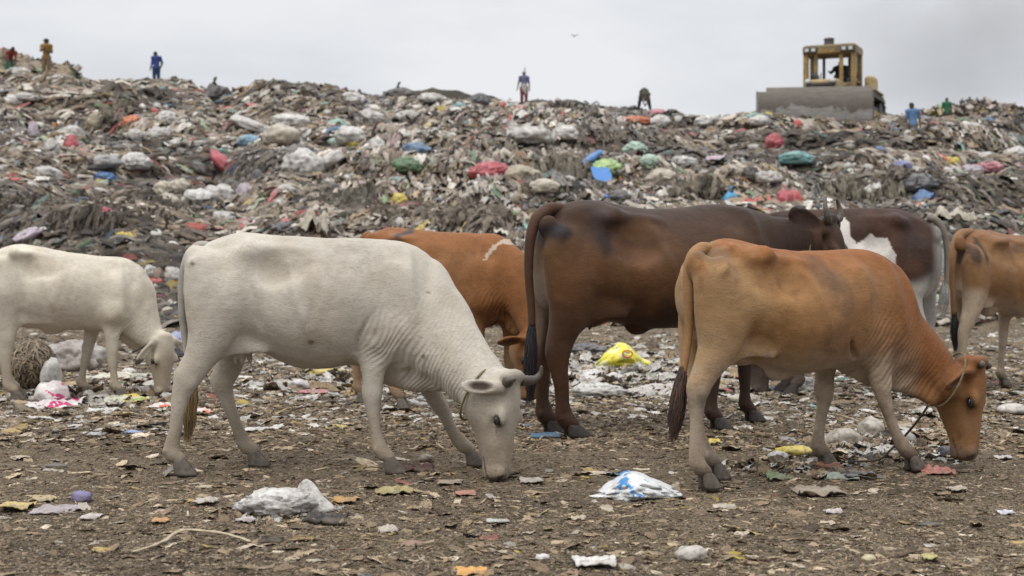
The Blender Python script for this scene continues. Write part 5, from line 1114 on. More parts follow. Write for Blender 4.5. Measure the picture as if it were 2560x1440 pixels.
def put(kind, px, py, w, h, col, label, name=None, cat=None, D=None, rot=0, tilt=0, group=None, mat=None, depth=None, z=None, sink=.06, prof=None):
    """px,py = middle of the thing in the picture, w,h its size in photo pixels"""
    _pc[0] += 1; sd_ = _pc[0]
    base_y = py+h*.5
    if D is None: D = hit(px, base_y) if base_y < 812 else CH*F/(base_y-HZ)
    s_ = D/F; W, H = w*s_, h*s_; dep = (depth if depth else min(W, H*2.2))
    if kind in ('sheet', 'film', 'rag') and depth is None: dep = W*.7
    if kind in ('sheet', 'film', 'rag') and D < 22: # flat things: the drawn height is mostly foreshortened depth
        dep = min(W*1.1, H*s_**0*D/CH*.8); H = min(H*.55, W*.28)
    if D > 22: W *= 1.05; H *= 1.15
    V, F_, knot = piece(kind, W, H, dep, sd_)
    if prof: pz = np.interp(V[:, 0]/W+.5, *zip(*prof)); V[:, 2] *= pz; V[:, 1] *= .45+.55*pz
    if tilt: 
        c_ = V.mean(0); a = math.radians(tilt); R_ = np.array([[math.cos(a), 0, math.sin(a)], [0, 1, 0], [-math.sin(a), 0, math.cos(a)]]); V = (V-c_)@R_+c_; V[:, 2] += 0
    if kind == 'hang':
        Dt = hit(px, py-h*.5); hh = max(.2, at(px, py-h*.5, Dt)[2]-at(px, base_y, D)[2]); k_ = V[:, 2]/V[:, 2].max(); V[:, 1] += (Dt-D)*k_-.12; V[:, 2] = k_*hh
    nm = name or WORDS[kind]; c = np.array(COLS[col] if isinstance(col, str) else col); c = c*.92+.08*c.mean()
    o = mesh_obj(nm, V, F_, mat or (MAT_CLOTH if kind in ('rag', 'hang') else MAT_FILM), color=np.tile(c, (len(V), 1))*(1+.12*fbm(V*6/max(W, .2), sd_, 2))[:, None])
    x, y, zz = at(px, base_y, D+dep*(.25 if D < 22 else -.05)); zz -= .22*H*(D > 22 and kind in ('bag', 'tied'))
    gz_ = float(gz(np.array([x]), np.array([y]))[0])
    zb = (gz_-H*sink if base_y > 812 else max(zz, gz_-.15)) if z is None else z
    o.location = (x, y, zb); o.rotation_euler = (0, 0, math.radians(rot))
    tag(o, label, cat or CATS[kind], group)
    if knot is not None and not tilt:
        mesh_obj('knot', knot[0], knot[1], MAT_FILM, o, color=np.tile(c*.9, (len(knot[0]), 1)))
    return o
G1 = 'bags and bundles showing on the garbage hill'
for a in [
 ('tied', 540, 229, 62, 42, 'black', 'black garbage bag on the skyline right of the person in blue'),
 ('bag', 560, 246, 58, 28, 'bgrey', 'blue grey bag just below the black bag on the skyline'),
 ('bag', 880, 242, 54, 28, 'white', 'white rounded bag on the crest above the brown topped heap'),
 ('tied', 995, 232, 66, 34, 'black', 'large black bag on the crest left of the white bag'),
 ('bag', 1077, 242, 48, 24, 'white', 'white bag on the crest beside the dark green bank'),
 ('bag', 940, 245, 46, 18, 'slate', 'flat slate grey bag on the crest between white and black bags'),
 ('bag', 1200, 247, 46, 32, 'slate', 'dark grey bag on the crest left of the person in maroon'),
 ('bag', 332, 300, 42, 30, 'orange', 'bright orange bag on the upper left slope'),
 ('bag', 415, 290, 42, 32, 'white', 'white bag up slope right of the orange bag'),
 ('bag', 235, 298, 30, 40, 'khaki', 'upright olive bag on the upper left slope'),
 ('bag', 180, 328, 54, 32, 'offw', 'pale bag just above the red bag with a white spot'),
 ('bag', 178, 358, 26, 44, 'crimson', 'small red upright bag on the left slope'),
 ('bag', 130, 365, 34, 42, 'offw', 'pale bag left of the small red upright bag'),
 ('bag', 83, 320, 22, 42, 'lilac', 'narrow grey lilac bag on the far left slope'),
 ('bag', 340, 333, 38, 28, 'offw', 'small pale bag below the orange bag'),
 ('bag', 395, 333, 46, 32, 'offw', 'pale leaning bag below right of the orange bag'),
 ('bag', 340, 397, 60, 40, 'white', 'white domed bag above the blue bag on the left'),
 ('lump', 622, 312, 84, 28, 'offw', 'long pale sausage shaped sack pointing up to the right', 'sack', 'sack', 0, -22),
 ('lump', 728, 302, 80, 32, 'white', 'long white sack lying level on the upper slope', 'sack', 'sack'),
 ('lump', 707, 342, 90, 50, 'cream', 'large cream domed sack on the middle of the upper slope', 'sack', 'sack'),
 ('bag', 624, 348, 46, 24, 'lblue', 'light blue bag left of the large cream sack'),
 ('lump', 558, 410, 84, 32, 'crimson', 'long dark red bag slanting down the slope', 'plastic_bag', 'plastic bag', 0, -45),
 ('lump', 510, 428, 62, 26, 'black', 'long black bag slanting beside the dark red one', 'plastic_bag', 'plastic bag', 0, -35),
 ('lump', 257, 408, 84, 34, 'grey', 'grey stiff sack lying over the blue bag', 'sack', 'sack', 0, 8),
 ('bag', 262, 440, 52, 26, 'blue', 'deep blue bag under the grey stiff sack'),
 ('bag', 116, 430, 62, 36, 'offw', 'pale rounded bag at far left above the dark hollow'),
 ('bag', 759, 397, 84, 54, 'white', 'big white bag in the middle of the left slope'),
 ('lump', 825, 402, 70, 36, 'offw', 'pale sack slanting down right of the big white bag', 'sack', 'sack', 0, 35),
 ('bag', 408, 467, 42, 36, 'cream', 'cream bag at upper left of the pale bag cluster'),
 ('bag', 446, 463, 44, 40, 'cream', 'cream bag at the top of the pale bag cluster'),
 ('bag', 422, 498, 46, 36, 'cream', 'cream bag at the bottom of the pale bag cluster'),
 ('bag', 492, 490, 62, 38, 'white', 'white bag in the middle of the pale bag cluster'),
 ('bag', 550, 480, 80, 48, 'offw', 'large pale bag at the right of the cluster'),
 ('bag', 613, 474, 34, 36, 'lilac', 'pale lilac bag hanging below a small black one'),
 ('bag', 643, 442, 24, 38, 'slate', 'small dark upright bag above the pale lilac one'),
 ('bag', 559, 541, 48, 34, 'offw', 'pale bag low on the slope above the white cow rump'),
 ('sheet', 776, 556, 96, 66, 'cream', 'large crumpled cream plastic sheet above the white cow back'),
 ('bag', 615, 545, 22, 15, 'orange', 'tiny orange scrap bag above the white cow rump'),
 ('bag', 606, 572, 15, 28, 'red', 'tiny red scrap bag touching the white cow back'),
 ('bag', 306, 588, 44, 24, 'yellow', 'faded yellow bag low on the left slope'),
 ('bag', 190, 611, 20, 18, 'yellow', 'tiny yellow bag above the left white cow'),
 ('lump', 67, 596, 78, 32, 'lilac', 'long pale lilac sack slanting behind the left white cow', 'sack', 'sack', 0, 38),
 ('bag', 260, 530, 36, 24, 'crimson', 'dark pink rag like bag on the lower left slope'),
 ('bag', 255, 574, 17, 30, 'crimson', 'thin dark pink bag hanging below the other pink one'),
 ('bag', 710, 566, 54, 26, 'slate', 'dark bag left of the crumpled cream sheet'),
 ('lump', 830, 470, 64, 24, 'black', 'long black bag lying over the edge of the fringe', 'plastic_bag', 'plastic bag', 0, -25),
 ('bag', 388, 701, 40, 20, 'red', 'red bag low behind the left white cow neck'),
 ('bag', 370, 674, 42, 28, 'offw', 'pale bag above left of the low red bag'),
 ('bag', 432, 684, 38, 42, 'offw', 'pale crumpled bag right of the low red bag'),
 ('bag', 417, 782, 34, 32, 'cream', 'cream bag with yellow stains at the foot of the slope'),
 ('bag', 444, 795, 22, 26, 'yellow', 'yellow bag at the foot of the slope by the cow tail'),
 ('bag', 837, 351, 26, 18, 'mint', 'small mint green bag on the middle slope'),
 ('bag', 886, 358, 36, 18, 'yellow', 'small golden yellow bag under a big white bag'),
 ('bag', 882, 334, 72, 40, 'white', 'big white knotty bag above the golden yellow one'),
 ('bag', 942, 364, 34, 40, 'white', 'white egg shaped bag left of the dusty blue sack'),
 ('bag', 1038, 372, 66, 34, (.07, .17, .30), 'dusty blue sack on the middle slope'),
 ('bag', 1020, 408, 60, 36, 'green', 'dark green bag just below the dusty blue sack'),
 ('bag', 1226, 421, 84, 40, 'crimson', 'large red bag above the orange cow and the white bundles'),
 ('bag', 1240, 441, 44, 28, 'white', 'small white bundle in front of the large red bag'),
 ('lump', 1305, 438, 84, 44, 'khaki', 'large khaki sack right of the large red bag', 'sack', 'sack'),
 ('lump', 1359, 468, 70, 32, 'cream', 'cream sack below right of the khaki sack', 'sack', 'sack'),
 ('lump', 1472, 404, 74, 20, (.03, .20, .55), 'blue twisted plastic strip running down to the blue bag', 'plastic_strip', 'plastic strip', 0, 42),
 ('hang', 1522, 452, 66, 84, (.03, .20, .55), 'torn bright blue sheet draped on the slope above the dark cow back'),
 ('lump', 1547, 494, 62, 32, 'black', 'black round rubbish lump just above the dark cow back'),
 ('bag', 1516, 411, 62, 42, 'lime', 'lime green bag above the torn blue bag'),
 ('bag', 1590, 368, 46, 30, 'mint', 'mint green bag up slope right of the lime bag'),
 ('bag', 1623, 397, 38, 26, 'mint', 'smaller mint bag below the first mint bag'),
 ('bag', 1706, 401, 62, 28, 'white', 'white bag with green tinge right of the mint bags'),
 ('bag', 1655, 437, 62, 34, 'cream', 'cream torn bag below the mint bags'),
 ('bag', 1304, 273, 52, 20, 'red', 'bright red bag at the feet of the person in maroon'),
 ('bag', 1590, 298, 56, 20, 'orange', 'orange red bag below the stooping person'),
 ('bag', 1643, 284, 44, 22, 'pink', 'pink bag right of the stooping person'),
 ('bag', 1646, 302, 46, 30, 'white', 'white bag between the orange red and pink bags'),
 ('bag', 1323, 332, 96, 42, 'offw', 'wide pale bag pile below the red bag on the crest'),
 ('bag', 1413, 328, 54, 32, 'white', 'white bag right of the wide pale bag'),
 ('bag', 1146, 267, 38, 22, 'teal', 'teal bag near the crest left of the person in maroon'),
 ('bag', 922, 293, 74, 38, 'offw', 'wide pale bag on the upper middle slope'),
 ('bag', 1020, 288, 50, 28, 'offw', 'pale bag right of the wide pale one on the upper slope'),
 ('hang', 1289, 553, 36, 84, 'slate', 'dark blue cloth hanging beside the dark cow rump'),
 ('hang', 1266, 543, 26, 90, 'grey', 'long grey cloth hanging left of the dark blue one'),
 ('hang', 1316, 556, 18, 60, 'crimson', 'red strip of cloth hanging at the dark cow tail'),
 ('bag', 998, 558, 22, 36, 'offw', 'small pale egg shaped bag above the orange cow back'),
 ('hang', 976, 528, 76, 44, 'maroon', 'dull maroon cloth hanging under the fringe edge'),
 ('bag', 998, 496, 34, 30, 'yellow', 'yellow bag at the top of the steep fringe'),
 ('bag', 998, 452, 34, 24, 'teal', 'teal bag above the yellow one on the terrace edge'),
 ('hang', 1027, 545, 16, 60, 'mint', 'pale green strip hanging above the orange cow'),
 ('sheet', 1596, 488, 44, 44, 'offw', 'pale torn sheet right of the black round lump'),
 ('bag', 1787, 401, 58, 28, (.45, .32, .40), 'mauve bag on the right slope'),
 ('bag', 1989, 391, 78, 30, 'teal', 'wide teal bag on the right slope below the blade'),
 ('bag', 1875, 430, 34, 34, 'black', 'black upright bag between two pale ones on the right slope'),
 ('bag', 1918, 437, 52, 30, 'offw', 'pale bag right of the black upright bag'),
 ('bag', 1851, 421, 38, 26, 'cream', 'cream bag left of the black upright bag'),
 ('tied', 1829, 494, 38, 36, (.01, .28, .55), 'vivid blue knotted bag above the dark cow hump'),
 ('bag', 1961, 493, 38, 44, 'crimson', 'left one of two red bags pressed together'),
 ('bag', 1986, 494, 34, 44, 'red', 'right one of two red bags pressed together'),
 ('bag', 2251, 411, 44, 24, 'violet', 'violet blue bag on the right slope'),
 ('bag', 2301, 455, 84, 40, 'slate', 'dark heap of cloth above the jeans blue bag'),
 ('bag', 2310, 494, 56, 42, (.05, .16, .36), 'jeans blue bag below the dark heap of cloth'),
 ('bag', 2192, 469, 48, 36, 'white', 'white bag above the pied cow rump'),
 ('sheet', 2392, 533, 124, 48, 'cream', 'wide cream sheet above the cow at the right edge'),
 ('bag', 2469, 413, 60, 26, 'pink', 'rose pink bag at the right edge of the slope'),
 ('bag', 2427, 421, 52, 24, 'lilac', 'pale lilac bag left of the rose pink bag'),
 ('bag', 2468, 391, 58, 24, 'offw', 'pale bag just above the rose pink bag'),
 ('bag', 2543, 378, 52, 28, 'white', 'white bag at the very right edge of the slope'),
 ('bag', 1994, 306, 18, 20, 'red', 'tiny red bag under the middle of the blade'),
 ('bag', 1980, 293, 30, 16, 'lblue', 'tiny blue scrap under the middle of the blade'),
 ('bag', 1937, 347, 36, 36, 'crimson', 'dull red bag on the slope below the blade'),
 ('bag', 1769, 300, 52, 26, 'white', 'white bag on the crest left of the bulldozer'),
 ('bag', 1900, 300, 46, 22, 'white', 'white bag under the left corner of the blade'),
 ('bag', 2106, 381, 36, 18, 'yellow', 'small faded yellow bag below the blade right side'),
 ('bag', 2380, 400, 36, 22, 'yellow', 'pale yellow bag right of the climbing person'),
 ('bag', 65, 240, 50, 22, 'offw', 'pale bag near the crest at far left'),
 ('bag', 32, 250, 40, 26, 'white', 'white bag at the left edge below the crest'),
 ('bag', 715, 470, 40, 22, 'offw', 'pale bag left of the long black bag'),
 ('bag', 870, 440, 34, 18, 'offw', 'small pale bag above the long black bag'),
 ]:
    kind, px, py, w_, h_, col, lab = a[:7]
    put(kind, px, py, w_, h_, col, lab, *(a[7:9] if len(a) > 7 else (None, None)), None, *(a[9:11] if len(a) > 9 else (0, 0)), group=G1)
put('bag', 47, 190, 46, 34, 'white', 'white sack between the feet of the person in red', 'sack', 'sack', D=59, z=at(47, 207, 59)[2])
put('sheet', 2353, 278, 60, 30, (.36, .30, .12), 'yellowish spill of rubbish below the person in green', D=74, z=at(2353, 292, 74)[2])

# ---- hanging fringes of rags on the steep faces (uncountable)
def fringe(px0, px1, py0, py1, n, col, seed, wmin=.03, wmax=.09):
    r_ = np.random.default_rng(seed); ps = []
    for i in range(n):
        px = r_.uniform(px0, px1); top = py0+r_.uniform(0, .35)*(py1-py0)+10*math.sin(px/19.0); D = hit(px, min(top+25, py1)); D -= .25+r_.uniform(0, .3); ln = (py1-top)*r_.uniform(.45, 1.05)*D/F
        a = np.array(at(px, top, D+.25)); k = 8; t_ = np.linspace(0, 1, k); ww = r_.uniform(wmin, wmax)*(.6+.5*np.sin(t_*2.6+r_.uniform(0, 1)))*(1-.5*t_)
        x = a[0]+np.cumsum(r_.normal(0, .02, k))+t_*r_.normal(0, .12); y = a[1]-.30*np.sin(t_*1.5)+r_.normal(0, .03, k); z = a[2]-t_*ln
        V = np.concatenate([np.stack([x-ww, y+.02, z], 1), np.stack([x, y-.03, z], 1), np.stack([x+ww, y+.02, z], 1)]); q = np.array([(g_*k+j, g_*k+j+1, (g_+1)*k+j+1, (g_+1)*k+j) for g_ in (0, 1) for j in range(k-1)])
        ps.append((V, q, np.tile(np.array(col)*r_.uniform(.25, 1.25), (len(V), 1))*(1+r_.normal(0, .05, (len(V), 1)))))
    return ps
ps = fringe(800, 930, 462, 600, 260, (.15, .135, .11), 1)+fringe(930, 1110, 500, 600, 230, (.17, .14, .11), 2)+fringe(1110, 1260, 500, 590, 220, (.18, .15, .12), 3)+fringe(1330, 1480, 390, 490, 200, (.19, .165, .13), 4)
ps += fringe(1640, 1800, 440, 520, 110, (.15, .13, .10), 5)+fringe(2210, 2340, 420, 470, 60, (.14, .12, .10), 6)+fringe(0, 560, 480, 640, 420, (.13, .11, .09), 7, .02, .06)+fringe(250, 330, 250, 320, 60, (.15, .13, .10), 8)+fringe(2260, 2370, 560, 770, 140, (.30, .285, .26), 9, .04, .10)+fringe(2060, 2260, 440, 530, 150, (.19, .17, .13), 10)
V, Q, C = join(ps); tag(mesh_obj('hanging_rags', V, Q, trash_mat('hanging_rag_cloth', .9, 9, .1), color=np.clip(C, 0, 1)), kind='stuff')

# ---- things lying on the flat ground
def gp(*a, **k): return put(*a, **k)
W_PRINT = printed('white_blue_print', (.56, .56, .55), [((.03, .20, .46), 11, .43), ((.60, .60, .58), 13, .60)], (-.05, 2.4))
Y_PRINT = printed('yellow_print', (.58, .52, .03), [((.62, .60, .30), 7, .56), ((.10, .14, .30), 12, .64)])
P_PRINT = printed('pink_print', (.52, .47, .45), [((.42, .02, .12), 4.5, .55), ((.60, .58, .56), 9, .60)])
R_PRINT = printed('red_print', (.50, .46, .42), [((.48, .10, .04), 16, .54), ((.55, .40, .1), 22, .62)])
GN_PRINT = printed('green_print', (.48, .46, .36), [((.16, .30, .07), 6, .54), ((.55, .42, .07), 9, .58)])
o = gp('bag', 696, 1256, 168, 60, 'white', 'big dirty white plastic bag lying in the foreground with an upright flap', depth=.24, sink=.02)
V, f, _ = piece('sheet', .16, .03, .13, 5)   # the flap: a curved cone of film
a = np.linspace(-1.0, 1.0, 14); b_ = np.linspace(0, 1, 12); A, B = np.meshgrid(a, b_)
Xf = .080*np.sin(A*1.5)*(1-.55*B**2)+.03-.055*B; Yf = -.075*np.cos(A*1.5)*(1-.6*B)+.03; Zf = .01+.135*B*(1-.35*np.abs(A-.15)**1.5)
n_ = 14; V = np.stack([Xf, Yf, Zf], -1).reshape(-1, 3)+.006*np.stack([fbm(np.stack([A*3, B*3, 0*A], -1), 4, 2)]*3, -1).reshape(-1, 3); i = np.arange(11)[:, None]*n_+np.arange(13)[None]; q = np.stack([i, i+1, i+1+n_, i+n_], -1).reshape(-1, 4)
fl = mesh_obj('flap', V, q, MAT_FILM, o, color=np.tile(np.array(COLS['white']), (len(V), 1))); sm = fl.modifiers.new('thickness', 'SOLIDIFY'); sm.thickness = .003; fl.location = (.135, .0, .0)
gp('rag', 815, 1288, 120, 40, 'black', 'black torn plastic lying beside the big white bag')
gp('film', 862, 1253, 70, 20, (.40, .22, .05), 'orange wrapper tucked behind the big white bag')
gp('bag', 1590, 1216, 186, 56, 'white', 'white plastic bag with blue print in front of the cows', mat=W_PRINT, depth=.38, sink=.03, prof=[(0, .25), (.15, .6), (.36, 1.08), (.5, 1.0), (.75, .8), (1, .45)])
gp('sheet', 1485, 1408, 122, 34, 'white', 'flat white pointed sheet at the bottom of the picture', mat=MAT_PAPER)
gp('sheet', 1178, 1430, 88, 26, (.55, .28, .07), 'orange card at the bottom edge', mat=MAT_PAPER, name='card', cat='card')
gp('sheet', 970, 1318, 58, 34, (.42, .38, .32), 'round cream scrap in the foreground middle', mat=MAT_PAPER)
gp('bag', 1725, 1387, 72, 36, (.44, .41, .37), 'crumpled pale wad at the bottom right of centre', name='paper_wad', cat='paper wad', mat=MAT_PAPER, depth=.09)
gp('bag', 1357, 1397, 30, 18, 'white', 'tiny white scrap left of the flat pointed sheet', name='paper_wad', cat='paper wad')
gp('sheet', 2048, 1222, 138, 44, (.30, .255, .20), 'wide muddy cream cloth flattened below the tan cow belly', mat=MAT_CLOTH)
gp('film', 1778, 1100, 50, 24, 'yellow', 'small yellow wrapper right of the tan cow hind legs')
gp('bag', 1985, 1127, 84, 28, 'yellow', 'yellow crumpled bag left of the tan cow front leg', depth=.08)
gp('rag', 1040, 1150, 100, 66, (.07, .03, .035), 'dark purple matted rag between the white cow front hooves', depth=.2)
gp('film', 515, 1250, 68, 26, (.42, .37, .32), 'pale torn scrap left of the big white bag')
gp('film', 228, 1293, 54, 18, (.42, .37, .33), 'pale curled scrap below the purple wrapper')
gp('bag', 203, 1244, 44, 30, (.14, .12, .28), 'purple folded wrapper at the left of the foreground', name='wrapper', cat='wrapper', depth=.06)
gp('film', 150, 1275, 130, 26, (.30, .25, .26), 'long muddy wrapper with violet end at lower left')
gp('film', 40, 1268, 90, 30, (.45, .33, .08), 'yellow film at the left edge of the foreground')
gp('film', 105, 1250, 66, 26, (.36, .28, .12), 'dull yellow film behind the long muddy wrapper')
gp('film', 400, 1305, 46, 12, (.42, .20, .05), 'small orange brown scrap below the white cow hind leg')
gp('stone', 140, 1167, 54, 13, (.05, .05, .05), 'dark narrow piece left of the white cow hind hoof', name='dark_scrap', cat='scrap')
gp('rag', 678, 1350, 66, 16, (.03, .027, .025), 'small black rag below the big white bag')
gp('film', 1030, 1360, 60, 20, (.22, .11, .06), 'brown dead leaf with a long stem in the foreground', name='leaf', cat='leaf')
gp('film', 1948, 1186, 74, 34, (.10, .15, .05), 'green leaf scrap under the tan cow')
gp('film', 2095, 1189, 110, 22, (.20, .26, .21), 'grey green flat plastic under the tan cow')
gp('sheet', 2150, 1186, 94, 26, 'slate', 'black flat plastic between the tan cow front hooves')
gp('bag', 2072, 1165, 60, 26, (.30, .10, .04), 'rust red scrap at the tan cow far front hoof', name='scrap', cat='scrap', depth=.07)
gp('film', 2340, 1165, 92, 46, (.40, .12, .09), 'red net bag in front of the tan cow hoof')
gp('bag', 2368, 1132, 46, 28, 'navy', 'dark blue rag at the tan cow muzzle', name='rag', cat='rag', depth=.07)
gp('stone', 2530, 1023, 72, 30, (.52, .48, .43), 'pale flat stone at the right edge')
gp('bag', 1860, 992, 70, 26, (.42, .37, .30), 'muddy pale lump behind the tan cow hind leg', name='paper_wad', cat='paper wad')
gp('bag', 2006, 961, 78, 34, (.42, .39, .35), 'pale lump seen under the tan cow belly', name='paper_wad', cat='paper wad')
gp('stone', 1600, 1024, 36, 16, (.42, .38, .32), 'small pale stone on bare mud between the cows')
o = gp('bag', 1548, 886, 124, 66, 'yellow', 'bright yellow printed bag under the dark cow belly', mat=Y_PRINT, depth=.5, sink=.15, prof=[(0, .35), (.25, .85), (.5, 1.08), (.75, 1.0), (1, .6)])
ev = []
for k in range(2):
    a = np.linspace(0, 2*math.pi, 17); P = np.stack([.05*np.cos(a)*(1-.2*k), 0*a, .035*np.sin(a)*(1-.4*k)], 1)+np.array([.06, -.0, 0]); ev.append(P)
x_ = o.data.vertices; vv = np.array([v.co[:] for v in x_]); fr_ = vv[(np.abs(vv[:, 0]-.06) < .03) & (vv[:, 2] > .6*vv[:, 2].max()) & (vv[:, 1] < 0)]; yy = fr_[:, 1].min()-.004 if len(fr_) else -.1; zz_ = vv[:, 2].max()*.66
V, f = tube(ev[0]+np.array([0, yy, zz_]), .007, 6); mesh_obj('printed_mark', V, f, plain('red_ink', (.5, .08, .02), .5), o)
gp('sheet', 1480, 922, 200, 52, 'white', 'wide crumpled white plastic in front of the yellow bag', depth=.9)
gp('sheet', 1590, 930, 110, 36, 'offw', 'pale plastic right below the yellow bag', depth=.5)
gp('bag', 1500, 976, 110, 34, (.50, .49, .46), 'white wad on the mud right of the dark cow hind leg', name='paper_wad', cat='paper wad', depth=.2)
gp('sheet', 1640, 966, 150, 26, (.45, .40, .37), 'pale strip of plastic behind the tan cow tail', depth=.5)
gp('rag', 1365, 1089, 84, 12, (.05, .16, .28), 'blue scrap under the dark cow hind hooves')
gp('bag', 1468, 872, 84, 28, 'slate', 'dark grey sack left of the yellow bag', name='sack', cat='sack', depth=.4)
gp('sheet', 140, 994, 152, 52, 'pink', 'white and dark pink printed bag in front of the left white cow', mat=P_PRINT, depth=.45)
gp('bag', 132, 982, 70, 60, 'white', 'peaked white plastic rising from the pink printed bag', mat=P_PRINT, depth=.3)
gp('sheet', 258, 1023, 84, 22, 'white', 'white folded paper below the left white cow front hooves', mat=MAT_PAPER)
gp('sheet', 318, 990, 120, 36, 'lime', 'green and yellow wrappers at the left cow muzzle', mat=GN_PRINT, depth=.4)
gp('film', 400, 1010, 60, 24, 'orange', 'white and orange printed scrap left of the white cow hock', mat=R_PRINT)
gp('film', 508, 1022, 60, 20, 'orange', 'orange and white printed scrap between the white cow hind legs', mat=R_PRINT)
gp('film', 125, 962, 130, 20, (.42, .25, .07), 'long orange sheet behind the pink printed bag', depth=.4)
gp('film', 335, 1079, 50, 14, (.20, .30, .48), 'small blue and white wrapper left of the white cow')
gp('film', 245, 1081, 50, 14, (.30, .30, .30), 'small grey wrapper beside the blue and white one')
gp('bag', 747, 964, 46, 26, (.50, .49, .48), 'white ball of plastic seen under the white cow belly', depth=.12)
gp('film', 785, 982, 84, 14, (.42, .10, .12), 'pink flat bag seen under the white cow belly', depth=.3)
gp('bag', 820, 930, 80, 20, (.45, .35, .04), 'yellow bag just under the white cow belly')
gp('film', 1028, 1000, 96, 26, (.50, .49, .47), 'white plastic behind the white cow front legs')
gp('film', 640, 1074, 66, 14, (.48, .46, .42), 'pale flat wrapper right of the white cow hind legs')
gp('film', 842, 1064, 56, 14, (.50, .40, .06), 'small yellow wrapper below the white cow belly')
gp('bag', 2108, 1092, 74, 46, (.38, .34, .28), 'muddy cream wad behind the tan cow front leg', name='paper_wad', cat='paper wad', depth=.12)
gp('bag', 2178, 1066, 60, 46, (.42, .38, .32), 'pale crumpled wad between the tan cow front legs', name='paper_wad', cat='paper wad', depth=.12)
gp('bag', 2260, 1092, 46, 34, (.42, .40, .37), 'pale wad behind the tan cow near front leg', name='paper_wad', cat='paper wad', depth=.1)
gp('bag', 1945, 1142, 46, 24, (.48, .47, .46), 'white wad beside the yellow crumpled bag', name='paper_wad', cat='paper wad', depth=.07)
gp('film', 2393, 1222, 54, 20, (.42, .36, .28), 'cream leaf shaped scrap below the tan cow head')
gp('bag', 2172, 1392, 30, 20, (.45, .38, .22), 'small round yellowish shell at lower right', name='shell', cat='shell')
gp('film', 2325, 1398, 46, 22, (.38, .34, .10), 'small yellow green scrap at lower right')
gp('film', 2083, 1277, 46, 18, (.50, .44, .44), 'small white and pink folded scrap at right')
gp('film', 2515, 1281, 44, 16, (.48, .48, .52), 'white scrap with a blue stalk at the right edge')
gp('stone', 2320, 1307, 60, 13, (.03, .028, .024), 'dark narrow clod right of centre foreground', name='clod', cat='clod')
gp('film', 1165, 1236, 60, 14, (.40, .16, .10), 'orange red wrapper below the white cow muzzle')
gp('film', 985, 1225, 104, 30, (.34, .28, .10), 'flattened dull yellow bag left of the white cow muzzle')
gp('film', 1330, 1200, 66, 20, (.36, .32, .27), 'muddy torn plastic right of the white cow muzzle')
gp('film', 2400, 1145, 20, 8, (.10, .03, .05), 'tiny dark red scrap by the tan cow muzzle')
gp('film', 2508, 1145, 46, 14, (.44, .40, .35), 'pale leaf shaped scrap right of the tan cow muzzle')
gp('film', 1810, 1262, 64, 18, (.44, .39, .31), 'pale oval scrap below the tan cow hind hoof')
gp('film', 1125, 1210, 70, 14, (.30, .24, .17), 'thin beige torn strip left of the muzzle')
gp('film', 1445, 1298, 44, 18, (.36, .30, .20), 'dull yellowish folded scrap in the centre foreground')
gp('film', 1245, 1305, 66, 10, (.36, .36, .33), 'thin grey torn wrapper in the centre foreground')
gp('film', 615, 1297, 50, 30, (.40, .37, .34), 'pale clump just below left of the big white bag')
gp('sheet', 300, 930, 160, 26, (.50, .46, .34), 'cream sheet behind the left cow front legs', depth=.7)
gp('bag', 322, 926, 30, 18, 'white', 'small white ball behind the left cow front leg')
gp('bag', 1065, 1148, 34, 20, (.28, .22, .16), 'muddy clump beside the purple rag', name='clod', cat='clod')
# brown hairy bale, sack and pale mound at the left
bD = 11.9
def bale():
    x, y, z = at(75, 952, bD+.25); root = empty('straw_bale', (x, y, 0)); tag(root, 'round brown bale of matted fibre beside a white sack behind the left cow', 'bale')
    V, T = ICO[4]; V = draw_lump(V, 12, .12, .15)*np.array([.17, .20, .19]); V[:, 2] -= V[:, 2].min(); mesh_obj('core', V, T, MAT_CLOTH, root, color=np.tile((.10, .075, .05), (len(V), 1)))
    r_ = np.random.default_rng(8); ps = []
    for i in range(2600):
        k = r_.integers(0, len(V)); p = V[k]; n = p-np.array([0, 0, .18]); n = n/np.linalg.norm(n); t_ = np.cross(n, r_.normal(0, 1, 3)); t_ /= np.linalg.norm(t_); t_[2] -= .5; L_ = r_.uniform(.03, .10)
        P = np.array([p, p+n*.014+t_*L_*.5, p+n*.006+t_*L_]); d = np.cross(n, t_)*.0035
        W = np.concatenate([P-d, P+d]); ps.append((W, np.array([(0, 1, 4, 3), (1, 2, 5, 4)]), np.tile(np.array((.16, .12, .075))*r_.uniform(.35, 1.9), (6, 1))))
    V, Q, C = join(ps); fb = mesh_obj('fibre', V, Q, MAT_HAIR, root, color=np.clip(C, 0, 1)); fb['kind'] = 'stuff'
bale()
gp('lump', 128, 898, 50, 96, 'offw', 'tall pale sack standing right of the brown bale', name='sack', cat='sack', D=11.9, depth=.2)
gp('bag', 190, 892, 120, 82, (.30, .27, .24), 'muddy grey lump of rubbish behind the left cow front legs', name='rubbish_heap', cat='rubbish heap', D=14.5, depth=.6, z=-.05)
gp('bag', 440, 840, 76, 62, (.22, .26, .42), 'pale blue sack behind the left white cow head', name='sack', cat='sack', D=17, depth=.5)
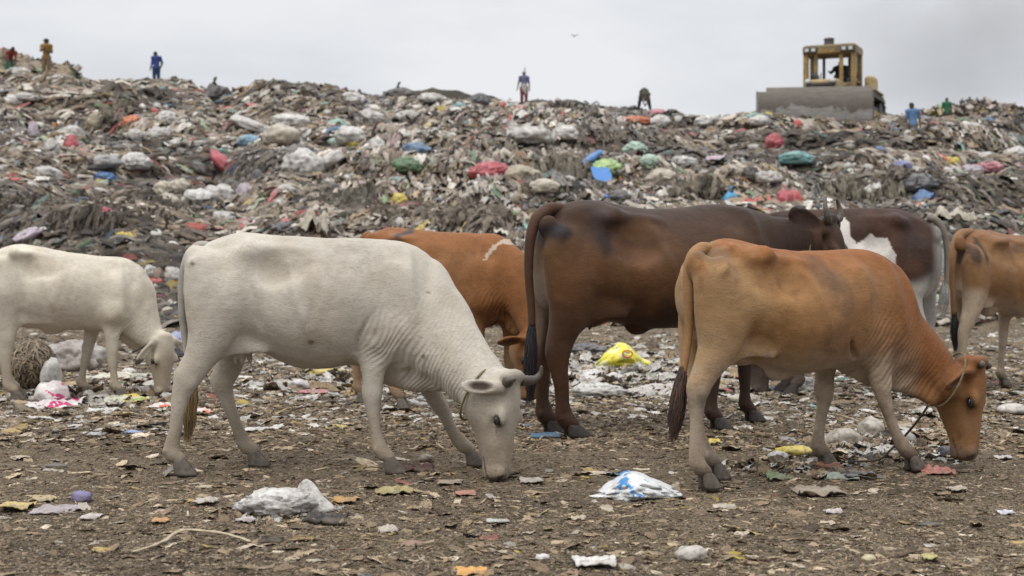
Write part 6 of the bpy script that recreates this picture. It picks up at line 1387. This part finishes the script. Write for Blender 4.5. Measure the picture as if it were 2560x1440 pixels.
# pale split palm frond / branch in the foreground and stems
def stick(name, pts, r0, r1, mat, label, cat, leaf=None):
    P = []
    for px, py, dz in pts:
        D = CH*F/(py-HZ); x, y, z = at(px, py, D); P.append((x, y, float(gz(np.array([x]), np.array([y]))[0])+dz))
    P = catmull(P, 5); R = np.linspace(r0, r1, len(P))*(1+.35*np.sin(np.linspace(0, 1, len(P))*math.pi)); V, f = tube(P, R, 8, .45); V = V+.004*np.stack([fbm(V*40, 1, 2), fbm(V*40, 2, 2), fbm(V*40, 3, 2)], 1)
    return tag(mesh_obj(name, V, f, mat), label, cat)
MW = plain('dry_pale_wood', (.38, .32, .22), .9, 30, .4, .6, .01); MB_ = plain('dry_brown_stem', (.22, .17, .09), .9, 40, .4, .5, .008)
stick('dry_branch', [(330, 1392, .012), (400, 1372, .018), (450, 1352, .03), (490, 1346, .03), (560, 1350, .02), (625, 1362, .012)], .006, .008, MW, 'long pale dry branch lying bent in the left foreground', 'branch')
stick('straw', [(800, 1352, .008), (880, 1354, .012), (960, 1362, .012), (1060, 1366, .012), (1150, 1356, .008)], .004, .003, MB_, 'thin dry stem lying through the brown leaf', 'stem')
stick('straw', [(1400, 1192, .01), (1440, 1200, .015), (1490, 1203, .01)], .006, .004, MB_, 'short yellowish stem left of the blue printed bag', 'stem')
stick('dry_branch', [(2060, 1040, .02), (2110, 1052, .03), (2160, 1066, .02)], .010, .007, MW, 'short pale stick between the tan cow front legs', 'branch')
stick('straw', [(1825, 1252, .008), (1880, 1250, .012), (1960, 1258, .008)], .003, .002, MW, 'thin straw right of the pale oval scrap', 'stem')

# ================================================================== SMOKE
def smoke():
    D = 170; x, y, z = at(2470, 60, D); V = ICO[3][0]*np.array([24, 16, 15]); o = mesh_obj('smoke', V, ICO[3][1], None); o.location = (x, y, z); tag(o, kind='stuff')
    m = bpy.data.materials.new('smoke_cloud'); m.use_nodes = True; t = m.node_tree; t.nodes.clear(); ou = t.nodes.new('ShaderNodeOutputMaterial'); pv = t.nodes.new('ShaderNodeVolumePrincipled'); pv.inputs['Color'].default_value = (.62, .62, .62, 1); pv.inputs['Anisotropy'].default_value = .3
    c = N(t, 'ShaderNodeTexCoord'); n = noise(t, .075, 4, .55, c.outputs['Object'], stretch=(1, 1, 1.1)); ln = N(t, 'ShaderNodeVectorMath', operation='LENGTH'); sc = N(t, 'ShaderNodeVectorMath', operation='DIVIDE'); sc.inputs[1].default_value = (24, 16, 15); t.links.new(c.outputs['Object'], sc.inputs[0]); t.links.new(sc.outputs[0], ln.inputs[0])
    r_ = ramp(t, n, [(.36, 0), (.80, 1)]); f_ = N(t, 'ShaderNodeMapRange'); f_.inputs['From Min'].default_value = 1; f_.inputs['From Max'].default_value = .3; f_.inputs['To Min'].default_value = 0; f_.inputs['To Max'].default_value = .095; t.links.new(ln.outputs['Value'], f_.inputs['Value'])
    mm = N(t, 'ShaderNodeMath', operation='MULTIPLY'); t.links.new(r_, mm.inputs[0]); t.links.new(f_.outputs[0], mm.inputs[1]); t.links.new(mm.outputs[0], pv.inputs['Density']); t.links.new(pv.outputs[0], ou.inputs['Volume']); o.data.materials.append(m)
smoke()

# one bird far off in the sky
bx = at(1436, 91, 120); V = np.array([(-.42, 0, .10), (-.20, -.07, .16), (0, -.09, .02), (.20, -.07, .15), (.42, 0, .08), (.20, .07, .13), (0, .22, .0), (-.20, .07, .14), (0, -.24, .03), (0, 0, .07), (0, 0, -.05)])
T = np.array([(0, 1, 7), (1, 2, 7), (2, 9, 7), (2, 9, 5), (2, 5, 3), (3, 5, 4), (8, 2, 9), (8, 10, 2), (7, 9, 6), (5, 6, 9), (6, 10, 7), (10, 6, 5), (2, 10, 5), (2, 7, 10)])
b_ = mesh_obj('bird', V, T, plain('bird_plumage', (.05, .045, .04), .8), smooth=False); b_.location = bx; tag(b_, 'single small dark bird flying in the open sky', 'bird')
# ================================================================== BULLDOZER
def dozer_paint(name, c1, c2, dirt, dth=.5, rough=.6, metal=0):
    m, t, b = nodes_of(name); c = N(t, 'ShaderNodeTexCoord').outputs['Object']
    n1 = noise(t, 1.6, 6, .65, c); n2 = noise(t, 8, 5, .7, c)
    col = ramp(t, n2, [(.35, c2), (.65, c1)]); col = mix(t, ramp(t, n1, [(dth-.08, 0), (dth+.12, .85)]), col, dirt)
    t.links.new(col, b.inputs['Base Color']); b.inputs['Roughness'].default_value = rough; b.inputs['Metallic'].default_value = metal; bump(t, b, n2, .3, .02); return m
M_YEL = dozer_paint('worn_yellow_paint', (.34, .215, .05), (.22, .14, .04), (.085, .068, .045), .46)
M_YELP = dozer_paint('faded_yellow_paint', (.42, .31, .13), (.32, .235, .10), (.12, .095, .065), .52)
M_STEEL = dozer_paint('scraped_blade_steel', (.20, .19, .18), (.12, .112, .105), (.065, .055, .047), .44, .5, .3)
def blade_mat():
    m, t, b = nodes_of('worn_blade'); c = N(t, 'ShaderNodeTexCoord').outputs['Object']; sx = N(t, 'ShaderNodeSeparateXYZ'); t.links.new(c, sx.inputs[0]); n1 = noise(t, 1.3, 6, .65, c); n2 = noise(t, 9, 5, .7, c, stretch=(.3, 1, 2))
    a = N(t, 'ShaderNodeMath', operation='MULTIPLY_ADD'); t.links.new(n1, a.inputs[0]); a.inputs[1].default_value = 1.3; t.links.new(sx.outputs[2], a.inputs[2])
    col = ramp(t, a.outputs[0], [(.55, (.40, .39, .38)), (1.05, (.30, .285, .27)), (1.45, (.15, .13, .11))]); col = mix(t, 1, col, ramp(t, n2, [(.3, .65), (.7, 1.2)]), 'MULTIPLY'); t.links.new(col, b.inputs['Base Color']); b.inputs['Roughness'].default_value = .5; b.inputs['Metallic'].default_value = .25; bump(t, b, n2, .3, .02); return m
M_BLADE = blade_mat()
M_DARK = dozer_paint('greasy_dark_steel', (.045, .042, .04), (.025, .024, .023), (.09, .075, .06), .6)
M_TRACK = dozer_paint('muddy_track_steel', (.16, .15, .14), (.09, .08, .07), (.12, .095, .07), .5, .8)
M_LAMP = plain('lamp_glass', (.5, .5, .48), .2, 20, .1)
def dozer():
    D = 50.0; px, py = 2040, 286; x, y, z = at(px, py, D); rz = math.radians(-24); root = empty('bulldozer', (x, y, z-.12), rz)
    tag(root, 'worn yellow bulldozer with a wide steel blade standing on top of the hill', 'bulldozer')
    def P(name, parts, mat, bev=.02, smooth=False, parent=None):
        V, f, _ = merge(parts); o = mesh_obj(name, V, f, mat, parent or root, smooth=smooth)
        if bev: bevel(o, bev)
        return o
    # blade: curved section extruded along x, stepped upper corners
    n = 18; s_ = np.linspace(0, 1, n); zz = -.12+s_*1.30; yy = .15*(1-np.sin(s_*math.pi*.92+.12))
    parts = []
    def slab(x0, x1, z1):
        k = zz <= z1+1e-6; a = np.stack([yy[k], zz[k]], 1); m = len(a); V = []
        for xx in (x0, x1):
            for off in (0, .06): V += [(xx, p[0]+off, p[1]) for p in a]
        V = np.array(V); q = []
        for i in range(m-1): q += [(i, i+1, 2*m+i+1, 2*m+i), (m+i, 3*m+i, 3*m+i+1, m+i+1), (i, m+i, m+i+1, i+1), (2*m+i, 2*m+i+1, 3*m+i+1, 3*m+i)]
        q += [(m-1, 2*m-1, 4*m-1, 3*m-1), (0, 2*m, 3*m, m)]; return V, [np.array(q)]
    bl = P('blade', [slab(-2.02, -1.72, .98), slab(-1.719, 1.96, 1.16)], M_BLADE, 0); bl.rotation_euler = (0, 0, math.radians(17))
    P('cutting_edge', [box(-2.04, 1.98, -.02, .02, -.20, -.06)], M_TRACK, .01, parent=bl)
    for xx in (-2.06, 1.96): P('end_plate', [box(xx, xx+.03, .0, .42, -.18, .98)], M_STEEL, .01, parent=bl)
    for xx in (-1.2, 0.0, 1.2): P('stiffener', [box(xx-.06, xx+.06, .36, .48, -.05, .95)], M_DARK, .01, parent=bl)
    for sg in (-1, 1):
        P('push_arm', [box(sg*1.78-.07, sg*1.78+.07, .75, 3.0, .05, .30)], M_YEL)
        # track: rounded loop
        a = np.concatenate([np.linspace(-math.pi/2, math.pi/2, 10)]); R = .56; L_ = 2.9; y0 = 1.2
        loop = [(y0+L_+R*math.cos(t), .44+R*math.sin(t)) for t in np.linspace(-math.pi/2, math.pi/2, 12)]+[(y0-R*math.cos(t), .44+R*math.sin(t)) for t in np.linspace(math.pi/2, -math.pi/2, 12)]
        m = len(loop); x0, x1 = sg*1.38-.26, sg*1.38+.26; V = []
        for xx in (x0, x1):
            for k in (1, .86): V += [(xx, y0+L_/2+(p[0]-y0-L_/2)*(1 if k == 1 else .955), .44+(p[1]-.44)*k) for p in loop]
        V = np.array(V); q = []
        for i in range(m): j = (i+1) % m; q += [(i, j, 2*m+j, 2*m+i), (m+i, 3*m+i, 3*m+j, m+j), (i, m+i, m+j, j), (2*m+i, 2*m+j, 3*m+j, 3*m+i)]
        tr = P('track', [(V, [np.array(q)])], M_TRACK, 0)
        # shoes with grousers along the loop
        lp = np.array(loop); lp = np.concatenate([lp, lp[:1]]); dl = np.r_[0, np.cumsum(np.linalg.norm(np.diff(lp, axis=0), axis=1))]
        for s0 in np.linspace(0, dl[-1], 40)[:-1]:
            p = np.array([np.interp(s0, dl, lp[:, 0]), np.interp(s0, dl, lp[:, 1])]); p2 = np.array([np.interp(s0+.02, dl, lp[:, 0]), np.interp(s0+.02, dl, lp[:, 1])]); t = p2-p; t /= np.linalg.norm(t)+1e-9; nn = np.array([t[1], -t[0]]); 
            if np.dot(nn, p-np.array([y0+L_/2, .44])) < 0: nn = -nn
            pts = [p-t*.075-nn*.002, p+t*.075-nn*.002, p+t*.075+nn*.03, p+t*.03+nn*.035, p+t*.02+nn*.09, p-t*.0+nn*.09, p-t*.01+nn*.035, p-t*.075+nn*.03]
            V = np.array([(xx, a_[0], a_[1]) for xx in (x0-.02, x1+.02) for a_ in pts]); q = [(i, (i+1) % 8, 8+(i+1) % 8, 8+i) for i in range(8)]
            f8 = np.array([list(range(7, -1, -1)), list(range(8, 16))]); mesh_obj('shoe', V, [np.array(q), f8], M_TRACK, tr, smooth=False)
        P('track_frame', [box(sg*1.38-.16, sg*1.38+.16, y0-.1, y0+L_+.1, .14, .62)], M_DARK)
        for yy_ in (y0, y0+L_):
            a = np.linspace(0, 2*math.pi, 19)[:-1]; V, f = tube(np.array([[sg*1.38-.2, yy_, .44], [sg*1.38+.2, yy_, .44]]), .46, 18); P('wheel', [(V, f)], M_DARK, 0, parent=tr)
        P('fender', [box(sg*1.38-.30, sg*1.38+.30, 2.2, 4.0, 1.12, 1.20)], M_YEL)
        V, f = tube(np.array([[sg*.55, .30, .65], [sg*.55, 1.5, 1.25]]), .07, 12); P('lift_cylinder', [(V, f)], M_DARK, 0, True)
    P('chassis', [box(-.62, .62, .8, 4.3, .25, .98)], M_DARK, .03)
    P('hood', [box(-.62, .62, .80, 2.35, .98, 1.46)], M_YELP, .08)
    P('radiator_grille', [box(-.50, .50, .74, .80, .45, 1.32)]+[box(-.48, .48, .715, .738, .50+k*.09, .53+k*.09) for k in range(9)], M_DARK, .0)
    for xx in (-.45, .45): V, f = tube(np.array([[xx, .66, 1.38], [xx, .80, 1.38]]), .09, 14); P('headlight', [(V, f)], M_LAMP, 0, True)
    P('cab_base', [box(-.82, .82, 2.35, 3.70, 1.0, 1.50)], M_YEL, .03)
    P('dashboard', [box(-.55, .35, 2.40, 2.60, 1.50, 1.66)], M_YELP, .03)
    # cab frame
    z0, z1 = 1.50, 2.58; posts = [(-.87, 2.38), (.87, 2.38), (-.87, 3.55), (.87, 3.55)]
    for (xx, yy_) in posts: P('cab_post', [box(xx-.09, xx+.09, yy_-.09, yy_+.09, z0-.4, z1)], M_YEL, .015)
    for xx in (-.50, .42): P('cab_post', [box(xx-.07, xx+.07, 2.34, 2.42, z0, z1)], M_YEL, .012)
    for xx in (-.45, .5): P('cab_post', [box(xx-.05, xx+.05, 3.51, 3.59, z0, z1)], M_DARK, .012)
    for xx in (-.87, .87): P('cab_rail', [box(xx-.05, xx+.05, 2.47, 3.46, z0+.02, z0+.12)], M_YEL, .012)
    P('roof', [box(-.98, .98, 2.26, 3.66, 2.58, 2.88)], M_YEL, .04); P('roof_top', [box(-.92, .92, 2.32, 3.60, 2.882, 2.92)], M_YELP, .02)
    P('roof_visor', [box(-.92, -.42, 2.21, 2.256, 2.62, 2.82)], M_DARK, .01); P('roof_visor', [box(.42, .92, 2.21, 2.256, 2.62, 2.82)], M_DARK, .01)
    for xx in (-.80, -.56, .55, .79): P('roof_lamp', [box(xx-.07, xx+.07, 2.14, 2.205, 2.66, 2.78)], M_LAMP, .01)
    V, f = tube(np.array([[-.10, 2.75, 2.92], [-.10, 2.75, 3.15]]), np.array([.20, .17]), 16); V2, f2 = tube(np.array([[-.10, 2.75, 3.15], [-.10, 2.75, 3.21]]), np.array([.21, .17]), 16)
    P('air_cleaner', [(V, f), (V2, f2)], M_DARK, 0, False)
    V, f = tube(np.array([[-.30, 1.3, 1.45], [-.30, 1.3, 1.78]]), .07, 12); P('exhaust_pipe', [(V, f)], M_DARK, 0, True)
    P('fuel_tank', [box(1.12, 1.48, 3.1, 4.0, 1.22, 1.80)], M_YELP, .10); P('rear_tank', [box(-.75, .75, 3.75, 4.2, .9, 1.75)], M_YELP, .08)
    P('seat', [box(.0, .55, 2.95, 3.29, 1.52, 1.75), box(.0, .55, 3.30, 3.44, 1.52, 2.25)], M_DARK, .05)
    for xx in (-.45, -.32): V, f = tube(np.array([[xx, 2.9, 1.5], [xx+.03, 2.85, 1.95]]), .02, 8); P('lever', [(V, f)], M_DARK, 0, True)
    P('control_box', [box(-.80, -.52, 2.75, 3.1, 1.50, 1.90)], M_DARK, .04)
    V, f = tube(np.array([[1.02, 2.2, 1.6], [1.06, 2.2, 2.5], [.94, 2.2, 2.62]]), .018, 8); P('mirror_arm', [(V, f)], M_DARK, 0, True)
    return root, (x, y, z)
DZ, dzp = dozer()

# ================================================================== PEOPLE
def cloth(name, c): return plain(name, c, .9, 14, .35, .5, .02, 0, .1)
M_SKIN = plain('brown_skin', (.085, .045, .03), .55, 20, .2, .1); M_HAIRB = plain('black_hair', (.012, .010, .009), .7, 60, .3)
def person(px, feet_py, D, label, J, shirt, lower, H=1.65, rz=0, kind='trousers', hat=None, h=.02, sleeves='short', group=None, low=True):
    x, y, z = at(px, feet_py, D); root = empty('person', (x, y, z), rz); tag(root, label, 'person', group); root.scale = (H/1.65,)*3
    base = dict(pel=(0, 0, .90), chest=(0, 0, 1.22), neck=(0, 0, 1.39), head=(0, -.01, 1.53), face=(0, -1, 0), shL=(-.17, 0, 1.34), elL=(-.23, .02, 1.08), wrL=(-.24, -.05, .84), shR=(.17, 0, 1.34), elR=(.23, .02, 1.08), wrR=(.24, -.05, .84), hipL=(-.09, 0, .87), knL=(-.10, -.02, .48), anL=(-.10, .02, .08), hipR=(.09, 0, .87), knR=(.10, -.02, .48), anR=(.10, .02, .08)); base.update(J); J = {k: np.array(v, float) for k, v in base.items()}
    def vol(): return Vol((-.75, -.95, -.03), (.75, .75, 1.78), h)
    face = J['face']/np.linalg.norm(J['face'])
    def core(v, g=0, torso=True):
        chain(v, [[*J['pel'], .105+g, .12+g*.6], [*((J['pel']+J['chest'])/2), .108+g, .10+g*.6], [*J['chest'], .118+g, .10+g*.6], [*((J['chest']+2*J['neck'])/3), .10+g, .10+g]], .05, I, 4)
        chain(v, [[*J['shL'], .062+g, .062+g], [*J['neck']-np.array([0, 0, .03]), .06+g, .06+g], [*J['shR'], .062+g, .062+g]], .05, I, 3)
    v = vol(); core(v)
    up = J['head']-J['neck']; up /= np.linalg.norm(up)
    chain(v, [[*J['neck']-up*.03, .052, .052], [*J['head']-up*.06, .05, .05]], .03, I, 2)
    sd_ = np.cross(face, up); sd_ /= np.linalg.norm(sd_); fw = np.cross(up, sd_); Rh = np.array([sd_, fw, up])
    ell(v, J['head'], (.074, .092, .108), Rh, .02); fr = Frame(J['head'], Rh); sgn = 1 if fw@face > 0 else -1
    ell(v, (0, sgn*.045, -.065), (.048, .045, .05), None, .02, fr=fr); ell(v, (0, sgn*.098, -.015), (.014, .02, .022), None, .012, fr=fr)
    for s_ in (-1, 1): ell(v, (s_*.078, 0, -.01), (.010, .02, .03), None, .008, fr=fr); ell(v, (s_*.03, sgn*.092, .012), (.014, .012, .009), None, .006, True, fr=fr)
    ell(v, (0, sgn*.088, -.062), (.022, .010, .004), None, .004, True, fr=fr)
    for s_ in 'LR':
        chain(v, [[*J['sh'+s_], .055, .055], [*J['el'+s_], .040, .040], [*J['wr'+s_], .027, .027]], .03, I, 3)
        chain(v, [[*J['hip'+s_], .088, .088], [*J['kn'+s_], .056, .056], [*(J['kn'+s_]*.65+J['an'+s_]*.35), .055, .055], [*J['an'+s_], .036, .036]], .04, I, 3)
        a = J['an'+s_]; f2 = np.array([face[0], face[1], 0]); f2 /= np.linalg.norm(f2)+1e-6; b = a+f2*.14; b[2] = .025; a2 = a-f2*.03; a2[2] = .03; chain(v, [[*a2, .032, .034], [*b, .024, .036]], .03, I, 2)
        w_ = J['wr'+s_]; d = w_-J['el'+s_]; d /= np.linalg.norm(d); chain(v, [[*w_, .026, .026], [*(w_+d*.06), .032, .032]], .02, I, 2)
    V, Q = v.mesh(); parts = [(V, [Q])]
    for s_ in 'LR':     # five fingers per hand
        w_ = J['wr'+s_]; d = w_-J['el'+s_]; d /= np.linalg.norm(d); sd2 = np.cross(d, [1, .2, 0]); sd2 /= np.linalg.norm(sd2)+1e-6; nn = np.cross(d, sd2)
        for k, (o_, L_) in enumerate(((-.024, .066), (-.008, .076), (.008, .072), (.023, .056))):
            p = w_+d*.075+sd2*o_; parts.append(tube(np.array([p, p+d*L_*.5+nn*.006, p+d*L_*.85+nn*.022]), np.array([.0095, .0085, .006]), 7))
        p = w_+d*.03+sd2*.028; parts.append(tube(np.array([p, p+d*.03+sd2*.022, p+d*.058+sd2*.026]), np.array([.011, .010, .007]), 7))
    V, f, _ = merge(parts); mesh_obj('body', V, f, M_SKIN, root)
    # clothing
    v = vol(); core(v, .032)
    for s_ in 'LR':
        e = J['sh'+s_]+(J['el'+s_]-J['sh'+s_])*(.75 if sleeves == 'short' else 1.0); chain(v, [[*J['sh'+s_], .068, .068], [*e, .056, .056]], .03, I, 2)
        if sleeves == 'long': chain(v, [[*J['el'+s_], .048, .048], [*(J['wr'+s_]*.85+J['el'+s_]*.15), .042, .042]], .02, I, 2)
    if low: chain(v, [[*J['pel'], .125, .125], [*(J['pel']-np.array([0, 0, .07])), .128, .13]], .03, I, 2)
    ell(v, J['neck']+up*.05, (.07, .07, .06), None, .02, True); V, Q = v.mesh(); V = V+.008*np.stack([fbm(V*9, 1, 3), fbm(V*9, 2, 3), fbm(V*9, 3, 3)], 1); mesh_obj('shirt', V, Q, shirt, root)
    v = vol()
    if kind == 'trousers' or kind == 'shorts':
        for s_ in 'LR':
            k = J['kn'+s_]; a = J['an'+s_]+np.array([0, 0, .05]); nd = [[*J['hip'+s_], .108, .108], [*k, .080, .080]]+([[*(k*.5+a*.5), .074, .074], [*a, .064, .064]] if kind == 'trousers' else []); chain(v, nd, .04, I, 3)
    else:   # lungi: one wrapped skirt
        kk = (J['knL']+J['knR'])/2; sp = abs(J['knL'][0]-J['knR'][0])/2; lo = kk+((J['anL']+J['anR'])/2-kk)*.45
        chain(v, [[*(J['pel']), .125, .125], [*((J['pel']+kk)/2), .135+sp*.3, .13], [*kk, .125+sp*.5, .12], [*lo, .115+sp*.6, .12]], .03, I, 3)
    chain(v, [[*J['pel'], .112, .118], [*(J['pel']-np.array([0, 0, .06])), .12, .125]], .05, I, 2)
    V, Q = v.mesh(); V = V+.010*np.stack([fbm(V*np.array([10, 10, 4]), 4, 3), fbm(V*np.array([10, 10, 4]), 5, 3), 0*V[:, 0]], 1); mesh_obj('trousers' if kind != 'lungi' else 'wrap_skirt', V, Q, lower, root)
    v = vol(); ell(v, fr.out((0, -sgn*.012, .018)), (.081, .098, .105), Rh, .01); ell(v, fr.out((0, sgn*.085, -.035)), (.075, .075, .085), Rh, .01, True)
    V, Q = v.mesh(); mesh_obj('hair', V, Q, M_HAIRB, root)
    return root, J, fr, sgn
person(30, 200, 59, 'person in red shirt and green wrap skirt bending over a white sack', dict(pel=(-.12, .05, .86), chest=(.0, -.22, 1.08), neck=(.12, -.36, 1.17), head=(.19, -.46, 1.22), face=(.2, -.6, -.8), shL=(-.06, -.34, 1.10), shR=(.22, -.22, 1.12), elL=(-.02, -.42, .84), wrL=(.06, -.46, .60), elR=(.28, -.34, .84), wrR=(.26, -.44, .62), hipL=(-.20, .04, .82), hipR=(-.04, .06, .82), knL=(-.18, -.06, .45), knR=(.02, -.05, .45), anL=(-.20, .04, .08), anR=(.04, .05, .08)), cloth('red_shirt', (.20, .05, .035)), cloth('green_wrap', (.03, .10, .06)), kind='lungi', H=1.62)
r, J, fr, sg = person(116, 197, 60, 'person in mustard shirt and cap standing, arms folded, near the left edge', dict(face=(-.8, -.5, -.1), elL=(-.19, -.14, 1.12), wrL=(-.02, -.24, 1.20), elR=(.22, .02, 1.08), wrR=(.06, -.2, 1.13)), cloth('mustard_shirt', (.23, .135, .045)), cloth('tan_trousers', (.17, .12, .08)), H=1.70)
a = np.linspace(0, 2*math.pi, 17)[:-1]
v = Vol((-.3, -.3, 1.3), (.3, .3, 1.8), .015); ell(v, fr.out((0, 0, .05)), (.09, .105, .07), fr.R, .01); ell(v, fr.out((0, sg*.12, .035)), (.06, .07, .010), fr.R, .02); V, Q = v.mesh(); mesh_obj('cap', V, Q, cloth('dark_cap', (.04, .04, .04)), r)
person(391, 216, 66, 'person in blue shirt and dark blue trousers standing on the skyline', dict(face=(-.7, -.5, -.45), head=(-.045, -.02, 1.52), neck=(-.01, 0, 1.385), elL=(-.20, -.02, 1.07), wrL=(-.25, -.10, .82), elR=(.25, .08, 1.12), wrR=(.19, .12, .95)), cloth('blue_shirt', (.045, .06, .19)), cloth('dark_blue_trousers', (.025, .045, .09)), sleeves='long', H=1.63)
r, J, fr, sg = person(1310, 266, 66, 'person in grey blue shirt and maroon trousers with a pointed pale headcloth', dict(face=(-.2, -1, -.1), elL=(-.25, .02, 1.08), wrL=(-.30, -.04, .84), elR=(.24, .02, 1.06), wrR=(.25, -.04, .80)), cloth('grey_blue_shirt', (.13, .14, .22)), cloth('maroon_trousers', (.19, .045, .06)), H=1.64)
v = Vol((-.3, -.3, 1.2), (.3, .3, 2.0), .015); ell(v, fr.out((0, 0, .05)), (.092, .105, .085), fr.R, .01); chain(v, [[0, 0, 1.62, .08, .08], [.03, 0, 1.72, .05, .05], [.06, 0, 1.86, .012, .012]], .03); ell(v, (0, -.13, 1.50), (.07, .08, .09), None, .01, True); V, Q = v.mesh(); mesh_obj('headcloth', V, Q, cloth('pale_cloth', (.42, .43, .42)), r)
v = Vol((-.3, -.35, .3), (.35, .2, 1.1), .016); chain(v, [[0, -.12, .93, .13, .06], [.02, -.15, .78, .11, .04], [.07, -.16, .62, .05, .025], [.09, -.16, .55, .02, .02]], .02); V, Q = v.mesh(); mesh_obj('apron', V, Q, cloth('pale_apron', (.32, .31, .28)), r)
person(1611, 278, 62, 'person in dark clothes stooping with hands down on the crest', dict(pel=(0, .02, .92), chest=(0, -.26, .84), neck=(0, -.42, .66), head=(0, -.46, .50), face=(0, -.5, -.9), shL=(-.15, -.40, .70), shR=(.15, -.40, .70), elL=(-.14, -.48, .48), wrL=(-.06, -.50, .28), elR=(.12, -.48, .48), wrR=(.05, -.50, .28), hipL=(-.10, .04, .88), hipR=(.10, .04, .88), knL=(-.20, .02, .46), knR=(.20, .02, .46), anL=(-.26, .04, .08), anR=(.26, .04, .08)), cloth('olive_shirt', (.07, .07, .05)), cloth('charcoal_trousers', (.04, .04, .04)), H=1.62, low=False)
yD = 46.5
r, J, fr, sg = person(2282, 378, yD, 'person in sky blue top and brown wrap climbing the slope right of the bulldozer', dict(face=(-.6, -.6, -.3), head=(-.05, -.03, 1.52), wrL=(-.20, -.12, .88), elR=(.25, .05, 1.06)), cloth('sky_blue_top', (.11, .20, .33)), cloth('brown_wrap', (.13, .10, .08)), kind='lungi', H=1.60)
person(2367, 325, 71, 'person in green top standing behind the yellowish spill', dict(), cloth('green_top', (.04, .13, .07)), cloth('dull_trousers', (.06, .05, .05)), H=1.62, h=.028)
for px, py, lab in ((2405, 262, 'leftmost of four tiny figures on the far right heap'), (2424, 262, 'second from left of four tiny figures on the far right heap'), (2443, 262, 'third from left of four tiny figures on the far right heap'), (2461, 263, 'tallest and rightmost of four tiny figures on the far right heap')):
    person(px, py+28, 118+(px % 3)*6, lab, dict(elL=(-.2, -.1, 1.1), wrR=(.2, -.2, .95)), cloth('far_shirt', (.06, .065, .07)), cloth('far_trousers', (.045, .04, .04)), H=1.62 if px < 2450 else 1.72, h=.04, group='tiny figures on the far heap')
# operator seated in the cab
c_, s_ = math.cos(math.radians(-24)), math.sin(math.radians(-24)); lx, ly = .27, 3.12; wx, wy = dzp[0]+c_*lx-s_*ly, dzp[1]+s_*lx+c_*ly
r, J, fr, sg = person(1280, 671, 50, 'operator in dark clothes hunched on the bulldozer seat', dict(pel=(0, .05, .90), chest=(-.04, -.08, 1.16), neck=(-.02, -.16, 1.32), head=(.02, -.22, 1.43), face=(.2, -1, -.2), shL=(-.20, -.12, 1.26), shR=(.15, -.12, 1.28), hipL=(-.09, 0, .90), hipR=(.09, 0, .90), knL=(-.12, -.42, .92), knR=(.12, -.42, .92), anL=(-.12, -.50, .50), anR=(.12, -.50, .50), elL=(-.32, -.22, 1.10), wrL=(-.34, -.42, 1.10), elR=(.22, -.2, 1.06), wrR=(.2, -.42, 1.06)), cloth('dark_jacket', (.02, .022, .03)), cloth('dark_trousers', (.03, .03, .03)), sleeves='long', H=1.62, h=.024)
r.location = (wx, wy, dzp[2]-.12+1.70-.83); r.rotation_euler = (0, 0, math.radians(-24))
